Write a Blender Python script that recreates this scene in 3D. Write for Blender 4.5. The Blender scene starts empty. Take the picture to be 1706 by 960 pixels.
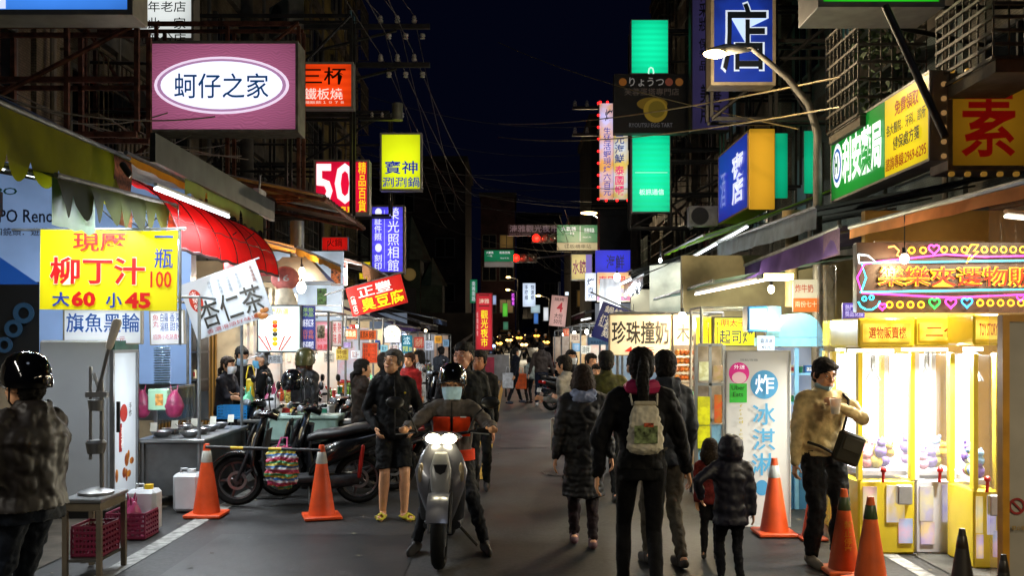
import bpy, math, random
from mathutils import Vector, Matrix, Euler
random.seed(7)
LP = 1.8
PI = math.pi
D = bpy.data; SC = bpy.context.scene; COL = SC.collection
V = Vector
# ---------- camera, world, light, exposure ----------
F = 1600.0; HC = 1.75; VX = 853.0; HY = 567.0
cam = D.cameras.new('camera'); cam.sensor_width = 36; cam.lens = 36 * F / 1706
cam.shift_y = (HY - 480) / 1706; cam.clip_end = 800; cam.clip_start = .1
co = D.objects.new('camera', cam); co.location = (0, 0, HC); co.rotation_euler = (PI / 2, 0, 0)
COL.objects.link(co); SC.camera = co
wd = D.worlds.new('World'); SC.world = wd; wd.use_nodes = True
nt = wd.node_tree; bg = nt.nodes['Background']
sky = nt.nodes.new('ShaderNodeTexSky'); sky.sky_type = 'NISHITA'; sky.sun_disc = False
sky.sun_elevation = math.radians(-6.5); sky.sun_rotation = math.radians(200); sky.altitude = 50
hs = nt.nodes.new('ShaderNodeMix'); hs.data_type = 'RGBA'; hs.inputs[0].default_value = .75
nt.links.new(sky.outputs[0], hs.inputs[6]); hs.inputs[7].default_value = (.007, .011, .046, 1)
nt.links.new(hs.outputs[2], bg.inputs[0]); bg.inputs[1].default_value = .15
sl = D.lights.new('facade_fill', 'SUN'); sl.energy = .09; sl.angle = .2; sl.color = (.7, .8, 1)
so = D.objects.new('facade_fill', sl); so.rotation_euler = (math.radians(35), math.radians(10), 0); COL.objects.link(so)  # weak sun lamp added to lift the dark facades
SC.view_settings.view_transform = 'Standard'; SC.view_settings.look = 'None'
SC.view_settings.exposure = 0; SC.view_settings.gamma = 1
SC.cycles.use_denoising = True; SC.cycles.sample_clamp_indirect = 3; SC.cycles.max_bounces = 6
SC.cycles.transparent_max_bounces = 10

# ---------- helpers ----------
def P(px, py, Y): return V(((px - VX) * Y / F, Y, HC + (HY - py) * Y / F))
def X(px, Y): return (px - VX) * Y / F
def Z(py, Y): return HC + (HY - py) * Y / F
def S(h):
    if not isinstance(h, str): return tuple(h)[:3]
    h = h.lstrip('#'); r = []
    if len(h) == 3: h = ''.join(c * 2 for c in h)
    for i in (0, 2, 4):
        c = int(h[i:i + 2], 16) / 255; r.append(c / 12.92 if c < .04045 else ((c + .055) / 1.055) ** 2.4)
    return tuple(r)
_mats = {}
def mat(col='#808080', rough=.6, metal=0, var=.15, scale=6, bump=.15, alpha=1, kind='', coat=0, bs=None):
    key = (str(col), rough, metal, var, scale, bump, alpha, kind, coat, bs)
    if key in _mats: return _mats[key]
    m = D.materials.new('surface'); m.use_nodes = True; n = m.node_tree; L = n.links
    b = n.nodes['Principled BSDF']; c = S(col)
    b.inputs['Roughness'].default_value = rough; b.inputs['Metallic'].default_value = metal
    if rough >= .7: b.inputs['Specular IOR Level'].default_value = .22
    b.inputs['Alpha'].default_value = alpha; b.inputs['Coat Weight'].default_value = coat
    tc = n.nodes.new('ShaderNodeTexCoord')
    no = n.nodes.new('ShaderNodeTexNoise'); no.inputs['Scale'].default_value = scale; no.inputs['Detail'].default_value = 6
    L.new(tc.outputs['Object'], no.inputs['Vector'])
    rp = n.nodes.new('ShaderNodeMapRange'); rp.inputs[1].default_value = .3; rp.inputs[2].default_value = .7
    rp.inputs[3].default_value = 1 - var * 2; rp.inputs[4].default_value = 1 + var
    L.new(no.outputs[0], rp.inputs[0])
    mx = n.nodes.new('ShaderNodeMix'); mx.data_type = 'RGBA'; mx.blend_type = 'MULTIPLY'; mx.inputs[0].default_value = 1
    mx.inputs[6].default_value = (*c, 1); L.new(rp.outputs[0], mx.inputs[7])
    out = mx.outputs[2]; hgt = no.outputs[0]
    if kind == 'wet': pass
    if kind in ('wave', 'zig', 'corr', 'vstripe', 'hstripe', 'bag', 'plaid'):
        w = n.nodes.new('ShaderNodeTexWave'); w.inputs['Scale'].default_value = bs or 5
        w.bands_direction = {'wave': 'Z', 'zig': 'Z', 'corr': 'Y', 'vstripe': 'X', 'hstripe': 'Z', 'bag': 'Z', 'plaid': 'X'}[kind]
        w.inputs['Distortion'].default_value = {'zig': 3, 'wave': 1.2}.get(kind, .3); w.inputs['Detail Scale'].default_value = 2
        L.new(tc.outputs['Object'], w.inputs['Vector']); hgt = w.outputs[1]
        if kind in ('vstripe', 'hstripe', 'plaid'):
            m2 = n.nodes.new('ShaderNodeMix'); m2.data_type = 'RGBA'; m2.blend_type = 'MULTIPLY'; m2.inputs[0].default_value = .7
            L.new(out, m2.inputs[6]); L.new(w.outputs[0], m2.inputs[7]); out = m2.outputs[2]
        if kind == 'bag':
            cr = n.nodes.new('ShaderNodeValToRGB'); cr.color_ramp.interpolation = 'CONSTANT'
            e = cr.color_ramp.elements; cs = ['#e0407a', '#f0f0f0', '#3080d0', '#e8d040', '#30a060', '#d84040']
            e[0].position = 0; e[0].color = (*S(cs[0]), 1); e[1].position = .17; e[1].color = (*S(cs[1]), 1)
            for i in range(2, 6):
                q = e.new(i * .17); q.color = (*S(cs[i]), 1)
            w.wave_profile = 'SAW'; w.inputs['Distortion'].default_value = 2; L.new(w.outputs[1], cr.inputs[0]); hgt = no.outputs[0]
            m7 = n.nodes.new('ShaderNodeMix'); m7.data_type = 'RGBA'; m7.blend_type = 'MULTIPLY'; m7.inputs[0].default_value = 1; L.new(cr.outputs[0], m7.inputs[6]); m7.inputs[7].default_value = (.5, .5, .5, 1); out = m7.outputs[2]
    if kind == 'tile':
        w = n.nodes.new('ShaderNodeTexBrick'); w.inputs['Scale'].default_value = bs or 8
        w.inputs['Color1'].default_value = (1, 1, 1, 1); w.inputs['Color2'].default_value = (.75, .75, .75, 1); w.inputs['Mortar'].default_value = (.3, .3, .3, 1)
        mp = n.nodes.new('ShaderNodeMapping'); mp.inputs['Rotation'].default_value = (PI / 2, 0, PI / 2)
        sx = n.nodes.new('ShaderNodeSeparateXYZ'); cb = n.nodes.new('ShaderNodeCombineXYZ'); ad = n.nodes.new('ShaderNodeMath')
        L.new(tc.outputs['Object'], sx.inputs[0]); L.new(sx.outputs[0], ad.inputs[0]); L.new(sx.outputs[1], ad.inputs[1])
        L.new(ad.outputs[0], cb.inputs[0]); L.new(sx.outputs[2], cb.inputs[1]); L.new(cb.outputs[0], w.inputs['Vector'])
        m2 = n.nodes.new('ShaderNodeMix'); m2.data_type = 'RGBA'; m2.blend_type = 'MULTIPLY'; m2.inputs[0].default_value = 1
        L.new(out, m2.inputs[6]); L.new(w.outputs[0], m2.inputs[7]); out = m2.outputs[2]
        n.nodes.remove(mp)
    L.new(out, b.inputs['Base Color'])
    if bump:
        bp = n.nodes.new('ShaderNodeBump'); bp.inputs['Strength'].default_value = bump; bp.inputs['Distance'].default_value = .02
        L.new(hgt, bp.inputs['Height']); L.new(bp.outputs[0], b.inputs['Normal'])
    if kind in ('wet',):
        n2 = n.nodes.new('ShaderNodeTexNoise'); n2.inputs['Scale'].default_value = 28; n2.inputs['Detail'].default_value = 3; L.new(tc.outputs['Object'], n2.inputs['Vector'])
        vo = n.nodes.new('ShaderNodeTexVoronoi'); vo.feature = 'DISTANCE_TO_EDGE'; vo.inputs['Scale'].default_value = .55
        nd = n.nodes.new('ShaderNodeVectorMath'); nd.operation = 'MULTIPLY_ADD'; L.new(no.outputs[1], nd.inputs[0]); nd.inputs[1].default_value = (.9, .9, .9); L.new(tc.outputs['Object'], nd.inputs[2]); L.new(nd.outputs[0], vo.inputs['Vector'])
        cr = n.nodes.new('ShaderNodeMapRange'); cr.inputs[1].default_value = 0; cr.inputs[2].default_value = .012; cr.inputs[3].default_value = .35; cr.inputs[4].default_value = 1; L.new(vo.outputs['Distance'], cr.inputs[0])
        gr = n.nodes.new('ShaderNodeMapRange'); gr.inputs[1].default_value = .35; gr.inputs[2].default_value = .65; gr.inputs[3].default_value = .35; gr.inputs[4].default_value = 1.9; L.new(n2.outputs[0], gr.inputs[0])
        m5 = n.nodes.new('ShaderNodeMath'); m5.operation = 'MULTIPLY'; L.new(cr.outputs[0], m5.inputs[0]); L.new(gr.outputs[0], m5.inputs[1])
        m6 = n.nodes.new('ShaderNodeMix'); m6.data_type = 'RGBA'; m6.blend_type = 'MULTIPLY'; m6.inputs[0].default_value = 1; L.new(out, m6.inputs[6]); L.new(m5.outputs[0], m6.inputs[7]); L.new(m6.outputs[2], b.inputs['Base Color'])
        r2 = n.nodes.new('ShaderNodeMapRange'); r2.inputs[3].default_value = rough - .2; r2.inputs[4].default_value = rough + .2
        L.new(no.outputs[0], r2.inputs[0]); L.new(r2.outputs[0], b.inputs['Roughness'])
    _mats[key] = m; return m
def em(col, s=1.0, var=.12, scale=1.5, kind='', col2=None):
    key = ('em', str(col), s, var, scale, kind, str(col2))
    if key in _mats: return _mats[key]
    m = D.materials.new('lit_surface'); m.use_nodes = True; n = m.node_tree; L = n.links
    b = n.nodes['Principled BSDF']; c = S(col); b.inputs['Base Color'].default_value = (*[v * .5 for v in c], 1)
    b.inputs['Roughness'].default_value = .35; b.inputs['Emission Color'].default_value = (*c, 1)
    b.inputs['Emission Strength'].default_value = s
    if var:
        tc = n.nodes.new('ShaderNodeTexCoord'); no = n.nodes.new('ShaderNodeTexNoise')
        no.inputs['Scale'].default_value = scale; no.inputs['Detail'].default_value = 3; L.new(tc.outputs['Object'], no.inputs['Vector'])
        src = no.outputs[0]
        if kind == 'tubes':
            w = n.nodes.new('ShaderNodeTexWave'); w.bands_direction = 'Z'; w.inputs['Scale'].default_value = 2.2; w.inputs['Distortion'].default_value = .4
            L.new(tc.outputs['Object'], w.inputs['Vector']); src = w.outputs[1]
        if kind == 'moire':
            w = n.nodes.new('ShaderNodeTexWave'); w.wave_type = 'RINGS'; w.inputs['Scale'].default_value = 9; w.inputs['Distortion'].default_value = 14
            w.inputs['Detail'].default_value = 1; w.inputs['Detail Scale'].default_value = .6
            L.new(tc.outputs['Object'], w.inputs['Vector']); src = w.outputs[1]
        rp = n.nodes.new('ShaderNodeMapRange'); rp.inputs[1].default_value = .25; rp.inputs[2].default_value = .75
        rp.inputs[3].default_value = s * (1 - var); rp.inputs[4].default_value = s * (1 + var)
        L.new(src, rp.inputs[0])
        # light boxes are brightest over their tubes, dimmer towards the frame
        vs = n.nodes.new('ShaderNodeVectorMath'); vs.operation = 'DISTANCE'; vs.inputs[1].default_value = (.5, .5, .5); L.new(tc.outputs['Generated'], vs.inputs[0])
        r4 = n.nodes.new('ShaderNodeMapRange'); r4.inputs[1].default_value = .5; r4.inputs[2].default_value = .87; r4.inputs[3].default_value = 1.28; r4.inputs[4].default_value = .62
        L.new(vs.outputs['Value'], r4.inputs[0]); mu = n.nodes.new('ShaderNodeMath'); mu.operation = 'MULTIPLY'
        L.new(rp.outputs[0], mu.inputs[0]); L.new(r4.outputs[0], mu.inputs[1]); L.new(mu.outputs[0], b.inputs['Emission Strength'])
        if col2:
            mx = n.nodes.new('ShaderNodeMix'); mx.data_type = 'RGBA'; mx.inputs[6].default_value = (*c, 1); mx.inputs[7].default_value = (*S(col2), 1)
            r3 = n.nodes.new('ShaderNodeMapRange'); r3.inputs[1].default_value = .4; r3.inputs[2].default_value = .6
            L.new(no.outputs[0], r3.inputs[0]); L.new(r3.outputs[0], mx.inputs[0])
            L.new(mx.outputs[2], b.inputs['Emission Color'])
    _mats[key] = m; return m

class MB:
    def __init__(s): s.v = []; s.f = []; s.k = []
    def add(s, vs, fs):
        o = len(s.v); s.k.append((o, len(s.f))); s.v += [tuple(q) for q in vs]; s.f += [tuple(i + o for i in q) for q in fs]; return s
    def box(s, c, d, rz=0, M=None, ch=0):
        x, y, z = [k / 2 for k in d]
        if ch:
            h = min(ch, x * .49, y * .49, z * .49)
            vs = [(sx * (x - (a != 0) * h), sy * (y - (a != 1) * h), sz * (z - (a != 2) * h)) for sx in (-1, 1) for sy in (-1, 1) for sz in (-1, 1) for a in range(3)]
            id = lambda sx, sy, sz, a: ((sx > 0) * 4 + (sy > 0) * 2 + (sz > 0)) * 3 + a
            fs = []
            for sg in (-1, 1):
                # a: 0 -> vertex on x face (full x)
                fx = [id(sg, -1, -1, 0), id(sg, 1, -1, 0), id(sg, 1, 1, 0), id(sg, -1, 1, 0)]
                fy = [id(-1, sg, -1, 1), id(-1, sg, 1, 1), id(1, sg, 1, 1), id(1, sg, -1, 1)]
                fz = [id(-1, -1, sg, 2), id(1, -1, sg, 2), id(1, 1, sg, 2), id(-1, 1, sg, 2)]
                for q in (fx, fy, fz): fs.append(q if sg > 0 else q[::-1])
            for a in (-1, 1):
                for b in (-1, 1):
                    fs.append((id(a, b, -1, 0), id(a, b, 1, 0), id(a, b, 1, 1), id(a, b, -1, 1)))
                    fs.append((id(a, -1, b, 0), id(a, 1, b, 0), id(a, 1, b, 2), id(a, -1, b, 2)))
                    fs.append((id(-1, a, b, 1), id(1, a, b, 1), id(1, a, b, 2), id(-1, a, b, 2)))
                    for e in (-1, 1): fs.append((id(a, b, e, 0), id(a, b, e, 1), id(a, b, e, 2)))
        else:
            vs = [(sx * x, sy * y, sz * z) for sx in (-1, 1) for sy in (-1, 1) for sz in (-1, 1)]
            fs = [(0, 1, 3, 2), (4, 6, 7, 5), (0, 4, 5, 1), (2, 3, 7, 6), (0, 2, 6, 4), (1, 5, 7, 3)]
        R = M or Matrix.Rotation(rz, 3, 'Z')
        return s.add([R @ V(q) + V(c) for q in vs], fs)
    def limb(s, pts, rad, n=12, up=None, flat=False):
        pts = [V(p) for p in pts]; m = len(pts)
        rr = [(r, r) if not isinstance(r, (tuple, list)) else r for r in rad]
        ups = V(up or (0, 1, 0)); rings = []
        for i, p in enumerate(pts):
            d = (pts[min(i + 1, m - 1)] - pts[max(i - 1, 0)])
            d = d.normalized() if d.length > 1e-7 else V((0, 0, 1))
            u = ups if abs(d.dot(ups.normalized())) < .95 else V((1, 0, 0))
            a = u.cross(d).normalized(); b = d.cross(a).normalized()
            ra, rb = rr[i]
            if i == 0 and not flat:
                q = min(ra, rb)
                for off, k in ((-.85, .5), (-.5, .86)): rings.append((p + d * q * off, a * ra * k, b * rb * k))
            rings.append((p, a * ra, b * rb))
            if i == m - 1 and not flat:
                q = min(ra, rb)
                for off, k in ((.5, .86), (.85, .5)): rings.append((p + d * q * off, a * ra * k, b * rb * k))
        vs = []; fs = []
        for c, a, b in rings:
            for j in range(n):
                t = 2 * PI * j / n; vs.append(c + a * math.cos(t) + b * math.sin(t))
        R = len(rings)
        for i in range(R - 1):
            for j in range(n):
                k = (j + 1) % n; fs.append((i * n + j, i * n + k, (i + 1) * n + k, (i + 1) * n + j))
        fs.append(tuple(range(n))[::-1]); fs.append(tuple((R - 1) * n + j for j in range(n)))
        return s.add(vs, fs)
    def cyl(s, p0, p1, r0, r1=None, n=12): return s.limb([p0, p1], [r0, r1 if r1 is not None else r0], n, flat=True)
    def ell(s, c, r, M=None, nu=14, nv=9):
        if not isinstance(r, (tuple, list)): r = (r, r, r)
        vs = []; fs = []; c = V(c)
        for i in range(1, nv):
            t = PI * i / nv
            for j in range(nu):
                p = 2 * PI * j / nu; q = V((r[0] * math.sin(t) * math.cos(p), r[1] * math.sin(t) * math.sin(p), r[2] * math.cos(t)))
                vs.append(c + (M @ q if M else q))
        tp = V((0, 0, r[2])); vs.append(c + (M @ tp if M else tp)); vs.append(c - (M @ tp if M else tp))
        T = len(vs) - 2
        for i in range(nv - 2):
            for j in range(nu):
                k = (j + 1) % nu; fs.append((i * nu + j, (i + 1) * nu + j, (i + 1) * nu + k, i * nu + k))
        for j in range(nu):
            k = (j + 1) % nu; fs.append((T, j, k)); fs.append((T + 1, (nv - 2) * nu + k, (nv - 2) * nu + j))
        return s.add(vs, fs)
    def lathe(s, prof, c=(0, 0, 0), n=20, M=None, a0=0, a1=2 * PI):
        c = V(c); vs = []; fs = []; full = abs(a1 - a0 - 2 * PI) < 1e-4; k = n if full else n + 1
        for r, z in prof:
            for j in range(k):
                t = a0 + (a1 - a0) * j / n; q = V((r * math.cos(t), r * math.sin(t), z)); vs.append(c + (M @ q if M else q))
        for i in range(len(prof) - 1):
            for j in range(n):
                l = (j + 1) % k; fs.append((i * k + j, i * k + l, (i + 1) * k + l, (i + 1) * k + j))
        return s.add(vs, fs)
    def poly(s, pts, t, axis=1):
        "extrude outline (a,b) by thickness t along axis 0/1/2, centred"
        n = len(pts); vs = []
        for e in (-t / 2, t / 2):
            for a, b in pts: vs.append({0: (e, a, b), 1: (a, e, b), 2: (a, b, e)}[axis])
        fs = [tuple(range(n)), tuple(range(n, 2 * n))[::-1]]
        for i in range(n): fs.append((i, i + n, (i + 1) % n + n, (i + 1) % n))
        return s.add(vs, fs)
    def loft(s, rings, cap=True):
        n = len(rings[0]); vs = [q for r in rings for q in r]; fs = []
        for i in range(len(rings) - 1):
            for j in range(n):
                k = (j + 1) % n; fs.append((i * n + j, i * n + k, (i + 1) * n + k, (i + 1) * n + j))
        if cap: fs.append(tuple(range(n))[::-1]); fs.append(tuple((len(rings) - 1) * n + j for j in range(n)))
        return s.add(vs, fs)
    def grid(s, fn, nu, nv):
        vs = [fn(i / nu, j / nv) for j in range(nv + 1) for i in range(nu + 1)]; w = nu + 1
        return s.add(vs, [(j * w + i, j * w + i + 1, (j + 1) * w + i + 1, (j + 1) * w + i) for j in range(nv) for i in range(nu)])
    def tube(s, pts, r, n=6): return s.limb(pts, [r] * len(pts), n, flat=True)
    def build(s, name, m, parent=None, world=False, smooth=True, angle=True):
        vs = s.v
        if world and parent is not None:
            o = V((0, 0, 0)); q = parent
            while q is not None: o += q.location; q = q.parent
            vs = [(a - o.x, b - o.y, c - o.z) for a, b, c in vs]
        me = D.meshes.new(name); me.from_pydata(vs, [], s.f)
        if m: me.materials.append(m)
        if smooth:
            me.polygons.foreach_set('use_smooth', [True] * len(me.polygons)); me.update()
            if angle: me.set_sharp_from_angle(angle=.7)
        return link(name, me, parent)
def each(mb, name, m, parent=None, world=False):
    "every primitive of the builder becomes a part of its own"
    k = mb.k + [(len(mb.v), len(mb.f))]; r = []
    for (v0, f0), (v1, f1) in zip(k, k[1:]):
        b = MB(); b.v = mb.v[v0:v1]; b.f = [tuple(i - v0 for i in f) for f in mb.f[f0:f1]]; r.append(b.build(name, m, parent, world))
    return r
def link(name, data, parent=None):
    o = D.objects.new(name, data); COL.objects.link(o)
    if parent is not None: o.parent = parent
    return o
def tag(o, label=None, cat=None, group=None, kind=None):
    if label: o['label'] = label
    if cat: o['category'] = cat
    if group: o['group'] = group
    if kind: o['kind'] = kind
    return o
def thing(name, label, cat, loc=(0, 0, 0), rz=0, group=None, scale=1):
    o = link(name, None); o.location = loc; o.rotation_euler = (0, 0, rz); o.scale = (scale,) * 3
    return tag(o, label, cat, group)
def one(mb, name, m, label, cat, group=None, loc=None, world=True, rz=0):
    "a thing that is a single mesh; its origin at loc"
    if loc is None:
        xs = [q[0] for q in mb.v]; ys = [q[1] for q in mb.v]; zs = [q[2] for q in mb.v]
        loc = ((min(xs) + max(xs)) / 2, (min(ys) + max(ys)) / 2, min(zs))
    if world: mb.v = [(a - loc[0], b - loc[1], c - loc[2]) for a, b, c in mb.v]
    o = mb.build(name, m); o.location = loc; o.rotation_euler = (0, 0, rz)
    return tag(o, label, cat, group)
def dup(o, parent=None, loc=None, rz=None, label=None, group=None, swap=None):
    c = o.copy(); COL.objects.link(c); c.parent = parent
    for ch in o.children: dup(ch, c, swap=swap)
    if swap and c.type == 'MESH':
        for i, sl_ in enumerate(c.material_slots):
            if sl_.material in swap:
                sl_.link = 'OBJECT'; sl_.material = swap[sl_.material]
    if loc is not None: c.location = loc
    if rz is not None: c.rotation_euler = (0, 0, rz)
    if label: c['label'] = label
    if group: c['group'] = group
    return c
_fit = []
def text(parent, s, c, w, h, m, bold=0, rot=(PI / 2, 0, 0), name='lettering', ext=.001, spin=0, neon=0, label=None):
    cu = D.curves.new(name, 'FONT'); cu.body = s; cu.offset = bold; cu.extrude = 0 if neon else ext; cu.align_x = 'CENTER'
    cu.resolution_u = 2; cu.space_line = 1.0
    if neon: cu.fill_mode = 'NONE'; cu.bevel_depth = neon; cu.bevel_resolution = 1
    cu.materials.append(m)
    cu.bevel_depth = cu.bevel_depth
    o = link(name, cu, parent); o.rotation_euler = rot
    if spin: o.rotation_euler = (Euler(rot).to_matrix() @ Matrix.Rotation(spin, 3, 'Z')).to_euler()
    _fit.append((o, V(c), w, h)); return o
def fit_texts():
    bpy.context.view_layer.update(); dg = bpy.context.evaluated_depsgraph_get()
    todo = [(o, c, w, h, D.meshes.new_from_object(o.evaluated_get(dg))) for o, c, w, h in _fit]
    for o, c, w, h, me in todo:
        xs = [v.co.x for v in me.vertices]; ys = [v.co.y for v in me.vertices]
        sx = w / max(max(xs) - min(xs), 1e-3); sy = h / max(max(ys) - min(ys), 1e-3)
        mx, my = (max(xs) + min(xs)) / 2, (max(ys) + min(ys)) / 2
        for v in me.vertices: v.co = ((v.co.x - mx) * sx, (v.co.y - my) * sy, v.co.z)
        n = link('tmp', me, o.parent); n.location = c; n.rotation_euler = o.rotation_euler
        cu = o.data; D.objects.remove(o, do_unlink=True); D.curves.remove(cu); n.name = 'lettering'; me.name = 'lettering'
def lamp(parent, loc, power, col=(1, 1, 1), kind='POINT', size=.1, sy=None, rot=None, name='light'):
    l = D.lights.new(name, kind); l.energy = power * LP; l.color = col
    if kind == 'POINT': l.shadow_soft_size = size
    if kind == 'AREA':
        l.shape = 'RECTANGLE' if sy else 'SQUARE'; l.size = size
        if sy: l.size_y = sy
    o = link(name, l, parent); o.location = loc
    if rot: o.rotation_euler = rot
    return o
def catenary(a, b, sag, n=14):
    a, b = V(a), V(b); return [a.lerp(b, t / n) - V((0, 0, sag * 4 * (t / n) * (1 - t / n))) for t in range(n + 1)]
COOL = (.86, .94, 1); WARM = (1, .72, .4); NEUT = (1, .93, .8)
STEEL = mat('#9a9c9e', .35, .9, .1, 4, .05); DKSTEEL = mat('#3c3b3a', .5, .7, .2, 5, .2); RUST = mat('#5e3c30', .8, .3, .35, 9, .4)
WHITEP = mat('#d8d8d6', .45, 0, .06, 4, .05); BLACKP = mat('#101010', .4, 0, .1, 5, .08); RUBBER = mat('#0c0c0c', .8, 0, .1, 12, .3)
GALV = mat('#7b7f82', .5, .6, .2, 7, .15)
# ---------- ground ----------
g = MB().grid(lambda u, v: ((u - .5) * 500, -20 + v * 520, 0), 4, 4)
tag(g.build('ground', mat('#3a3833', .9, 0, .25, .8, .3)), kind='structure')
asph = mat((.014, .0135, .0135), .58, 0, .4, .9, .5, kind='wet')
def sheet(name, x0, x1, y0, y1, z, m):
    return tag(MB().add([(x0, y0, z), (x1, y0, z), (x1, y1, z), (x0, y1, z)], [(0, 1, 2, 3)]).build(name, m), kind='structure')
sheet('road', -3.75, 3.3, -3, 54, .004, asph)
sheet('cross_road', -60, 60, 42, 54, .008, asph)
tag(MB().add([(-7, 54, .006), (7, 54, .006), (9, 140, 3.3), (-9, 140, 3.3)], [(0, 1, 2, 3)]).build('far_road', asph), kind='structure')
sheet('pavement', -6.6, -3.6, -3, 40, .012, mat('#4a443c', .8, 0, .35, 3, .5))
sheet('pavement', 3.25, 6.4, -3, 41, .012, mat('#4b4a46', .8, 0, .3, 3, .5))
ylw = mat('#c9a01e', .6, 0, .3, 14, .2); wht = mat('#8e8e8a', .6, 0, .35, 14, .2)
sheet('lane_marking', -.62, -.52, 12, 41, .012, ylw); sheet('lane_marking', -.42, -.32, 12, 41, .012, ylw)
sheet('edge_marking', -3.08, -2.93, 4, 40, .010, wht)
sheet('edge_marking', 3.0, 3.12, 4, 40, .010, wht)
sheet('stop_marking', -.2, 3.0, 39.2, 39.6, .012, wht)
for i in range(9): sheet('crossing_marking', -2.9 + i * .72, -2.5 + i * .72, 37.0, 38.6, .012, wht)
sheet('asphalt_patch', -.2, 2.6, 15.5, 19.5, .010, mat((.021, .021, .022), .55, 0, .3, 3, .4))
sheet('asphalt_patch', -2.6, -.8, 6.8, 8.6, .010, mat((.012, .012, .0125), .5, 0, .3, 3, .4))
mh = MB().lathe([(0, .016), (.33, .016), (.36, .014), (.38, .011)], (.75, 12.6, 0), 24)
one(mh, 'manhole_cover', mat('#2b2a29', .5, .7, .3, 40, .6), 'round dark iron manhole cover in the asphalt ahead of the walkers', 'manhole cover')

# ---------- facades ----------
GLASSD = mat('#0e1216', .12, 0, .3, 2, .03); GLASSL = em('#b08a4a', .12, .3, 3); GLASSM = em('#5d7f82', .10, .4, 4)
def window(b, side, x, y, z, w, h, pane=None):
    m = MB(); t = .07
    for dy, dz, ww, hh in ((0, h / 2, w, t), (0, -h / 2, w, t), (-w / 2, 0, t, h + t), (w / 2, 0, t, h + t), (0, 0, t * .7, h)):
        m.box((x, y + dy, z + dz), (.12, ww, hh))
    f = m.build('window', mat('#5a5a55', .5, .5, .2, 5), b, True)
    MB().box((x - side * .0, y, z), (.02, w - .05, h - .05)).build('pane', pane or GLASSD, f, True)
    return f
def cage(b, side, x, y, z, w, h, d, col='#4c4a44'):
    m = MB(); xs = x - side * d
    n = int(w / .16)
    for i in range(n + 1): yy = y - w / 2 + w * i / n; m.cyl((xs, yy, z - h / 2), (xs, yy, z + h / 2), .012, n=4)
    for k in range(5):
        zz = z - h / 2 + h * k / 4
        m.box((xs, y, zz), (.03, w, .03))
        for e in (-1, 1): m.box(((x + xs) / 2, y + e * w / 2, zz), (d, .03, .03))
    k = int(d / .14) + 1
    for e in (-1, 1):
        for i in range(k): m.cyl((xs + side * d * i / k, y + e * w / 2, z - h / 2), (xs + side * d * i / k, y + e * w / 2, z + h / 2), .012, n=4)
    m.build('window_grille', mat(col, .7, .3, .3), b, True)
def building(label, side, y0, y1, h, col, floors=None, kind='tile', xw=None, depth=9, bay=2.6, seed=0, z0=3.3):
    rnd = random.Random(seed); xw = xw or side * 6.5; yc = (y0 + y1) / 2
    b = thing('apartment_building', label, 'building', (xw + side * depth / 2, yc, 0), group='old apartment blocks lining the market street')
    wm = mat(tuple(round(min(1, c * 1.7), 3) for c in S(col)), .8, 0, .35, 1.2, .3, kind=kind, bs=7)
    MB().box((xw + side * depth / 2, yc, (h + z0) / 2), (depth, y1 - y0 - .06, h - z0)).build('wall', wm, b, True, smooth=False)
    MB().box((xw + side * (depth / 2 + .6), yc, z0 / 2), (depth - 1.2, y1 - y0 - .1, z0 - .02)).build('shopfront', mat('#8f8878', .7, 0, .2, 2, .1), b, True)
    m = MB()
    z = z0
    while z < h - 1:
        m.box((xw - side * .06, yc, z + .15), (.16, y1 - y0 - .04, .3)); z += 3.1
    each(m, 'floor_band', mat('#57524a', .85, 0, .35, 2, .3), b, True)
    n = max(1, int((y1 - y0) / bay)); z = z0 + 1.75
    while z < h - .8:
        for i in range(n):
            y = y0 + (i + .5) * (y1 - y0) / n
            if rnd.random() < .08: continue
            w_ = min(1.7, (y1 - y0) / n * .7)
            window(b, side, xw - side * .03, y, z, w_, 1.45, rnd.choice([GLASSD, GLASSD, GLASSD, GLASSM, GLASSD, GLASSD]))
            if rnd.random() < .45: cage(b, side, xw, y, z - .05, w_ + .3, 1.9, .55, rnd.choice(['#4c4a44', '#5c5547', '#3f4644']))
            elif rnd.random() < .5:
                mm = MB().box((xw - side * .35, y, z + .95), (.75, w_ + .5, .04), M=Matrix.Rotation(side * -.25, 3, 'Y'))
                mm.build('window_canopy', mat('#3b4240', .6, .3, .3), b, True)
        z += 3.1
    m = MB()
    for i in range(int((y1 - y0) / 2.2) + 1):
        y = y0 + .25 + i * 2.2 + rnd.uniform(-.2, .2)
        if y < y1 - .1: m.cyl((xw - side * .12, y, z0), (xw - side * .12, y, h - .3), .045, n=8)
    each(m, 'drain_pipe', mat('#6b655a', .6, .1, .3, 3), b, True)
    MB().box((xw + side * depth / 2, yc, h + .25), (depth + .3, y1 - y0 - .05, .5)).build('parapet', mat('#4d483f', .9, 0, .3, 1.5, .3), b, True)
    return b
building('brown tiled block behind the green awning at the left edge', -1, 4.5, 13, 17, '#5a5044', seed=1)
building('grey block with steel brackets behind the pink oval sign', -1, 13.1, 20, 19, '#62594c', seed=2)
building('narrow block with many drain pipes behind the orange three-cup sign', -1, 20.1, 30, 18, '#5d5240', seed=3)
building('yellowish block ending the left row beside the dark sky', -1, 30.1, 40.5, 20, '#6b6138', seed=4)
building('block with barred balconies above the green pharmacy sign', 1, 4.5, 13.5, 17, '#5b584e', xw=6.4, seed=5)
building('block behind the blue shop sign and the lamp post', 1, 13.6, 22, 18, '#4f5654', xw=6.4, seed=6)
building('block behind the two turquoise light boxes', 1, 22.1, 32, 18, '#565246', xw=6.2, seed=8)
building('last block on the right before the crossing', 1, 32.1, 41, 17, '#524e44', xw=6.0, seed=9)
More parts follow.
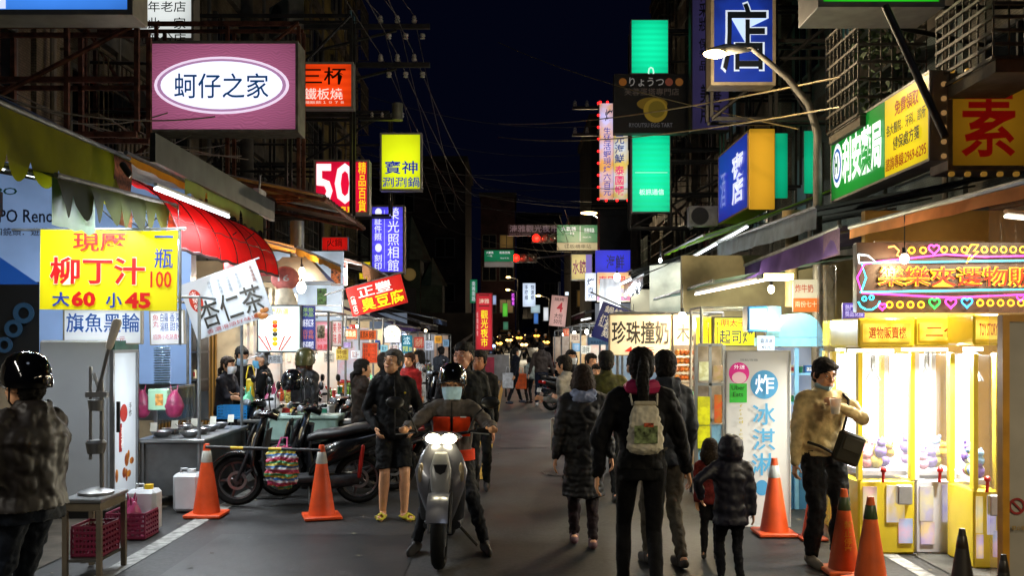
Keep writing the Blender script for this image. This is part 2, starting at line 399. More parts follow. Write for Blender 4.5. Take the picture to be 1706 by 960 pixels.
# far blocks beyond the crossing, faces towards the camera
def far_block(label, x0, x1, y, h, col, seed):
    rnd = random.Random(seed)
    b = thing('distant_building', label, 'building', ((x0 + x1) / 2, y + 5, 0), group='dark buildings beyond the crossing')
    MB().box(((x0 + x1) / 2, y + 5, h / 2), (x1 - x0, 10, h)).build('wall', mat(col, .9, 0, .3, .8, .2, kind='tile', bs=3), b, True, smooth=False)
    n = max(2, int((x1 - x0) / 2.4)); z = 5; me = None
    while z < h - 1.4:
        for i in range(n):
            x = x0 + (i + .5) * (x1 - x0) / n
            m = MB(); w = 1.3
            for dx, dz, ww, hh in ((0, .65, w, .08), (0, -.65, w, .08), (-w / 2, 0, .08, 1.38), (w / 2, 0, .08, 1.38), (0, 0, .06, 1.3)): m.box((x + dx, y - .03, z + dz), (ww, .12, hh))
            f = m.build('window', mat('#45443f', .6, .3), b, True)
            MB().box((x, y - .01, z), (w - .06, .03, 1.24)).build('pane', rnd.choice([GLASSD] * 9 + [GLASSL]), f, True)
        z += 3.1
    MB().box(((x0 + x1) / 2, y + 5, h + .2), (x1 - x0 + .3, 10.3, .4)).build('roof', mat('#35322c', .9), b, True)
far_block('wide low block behind the mural wall', -22, -9, 62, 12.5, '#332f2c', 1)
far_block('taller dark block at the end of the left pavement', -8.8, -3.2, 66, 14, '#3a2f2c', 2)
far_block('reddish dark block left of the hanging wires', -3.0, .3, 92, 15.5, '#3e2a2a', 3)
far_block('distant block straight down the street', .6, 6, 118, 17, '#2d2a30', 4)
far_block('dark block right of the traffic lights', 4.8, 12, 58, 15, '#34302d', 5)
far_block('dark far corner block behind the hanging banner', 4.6, 9, 75, 11, '#2e2b2b', 6)
far_block('block at the far left across the crossing', -40, -23, 60, 14, '#302e2b', 7)
far_block('block at the far right across the crossing', 13, 34, 60, 16, '#302e2b', 8)

# steel sign scaffolds on the facades
def scaffold(label, x0, x1, y, z0, z1, m=RUST):
    t = thing('sign_scaffold', label, 'bracket frame', (x0, y, z0), group='steel frames carrying shop signs')
    a = MB()
    for z in (z0, (z0 + z1) / 2, z1):
        a.box(((x0 + x1) / 2, y, z), (abs(x1 - x0), .06, .06)); a.box(((x0 + x1) / 2, y + .35, z), (abs(x1 - x0), .05, .05))
    each(a, 'rail', m, t, True)
    a = MB()
    for k in range(4):
        x = x0 + (x1 - x0) * k / 3
        a.box((x, y, (z0 + z1) / 2), (.05, .05, z1 - z0 - .07)); a.box((x, y + .35, (z0 + z1) / 2), (.05, .05, z1 - z0 - .07))
    each(a, 'upright', m, t, True)
    a = MB(); a.cyl((x0, y - .04, z0), (x1, y - .04, z1), .03, n=6); a.cyl((x0, y - .09, z1), (x0 + (x1 - x0) * .5, y - .09, z0), .025, n=6)
    each(a, 'diagonal_brace', m, t, True)
scaffold('rusty truss frame above the green awning, left of the pink oval sign', -6.4, -4.1, 10.5, 4.0, 5.2)
scaffold('rusty frame holding the pink oval sign', -6.4, -3.2, 14.4, 3.9, 6.5, RUST)
scaffold('dark frame behind the orange three-cup sign', -6.4, -2.9, 17.3, 4.0, 7.6, DKSTEEL)
scaffold('dark frame beside the yellow hotpot sign', -6.4, -2.6, 20.4, 4.4, 6.6, DKSTEEL)
scaffold('dark frame behind the upper turquoise box', 3.0, 6.1, 24.3, 6.6, 9.6, DKSTEEL)
scaffold('dark frame behind the lower turquoise box', 3.0, 6.1, 24.35, 4.6, 6.3, DKSTEEL)
scaffold('dark frame behind the large blue shop sign', 3.2, 6.3, 15.4, 5.3, 7.8, DKSTEEL)
scaffold('frame around the purple-lettered vertical sign', 4.5, 6.1, 20.3, 5.0, 8.8, DKSTEEL)

# ---------- air conditioners ----------
def ac_unit(label, loc, rz, s=1):
    t = thing('air_conditioner', label, 'air conditioner', loc, rz, 'air conditioner outdoor units on the facades', s)
    MB().box((0, 0, .3), (.85, .32, .6), ch=.02).build('casing', mat('#5a5a56', .6, .1, .3, 3), t)
    m = MB()
    for k in range(5): m.lathe([(.05 + k * .05, -.17), (.058 + k * .05, -.175), (.066 + k * .05, -.17)], (0, 0, 0), 18)
    M_ = Matrix.Rotation(PI / 2, 3, 'X'); m.v = [tuple(M_ @ V((a, b, -c)) + V((-.1, -.34, .3))) for a, b, c in m.v]
    m.v = [(a, -.17 if b < -.1 else b, c) for a, b, c in m.v]
    m.build('fan_grille', mat('#3a3a3a', .5, .5), t)
    m = MB().lathe([(0, 0), (.25, 0), (.25, .01), (0, .01)], n=24); m.v = [(a - .1, -.163 - c, b + .3) for a, b, c in m.v]
    m.build('fan_opening', mat('#141414', .7), t)
    m = MB()
    for e in (-.3, .3): m.box((e, .1, -.03), (.04, .5, .05))
    each(m, 'bracket', DKSTEEL, t)
    return t
ac_unit('small wall air conditioner above the pink oval sign', P(477, 58, 18), -.9)
ac_unit('large air conditioner between the turquoise box and the nightclub sign', P(1170, 378, 17.5), 0, .62)
ac_unit('air conditioner high on the right wall beside the balcony bars', (5.9, 16, 7.2), -PI / 2)
ac_unit('air conditioner above the red awning on the left wall', (-6.1, 15.5, 5.2), PI / 2)
ac_unit('air conditioner near the end of the left facades', (-6.1, 27.5, 5.4), PI / 2)

# ---------- barred balconies on the right ----------
def balcony(label, px0, px1, py0, py1, Y, d=1.2, plants=True):
    x0, x1, z0, z1 = X(px0, Y), X(px1, Y), Z(py1, Y), Z(py0, Y)
    t = thing('balcony_cage', label, 'balcony', ((x0 + x1) / 2, Y, z0), group='barred balconies on the right side')
    m = MB(); n = int((x1 - x0) / .13)
    for i in range(n + 1):
        x = x0 + (x1 - x0) * i / n; m.cyl((x, Y, z0), (x, Y, z1), .011, n=5)
    k = int(d / .15)
    for i in range(1, k + 1): m.cyl((x0, Y + i * .15, z0), (x0, Y + i * .15, z1), .011, n=5)
    each(m, 'bar', mat('#5a564a', .6, .3, .3), t, True)
    m = MB()
    for j in range(7):
        z = z0 + (z1 - z0) * j / 6; m.box(((x0 + x1) / 2, Y, z), (x1 - x0, .035, .03)); m.box((x0, Y + d / 2, z), (.03, d, .03))
    each(m, 'rail', mat('#524e44', .6, .3, .3), t, True)
    MB().box(((x0 + x1) / 2 + .02, Y + d / 2, z0 - .08), (x1 - x0, d, .12)).build('floor_slab', mat('#5a554a', .9), t, True)
    if plants:
        m = MB(); r = random.Random(3)
        for i in range(260):
            c = V((r.uniform(x0, x1), Y + r.uniform(.05, .4), r.choice([z0 + .3, z0 + 1.0, z1 - .5]) + r.gauss(0, .14)))
            a = V((r.gauss(0, 1), r.gauss(0, 1), r.gauss(0, 1))).normalized() * .06; b = a.cross(V((r.gauss(0, 1), 1, 0))).normalized() * .03
            m.add([c - a, c + b, c + a, c - b], [(0, 1, 2, 3)])
        tag(m.build('foliage', mat((.05, .09, .03), .6), t, True), kind='stuff')
balcony('long barred balcony with plants behind the pharmacy sign', 1430, 1543, 15, 190, 11.8)
balcony('barred window cage at the top right corner', 1655, 1760, -40, 95, 9.0, plants=False)

# ---------- mural wall, spire house, hoarding ----------
t = thing('mural_wall', 'dark wall with a faint painted pair of white wings across the crossing', 'wall', (-5.5, 44, 0))
MB().box((-5.6, 44.1, 1.5), (8.4, .2, 3.0)).build('masonry', mat('#241f1c', .85, 0, .4, .8, .2), t, True)
for sx in (-1, 1):
    m = MB()
    for i in range(7):
        a0 = V((.25, 0, 1.25)); L_ = .55 + .17 * i; ang = -.9 + i * .28
        for q in range(1):
            b0 = a0 + V((math.cos(ang) * L_, 0, math.sin(ang) * L_ * .75)); n_ = V((-math.sin(ang), 0, math.cos(ang))) * .09
            pts = [a0 - n_ * .4, a0 + (b0 - a0) * .6 - n_, b0 - n_ * .4, b0 + n_ * .2, a0 + (b0 - a0) * .6 + n_ * .8, a0 + n_ * .4]
            m.add([V((p.x * sx - 3.1, 43.985, p.z)) for p in pts], [(0, 1, 2, 3, 4, 5)])
    m.build('painted_wing', mat('#6e6664', .8, 0, .4, 4), t, True)
t = thing('spire_house', 'small dark green house with pointed spire and round clock window behind the mural wall', 'building', (-5.0, 47, 0))
MB().box((-5.35, 47, 2.8), (1.9, 1.9, 5.6)).box((-3.9, 47, 2.2), (1.1, 1.4, 4.4)).build('wall', mat('#2c3a30', .8, 0, .3, 1.5, .3, kind='tile', bs=4), t, True)
m = MB().cyl((-4.9, 46.8, 5.6), (-4.9, 46.8, 7.8), 1.0, .02, 8).cyl((-5.9, 47, 5.6), (-5.9, 47, 6.4), .5, .02, 8).cyl((-3.9, 47, 4.4), (-3.9, 47, 5.8), .75, .02, 8)
each(m, 'roof', mat('#26352d', .7, 0, .3, 3), t, True)
MB().lathe([(0, 0), (.3, 0), (.3, .05), (0, .05)], n=20, M=Matrix.Rotation(PI / 2, 3, 'X'), c=(-4.9, 46.02, 4.9)).build('round_window', em('#8c7440', .25), t, True)
MB().box((-4.9, 46.0, 3.6), (.6, .1, 1.3)).build('door', mat('#111', .6), t, True)
MB().box((-4.9, 45.97, 2.7), (.8, .12, .45)).build('door_panel', mat('#8b8f7a', .6), t, True)
# ---------- light-box signs ----------
ALU = mat('#8c8a84', .45, .1, .12, 5)
def sign(name, label, r, Y, face, es, lines, depth=.2, rim=.04, case=ALU, cat='sign', tilt=0, wall=None, post=0, var=.12, mk='', group=None, col2=None, back=True):
    x0, x1, z0, z1 = X(r[0], Y), X(r[2], Y), Z(r[3], Y), Z(r[1], Y); w, h = x1 - x0, z1 - z0
    cx, cz = (x0 + x1) / 2, z0
    t = thing(name, label, cat, (cx, Y, cz), group=group)
    if tilt: t.location = (cx, Y, cz + h / 2); 
    oz = -h / 2 if tilt else 0
    if tilt: t.rotation_euler = (0, -tilt, 0)
    m = MB().box((0, depth / 2 + .012, oz + h / 2), (w, depth, h), ch=.008)
    m.build('casing', case, t)
    if rim:
        m = MB(); q = rim
        m.box((0, 0, oz + q / 2), (w, .035, q)).box((0, 0, oz + h - q / 2), (w, .035, q)).box((-w / 2 + q / 2, 0, oz + h / 2), (q, .035, h - 2 * q)).box((w / 2 - q / 2, 0, oz + h / 2), (q, .035, h - 2 * q))
        m.build('rim', case, t)
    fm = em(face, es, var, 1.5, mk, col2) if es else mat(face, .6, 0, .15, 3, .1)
    f = MB().box((0, .006, oz + h / 2), (w - 2 * rim, .02, h - 2 * rim)).build('face', fm, t)
    for L in lines:
        s, a0, b0, a1, b1, c, e = L[:7]; bold = L[7] if len(L) > 7 else .01
        u0, u1, v0, v1 = X(a0, Y) - cx, X(a1, Y) - cx, Z(b1, Y) - z0 + oz, Z(b0, Y) - z0 + oz
        tm = em(c, e, 0) if e else mat(c, .5, 0, .05, 3, 0)
        if s.startswith('#box'): MB().box(((u0 + u1) / 2, -.0085 if s == '#box' else -.0115, (v0 + v1) / 2), (u1 - u0, .004, v1 - v0)).build('printed_panel', tm, f)
        elif s.startswith('#disc'):
            n = 40; m = MB(); o = (u0 + u1) / 2, (v0 + v1) / 2; yy = -.007 - .004 * int(s[5:] or 0)
            m.add([(o[0] + (u1 - u0) / 2 * math.cos(2 * PI * k / n), yy, o[1] + (v1 - v0) / 2 * math.sin(2 * PI * k / n)) for k in range(n)], [tuple(range(n))[::-1]])
            m.build('printed_disc', tm, f, smooth=False)
        else: text(f, s, ((u0 + u1) / 2, -.0195, (v0 + v1) / 2), u1 - u0, v1 - v0, tm, bold)
    if wall:
        m = MB()
        for zz in (oz + h * .25, oz + h * .8): m.cyl(((w / 2 if wall > 0 else -w / 2), depth / 2, zz), (wall * 6.3 - cx, depth / 2 + .1, zz + .05), .025, n=6)
        each(m, 'bracket', DKSTEEL, t)
    if post: MB().cyl((0, depth / 2, oz - .001), (0, depth / 2, -cz), post, n=8).build('post', GALV, t)
    return t
BLUE = '#1d4f9a'; K = '#0a0a0a'; W = '#f4f6ff'; R = '#d81c1c'
PB = '#dfe6ff'
sign('oval_shop_sign', 'large pink light box with a white oval and blue brush characters', (247, 68, 497, 220), 14, '#a85c80', .8,
     [('#disc', 257, 94, 482, 190, '#f0dcf4', 1.0), ('#disc1', 262, 98, 477, 186, '#b98ab4', .8), ('#disc2', 268, 102, 471, 182, '#e4e8ff', 1.35),
      ('蚵仔之家', 291, 122, 448, 164, '#14508c', .45, .006)], depth=.45, wall=-1, var=.16, mk='moire', case=mat('#8c8a80', .5, .5, .2))
sign('three_cup_sign', 'orange light box with black brush characters beside the pink oval sign', (499, 103, 589, 181), 17, '#e03c0c', 1.0,
     [('三杯', 503, 112, 577, 141, '#0c0404', 0, .01), ('鐵板燒', 507, 147, 571, 166, '#ffe9dc', .9, .004), ('麵飯飲１９７８', 507, 168, 573, 173, '#ffe0d0', .8, 0)], wall=-1, mk='tubes')
sign('old_shop_sign', 'tall white light box with black characters at the top, above the pink oval sign', (217, -70, 323, 67), 16, '#e2e8e6', .85,
     [('40年老店', 225, 2, 310, 20, '#111', 0, .004), ('僅此一家', 225, 29, 310, 48, '#111', 0, .004), ('別無分店', 225, 55, 310, 74, '#111', 0, .004)], depth=.3, wall=-1)
sign('corner_sign', 'blue and white light box cut off at the top left corner', (-60, -60, 222, 25), 9, '#3f84e8', 1.0,
     [('#box', -60, -60, 10, 14, '#d4dcff', 1.1)], depth=.35, wall=-1, rim=.05)
sign('bargain_sign', 'red light box with a big white number and yellow characters, half behind the metal canopy', (523, 266, 615, 357), 18, '#d00d34', 1.0,
     [('50', 524, 272, 592, 340, '#fff2f4', 1.1, .02), ('精\n品\n百\n貨', 597, 270, 610, 353, '#ffd21c', 1.1, .01), ('均一價專賣', 528, 344, 590, 354, '#ffd21c', 1.0, .01)], wall=-1, depth=.3)
sign('hotpot_sign', 'yellow light box with blue characters hanging out above the blue photo shop sign', (633, 221, 703, 318), 20, '#dcea14', 1.0,
     [('寶神', 641, 268, 696, 290, '#2034c8', .5, .012), ('涮涮鍋', 637, 295, 699, 312, '#2034c8', .5, .01)], wall=-1, depth=.2)
sign('photo_studio_sign', 'tall blue-violet light box with white characters below the yellow hotpot sign', (617, 342, 674, 456), 21, '#544cec', 1.0,
     [('榮\n光\n照\n相\n館', 646, 346, 665, 452, W, 1.1, 0), ('証\n件\n照', 624, 362, 636, 401, W, 1, .008), ('刻\n印', 624, 424, 636, 450, W, 1, .008),
      ('#box', 640, 350, 641, 448, '#b8b8ff', 1.0), ('#disc', 625, 347, 636, 360, W, 1.0), ('#disc', 625, 406, 636, 420, W, 1.0)], depth=.3, wall=-1, case=mat('#6f6a6a', .5, .4), mk='tubes')
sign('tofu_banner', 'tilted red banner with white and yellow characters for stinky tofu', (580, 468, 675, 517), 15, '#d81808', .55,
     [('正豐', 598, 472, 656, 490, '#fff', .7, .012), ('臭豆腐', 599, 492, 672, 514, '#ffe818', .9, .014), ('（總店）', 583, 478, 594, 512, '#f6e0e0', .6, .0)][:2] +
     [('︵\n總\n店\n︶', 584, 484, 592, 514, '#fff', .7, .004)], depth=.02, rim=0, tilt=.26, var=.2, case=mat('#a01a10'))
m = MB().cyl(P(540, 492, 15.1), P(672, 453, 15.1), .012).cyl(P(571, 540, 15.1), P(571, 483, 15.1), .014)
one(m, 'banner_pole', GALV, 'thin steel rods holding up the tilted red tofu banner', 'pole')
# big juice banner
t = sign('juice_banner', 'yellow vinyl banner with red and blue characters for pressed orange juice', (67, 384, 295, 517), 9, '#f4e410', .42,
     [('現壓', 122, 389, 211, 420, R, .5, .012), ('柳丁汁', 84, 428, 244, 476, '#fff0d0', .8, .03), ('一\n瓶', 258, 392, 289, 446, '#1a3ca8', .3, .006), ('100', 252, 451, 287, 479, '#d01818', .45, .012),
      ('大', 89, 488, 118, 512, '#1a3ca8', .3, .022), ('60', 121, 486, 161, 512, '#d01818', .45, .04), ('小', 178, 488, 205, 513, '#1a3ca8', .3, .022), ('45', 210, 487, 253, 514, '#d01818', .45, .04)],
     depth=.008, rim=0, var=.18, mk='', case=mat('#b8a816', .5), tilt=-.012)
f = [c for c in t.children if c.name.startswith('face')][0]
Yb = 9; 
text(f, '柳丁汁', (X(164, Yb) - X(181, Yb), -.024, Z(452, Yb) - Z(450.5, Yb)), X(243, Yb) - X(85, Yb), .255, em('#d81c1c', .55, 0), .022)
one(MB().cyl(P(20, 383, 9.03), P(310, 381, 9.03), .012).cyl(P(300, 381, 9.05), P(300, 575, 9.05), .014), 'banner_pole', GALV, 'thin horizontal rod carrying the yellow juice banner', 'pole')
sign('fish_cake_sign', 'white board with blue brush characters under the yellow juice banner', (106, 515, 237, 574), 9.6, '#dfe9f6', .75,
     [('旗魚黑輪', 112, 522, 234, 554, '#2b63c0', .35, .008), ('十元', 188, 560, 210, 570, '#c84040', .4, 0)], depth=.04, rim=.012)
sign('price_sign', 'small white board dense with blue handwriting, above the flexible duct', (250, 517, 308, 575), 9.7, '#e4ecf8', .75,
     [('魚\n丸', 256, 524, 266, 545, '#d06070', .4, 0), ('白蘿\n湯糕', 268, 522, 282, 552, '#3560b8', .35, 0), ('香菜\n甜辣', 284, 522, 303, 552, '#3560b8', .35, 0), ('招牌小吃熱賣中', 256, 557, 303, 566, '#d06070', .4, 0)], depth=.03, rim=.01, tilt=.03)
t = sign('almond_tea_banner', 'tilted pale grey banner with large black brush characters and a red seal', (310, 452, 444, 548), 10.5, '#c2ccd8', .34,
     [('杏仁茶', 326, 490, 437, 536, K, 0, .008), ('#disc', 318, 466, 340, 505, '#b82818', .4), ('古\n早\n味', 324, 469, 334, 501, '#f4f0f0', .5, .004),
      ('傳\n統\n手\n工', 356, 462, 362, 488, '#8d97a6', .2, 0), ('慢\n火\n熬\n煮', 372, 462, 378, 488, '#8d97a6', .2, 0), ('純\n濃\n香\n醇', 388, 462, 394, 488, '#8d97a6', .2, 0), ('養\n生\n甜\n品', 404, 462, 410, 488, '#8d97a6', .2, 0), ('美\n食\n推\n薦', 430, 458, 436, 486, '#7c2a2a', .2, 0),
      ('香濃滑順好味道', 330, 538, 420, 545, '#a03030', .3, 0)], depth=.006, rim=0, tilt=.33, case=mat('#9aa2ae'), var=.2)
f = [c for c in t.children if c.name.startswith('face')][0]
a = MB()
for dx, dz, s_ in ((.28, -.27, .05), (.36, -.24, .05), (.33, -.30, .055)): a.ell((dx, -.012, dz), (s_, .006, s_ * .6))
each(a, 'printed_nuts', em('#a86a30', .35), f)
one(MB().cyl(P(300, 478, 10.52), P(432, 430, 10.52), .012), 'banner_rod', GALV, 'rod along the upper edge of the tilted almond tea banner', 'pole')
# billboard
sign('phone_billboard', 'huge pale blue billboard with phone advertising behind the left stalls', (-60, 270, 318, 640), 12, '#7f9cc8', .5,
     [('OPPO', -52, 313, 30, 325, '#14584a', .15, .008), ('OPPO Reno2', -34, 349, 103, 371, '#16203c', .08, .012), ('系列', 114, 357, 134, 365, '#16203c', .1, 0), ('四鏡頭．遊戲影像達人', -8, 380, 143, 393, '#16203c', .08, .004),
      ('#box', -60, 470, 66, 640, '#05080c', .0)], depth=.2, rim=0, var=.3)
m = MB(); Yb = 11.985; m.add([P(-60, 400, Yb), P(2, 430, Yb), P(66, 474, Yb), P(-60, 474, Yb)], [(0, 3, 2, 1)]); bb = MB()
sg_ = one(m, 'printed_phone', em('#1a4ea0', .35), 'blue curved edge of the phone pictured on the pale billboard', 'picture')
t = thing('printed_phone_camera', 'dark phone camera rings pictured low on the pale billboard', 'picture', P(30, 600, 11.94))
for px, py, r in ((40, 522, .13), (23, 548, .11), (8, 575, .1), (52, 610, .12)):
    q = P(px, py, 11.95); MB().lathe([(r * .55, 0), (r, 0), (r, .02), (r * .55, .02)], q, 24, M=Matrix.Rotation(PI / 2, 3, 'X')).build('lens_ring', em('#21405a', .25), t, True)
# ---- display box with skewers ----
t = sign('snack_display_sign', 'bright white light box picturing a fruit skewer above the helmeted woman', (428, 508, 502, 588), 12.5, '#e8f8f0', 1.25,
     [('糖葫蘆', 448, 514, 482, 524, '#e8d040', 1.0, .006)], depth=.5, rim=.02, case=mat('#55585c', .4, .5))
f = [c for c in t.children if c.name.startswith('face')][0]
for i, (py, c) in enumerate(((537, '#e09818'), (543, '#d83018'), (550, '#e8b018'), (557, '#333330'), (565, '#f0c818'), (573, '#e8c010'))):
    q = P(458, py, 12.48) - V(t.location); MB().ell(q, (.035, .008, .03)).build('printed_fruit', em(c, .9, 0), f)
a = MB()
for dx in (-30, -18, 18, 30): a.cyl(P(458 + dx * .9, 560, 12.48) - V(t.location), P(458 + dx * .35, 584, 12.48) - V(t.location), .008)
each(a, 'printed_skewer', em('#c83838', .8, 0), f)
sign('menu_poster', 'narrow dark blue poster with rows of coloured lettering beside the bright snack box', (503, 510, 525, 585), 12.6, '#343c88', .8,
     [('茶飲\n冰品', 505, 513, 523, 528, '#a8d050', .8, .0), ('綠茶紅茶', 505, 532, 523, 545, W, .9, .004), ('百香\n甘梅', 505, 550, 523, 565, '#d87850', .8, 0), ('奶茶檸檬', 505, 569, 523, 581, W, .9, .004)], depth=.03, rim=0)
for (r, Y, c, s, L, lab) in [
    ((525, 535, 552, 585), 14.0, '#e49aa8', .9, [('烤玉米', 529, 541, 548, 549, '#fff', 1, .003), ('炭火現烤\n每支40元', 528, 555, 549, 570, '#c03030', .7, 0), ('推薦', 529, 574, 548, 583, '#d02020', .8, .004)], 'pink menu board with white and red lettering behind the helmeted woman'),
    ((553, 534, 571, 578), 14.2, '#e8d8d4', .9, [('美\n味', 555, 538, 561, 573, '#c82020', .7, .003), ('熱\n賣', 563, 538, 569, 573, '#c82020', .7, .003)], 'white board with two columns of red characters left of the orange boards'),
    ((573, 548, 596, 566), 15.0, '#f06030', 1.0, [('章魚燒', 576, 551, 593, 562, '#fff0c8', 1, .003)], 'small bright orange-white light box above hanging snack bags'),
    ((590, 550, 628, 567), 16.0, '#e06018', .9, [('鹹酥雞', 595, 552, 624, 564, '#501808', 0, .006)], 'orange board with dark brush characters above the taller orange board'),
    ((603, 571, 630, 606), 16.0, '#d84a20', .8, [('雞排　六十元\n魷魚　八十元\n甜不辣三十元\n薯條　三十元', 606, 574, 627, 602, '#481408', 0, 0)], 'tall orange price board left of the man looking up'),
    ((640, 549, 668, 572), 17.5, '#eef4ff', 1.3, [('大腸包小腸', 643, 562, 665, 568, '#d04040', .7, 0)], 'white light box behind the man looking up'),
    ((669, 558, 688, 590), 17.6, '#0c7c98', .8, [('冰\n品', 672, 561, 684, 574, '#e0f8ff', 1, .003), ('芋圓 50', 671, 577, 686, 586, '#e0e050', 1, 0)], 'small teal board right of the round lamp'),
    ((571, 569, 586, 581), 14.5, '#d8d0f0', .9, [('特價', 573, 571, 584, 579, '#7828a0', .6, .003)], 'tiny lilac card among the hanging snack bags'),
    ((536, 395, 580, 418), 19.0, '#c81410', .9, [('火鍋', 545, 398, 570, 411, '#400', 0, .004)], 'slanting red board above the brown scalloped awning'),
    ((538, 432, 579, 476), 18.0, '#d42a14', .9, [('滷味', 545, 440, 575, 455, '#ffe0d0', 1.0, .008), ('營業中', 562, 463, 577, 470, '#ffd0c0', .8, 0)], 'bright red hanging board under the brown scalloped awning'),
    ((598, 436, 624, 466), 22.0, '#ecd010', 1.0, [('小吃', 602, 440, 620, 455, '#403808', 0, .006)], 'small yellow light box between the red tofu banner and the blue photo sign')]:
    sign('stall_sign', lab, r, Y, c, s * .85, L, depth=.06, rim=.012)
t = sign('round_lamp_sign', 'round white lamp with a brown character on a stick above the man looking up', (640, 543, 667, 570), 17, '#ffffff', 0, [], depth=.01, rim=0)
for c in list(t.children): D.objects.remove(c, do_unlink=True)
f = MB().lathe([(0, -.05), (.12, -.05), (.145, -.03), (.145, .03), (.12, .05), (0, .05)], (0, 0, .15), 28, M=Matrix.Rotation(PI / 2, 3, 'X')).build('shade', em('#fff6e0', 1.6), t)
text(f, '六', (0, -.058, .15), .12, .12, em('#7a2a10', .2, 0), .008); MB().cyl((0, 0, 0), (0, 0, -.6), .01).build('stick', GALV, t)
# far signs down the street
sign('night_market_banner', 'tall red vertical banner with yellow characters for the sightseeing night market', (792, 488, 821, 584), 30, '#cc2030', .75,
     [('觀\n光\n夜\n市', 801, 517, 813, 578, '#f0e020', 1.0, .012), ('湳雅', 798, 498, 815, 506, '#e8d8c0', .8, .006), ('#box', 798, 491, 815, 493, '#802020', .4), ('#box', 798, 509, 815, 511, '#802020', .4), ('板\n橋\n美\n食', 794, 520, 797, 560, '#f8c8c8', .6, 0)], depth=.1, rim=.03, case=mat('#a83a44'), post=.04)
Yg = 44
sign('market_name_board', 'long dark board with pale characters above the traffic lights', (846, 374, 932, 393), 46.5, '#1c0a10', .5,
     [('湳雅觀光夜市', 849, 375, 930, 387, '#7c6a70', .55, .01), ('NAN YA NIGHT MARKET', 849, 389, 905, 392, '#6c5a60', .5, 0)], depth=.2, rim=0)
GRN = '#0c8458'
sign('road_sign', 'larger green road sign with white lettering under the street pole arm', (928, 375, 1004, 404), Yg, GRN, .42,
     [('大觀路', 935, 378, 960, 385, W, .6, .01), ('一段', 941, 387, 957, 391, W, .6, .004), ('南雅南路', 973, 380, 990, 388, W, .6, .004), ('Nanya S. Rd.', 971, 394, 985, 397, W, .6, 0), ('#box', 966, 377, 967, 402, W, .5)], depth=.06, rim=.0, cat='road sign')
sign('supplementary_plate', 'cream plate under the larger green road sign', (928, 404.5, 1004, 417), Yg, '#c8bf98', .3, [('往板橋車站', 940, 407, 985, 414, '#3a3420', 0, .004)], depth=.05, rim=0, cat='road sign')
sign('road_sign', 'smaller green road sign left of the lower red traffic light', (807, 417, 856, 436), Yg + 1, GRN, .42,
     [('大觀路', 810, 419, 822, 423, W, .6, .004), ('一段', 812, 425, 820, 428, W, .6, 0), ('南雅西路', 832, 419, 850, 423, W, .6, .002), ('Nanya W. Rd.', 834, 429, 848, 432, W, .6, 0)], depth=.06, rim=0, cat='road sign')
sign('supplementary_plate', 'grey plate under the smaller green road sign', (807, 436.5, 856, 445), Yg + 1, '#8c8c88', .3, [], depth=.05, rim=0, cat='road sign')
sign('street_name_plate', 'narrow vertical green street name plate left of the red banner', (783, 466, 795, 505), 40, '#0a8a5c', .5, [('南\n雅\n南\n路', 786, 469, 792, 502, W, .6, .003)], depth=.05, rim=0, cat='road sign', post=.03)
sign('phone_repair_sign', 'white light box with dark characters far down the street', (871, 472, 892, 511), 60, '#d8e8ff', 1.0,
     [('手\n機\n維', 874, 475, 880, 500, '#10204c', .1, .01), ('快\n速\n修', 884, 475, 890, 500, '#10204c', .1, .01)], depth=.3, rim=0)
sign('purple_neon_sign', 'tiny purple vertical neon sign far down the street', (851, 488, 858, 510), 62, '#3c0848', .5, [('機\n動\n車', 852.5, 489, 857, 509, '#e860f0', 1.4, .01)], depth=.2, rim=0)
for r, Y, c, e, lab in [((837, 505, 846, 528), 64, '#58b838', .9, 'small green lit panel far left of the white phone sign'), ((884, 508, 900, 522), 66, '#b8d0d8', .7, 'small pale board below the white phone repair sign'),
    ((905, 512, 914, 535), 60, '#e8ecf0', .8, 'thin white lit panel left of the hanging paper banner'), ((889, 520, 897, 540), 70, '#4878c0', .8, 'small blue lit panel far down the street'),
    ((838, 536, 847, 550), 58, '#4c8c6c', .5, 'small green board low above the headlights'), ((941, 486, 948, 493), 50, '#dff0ff', 1.2, 'tiny white lit panel above the paper banner'),
    ((820, 492, 827, 508), 66, '#a8b8e0', .7, 'small bluish lit panel just right of the red banner'), ((930, 470, 934, 560), 55, '#202838', .3, 'thin dark vertical sign behind the paper banner')]:
    sign('distant_sign', lab, r, Y, c, e, [], depth=.2, rim=.02)
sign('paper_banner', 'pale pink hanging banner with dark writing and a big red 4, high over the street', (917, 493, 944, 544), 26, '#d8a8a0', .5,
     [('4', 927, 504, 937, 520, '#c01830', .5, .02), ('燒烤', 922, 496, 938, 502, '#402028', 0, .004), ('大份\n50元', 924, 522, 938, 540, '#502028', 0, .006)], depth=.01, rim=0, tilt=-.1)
sign('dumpling_sign', 'cream and lilac light box with purple characters half hidden by an awning end', (951, 423, 987, 467), 24, '#e8d48c', .7,
     [('水餃', 954, 433, 976, 457, '#a01878', .35, .012), ('#box', 976, 424, 987, 466, '#8878c8', .7)], depth=.2, rim=.02)
sign('shrimp_light_box', 'white and orange light box with pink characters below the dark awning on the right', (995, 454, 1050, 503), 21, '#f0e4c8', .95,
     [('泰國蝦', 997, 460, 1042, 476, '#e02858', .8, .012), ('生猛海鮮', 998, 480, 1044, 490, '#a8b8e0', .9, .004), ('#box', 995, 494, 1050, 501, '#d080a0', .8)], depth=.1, rim=0, col2='#f8a848')
sign('grill_price_sign', 'narrow white light box with blue characters left of the shrimp light box', (975, 455, 993, 501), 21, '#e8f0ff', 1.0,
     [('烤', 978, 464, 990, 476, '#184878', .2, .012), ('百\n元', 979, 479, 989, 497, '#184878', .2, .006)], depth=.1, rim=0)
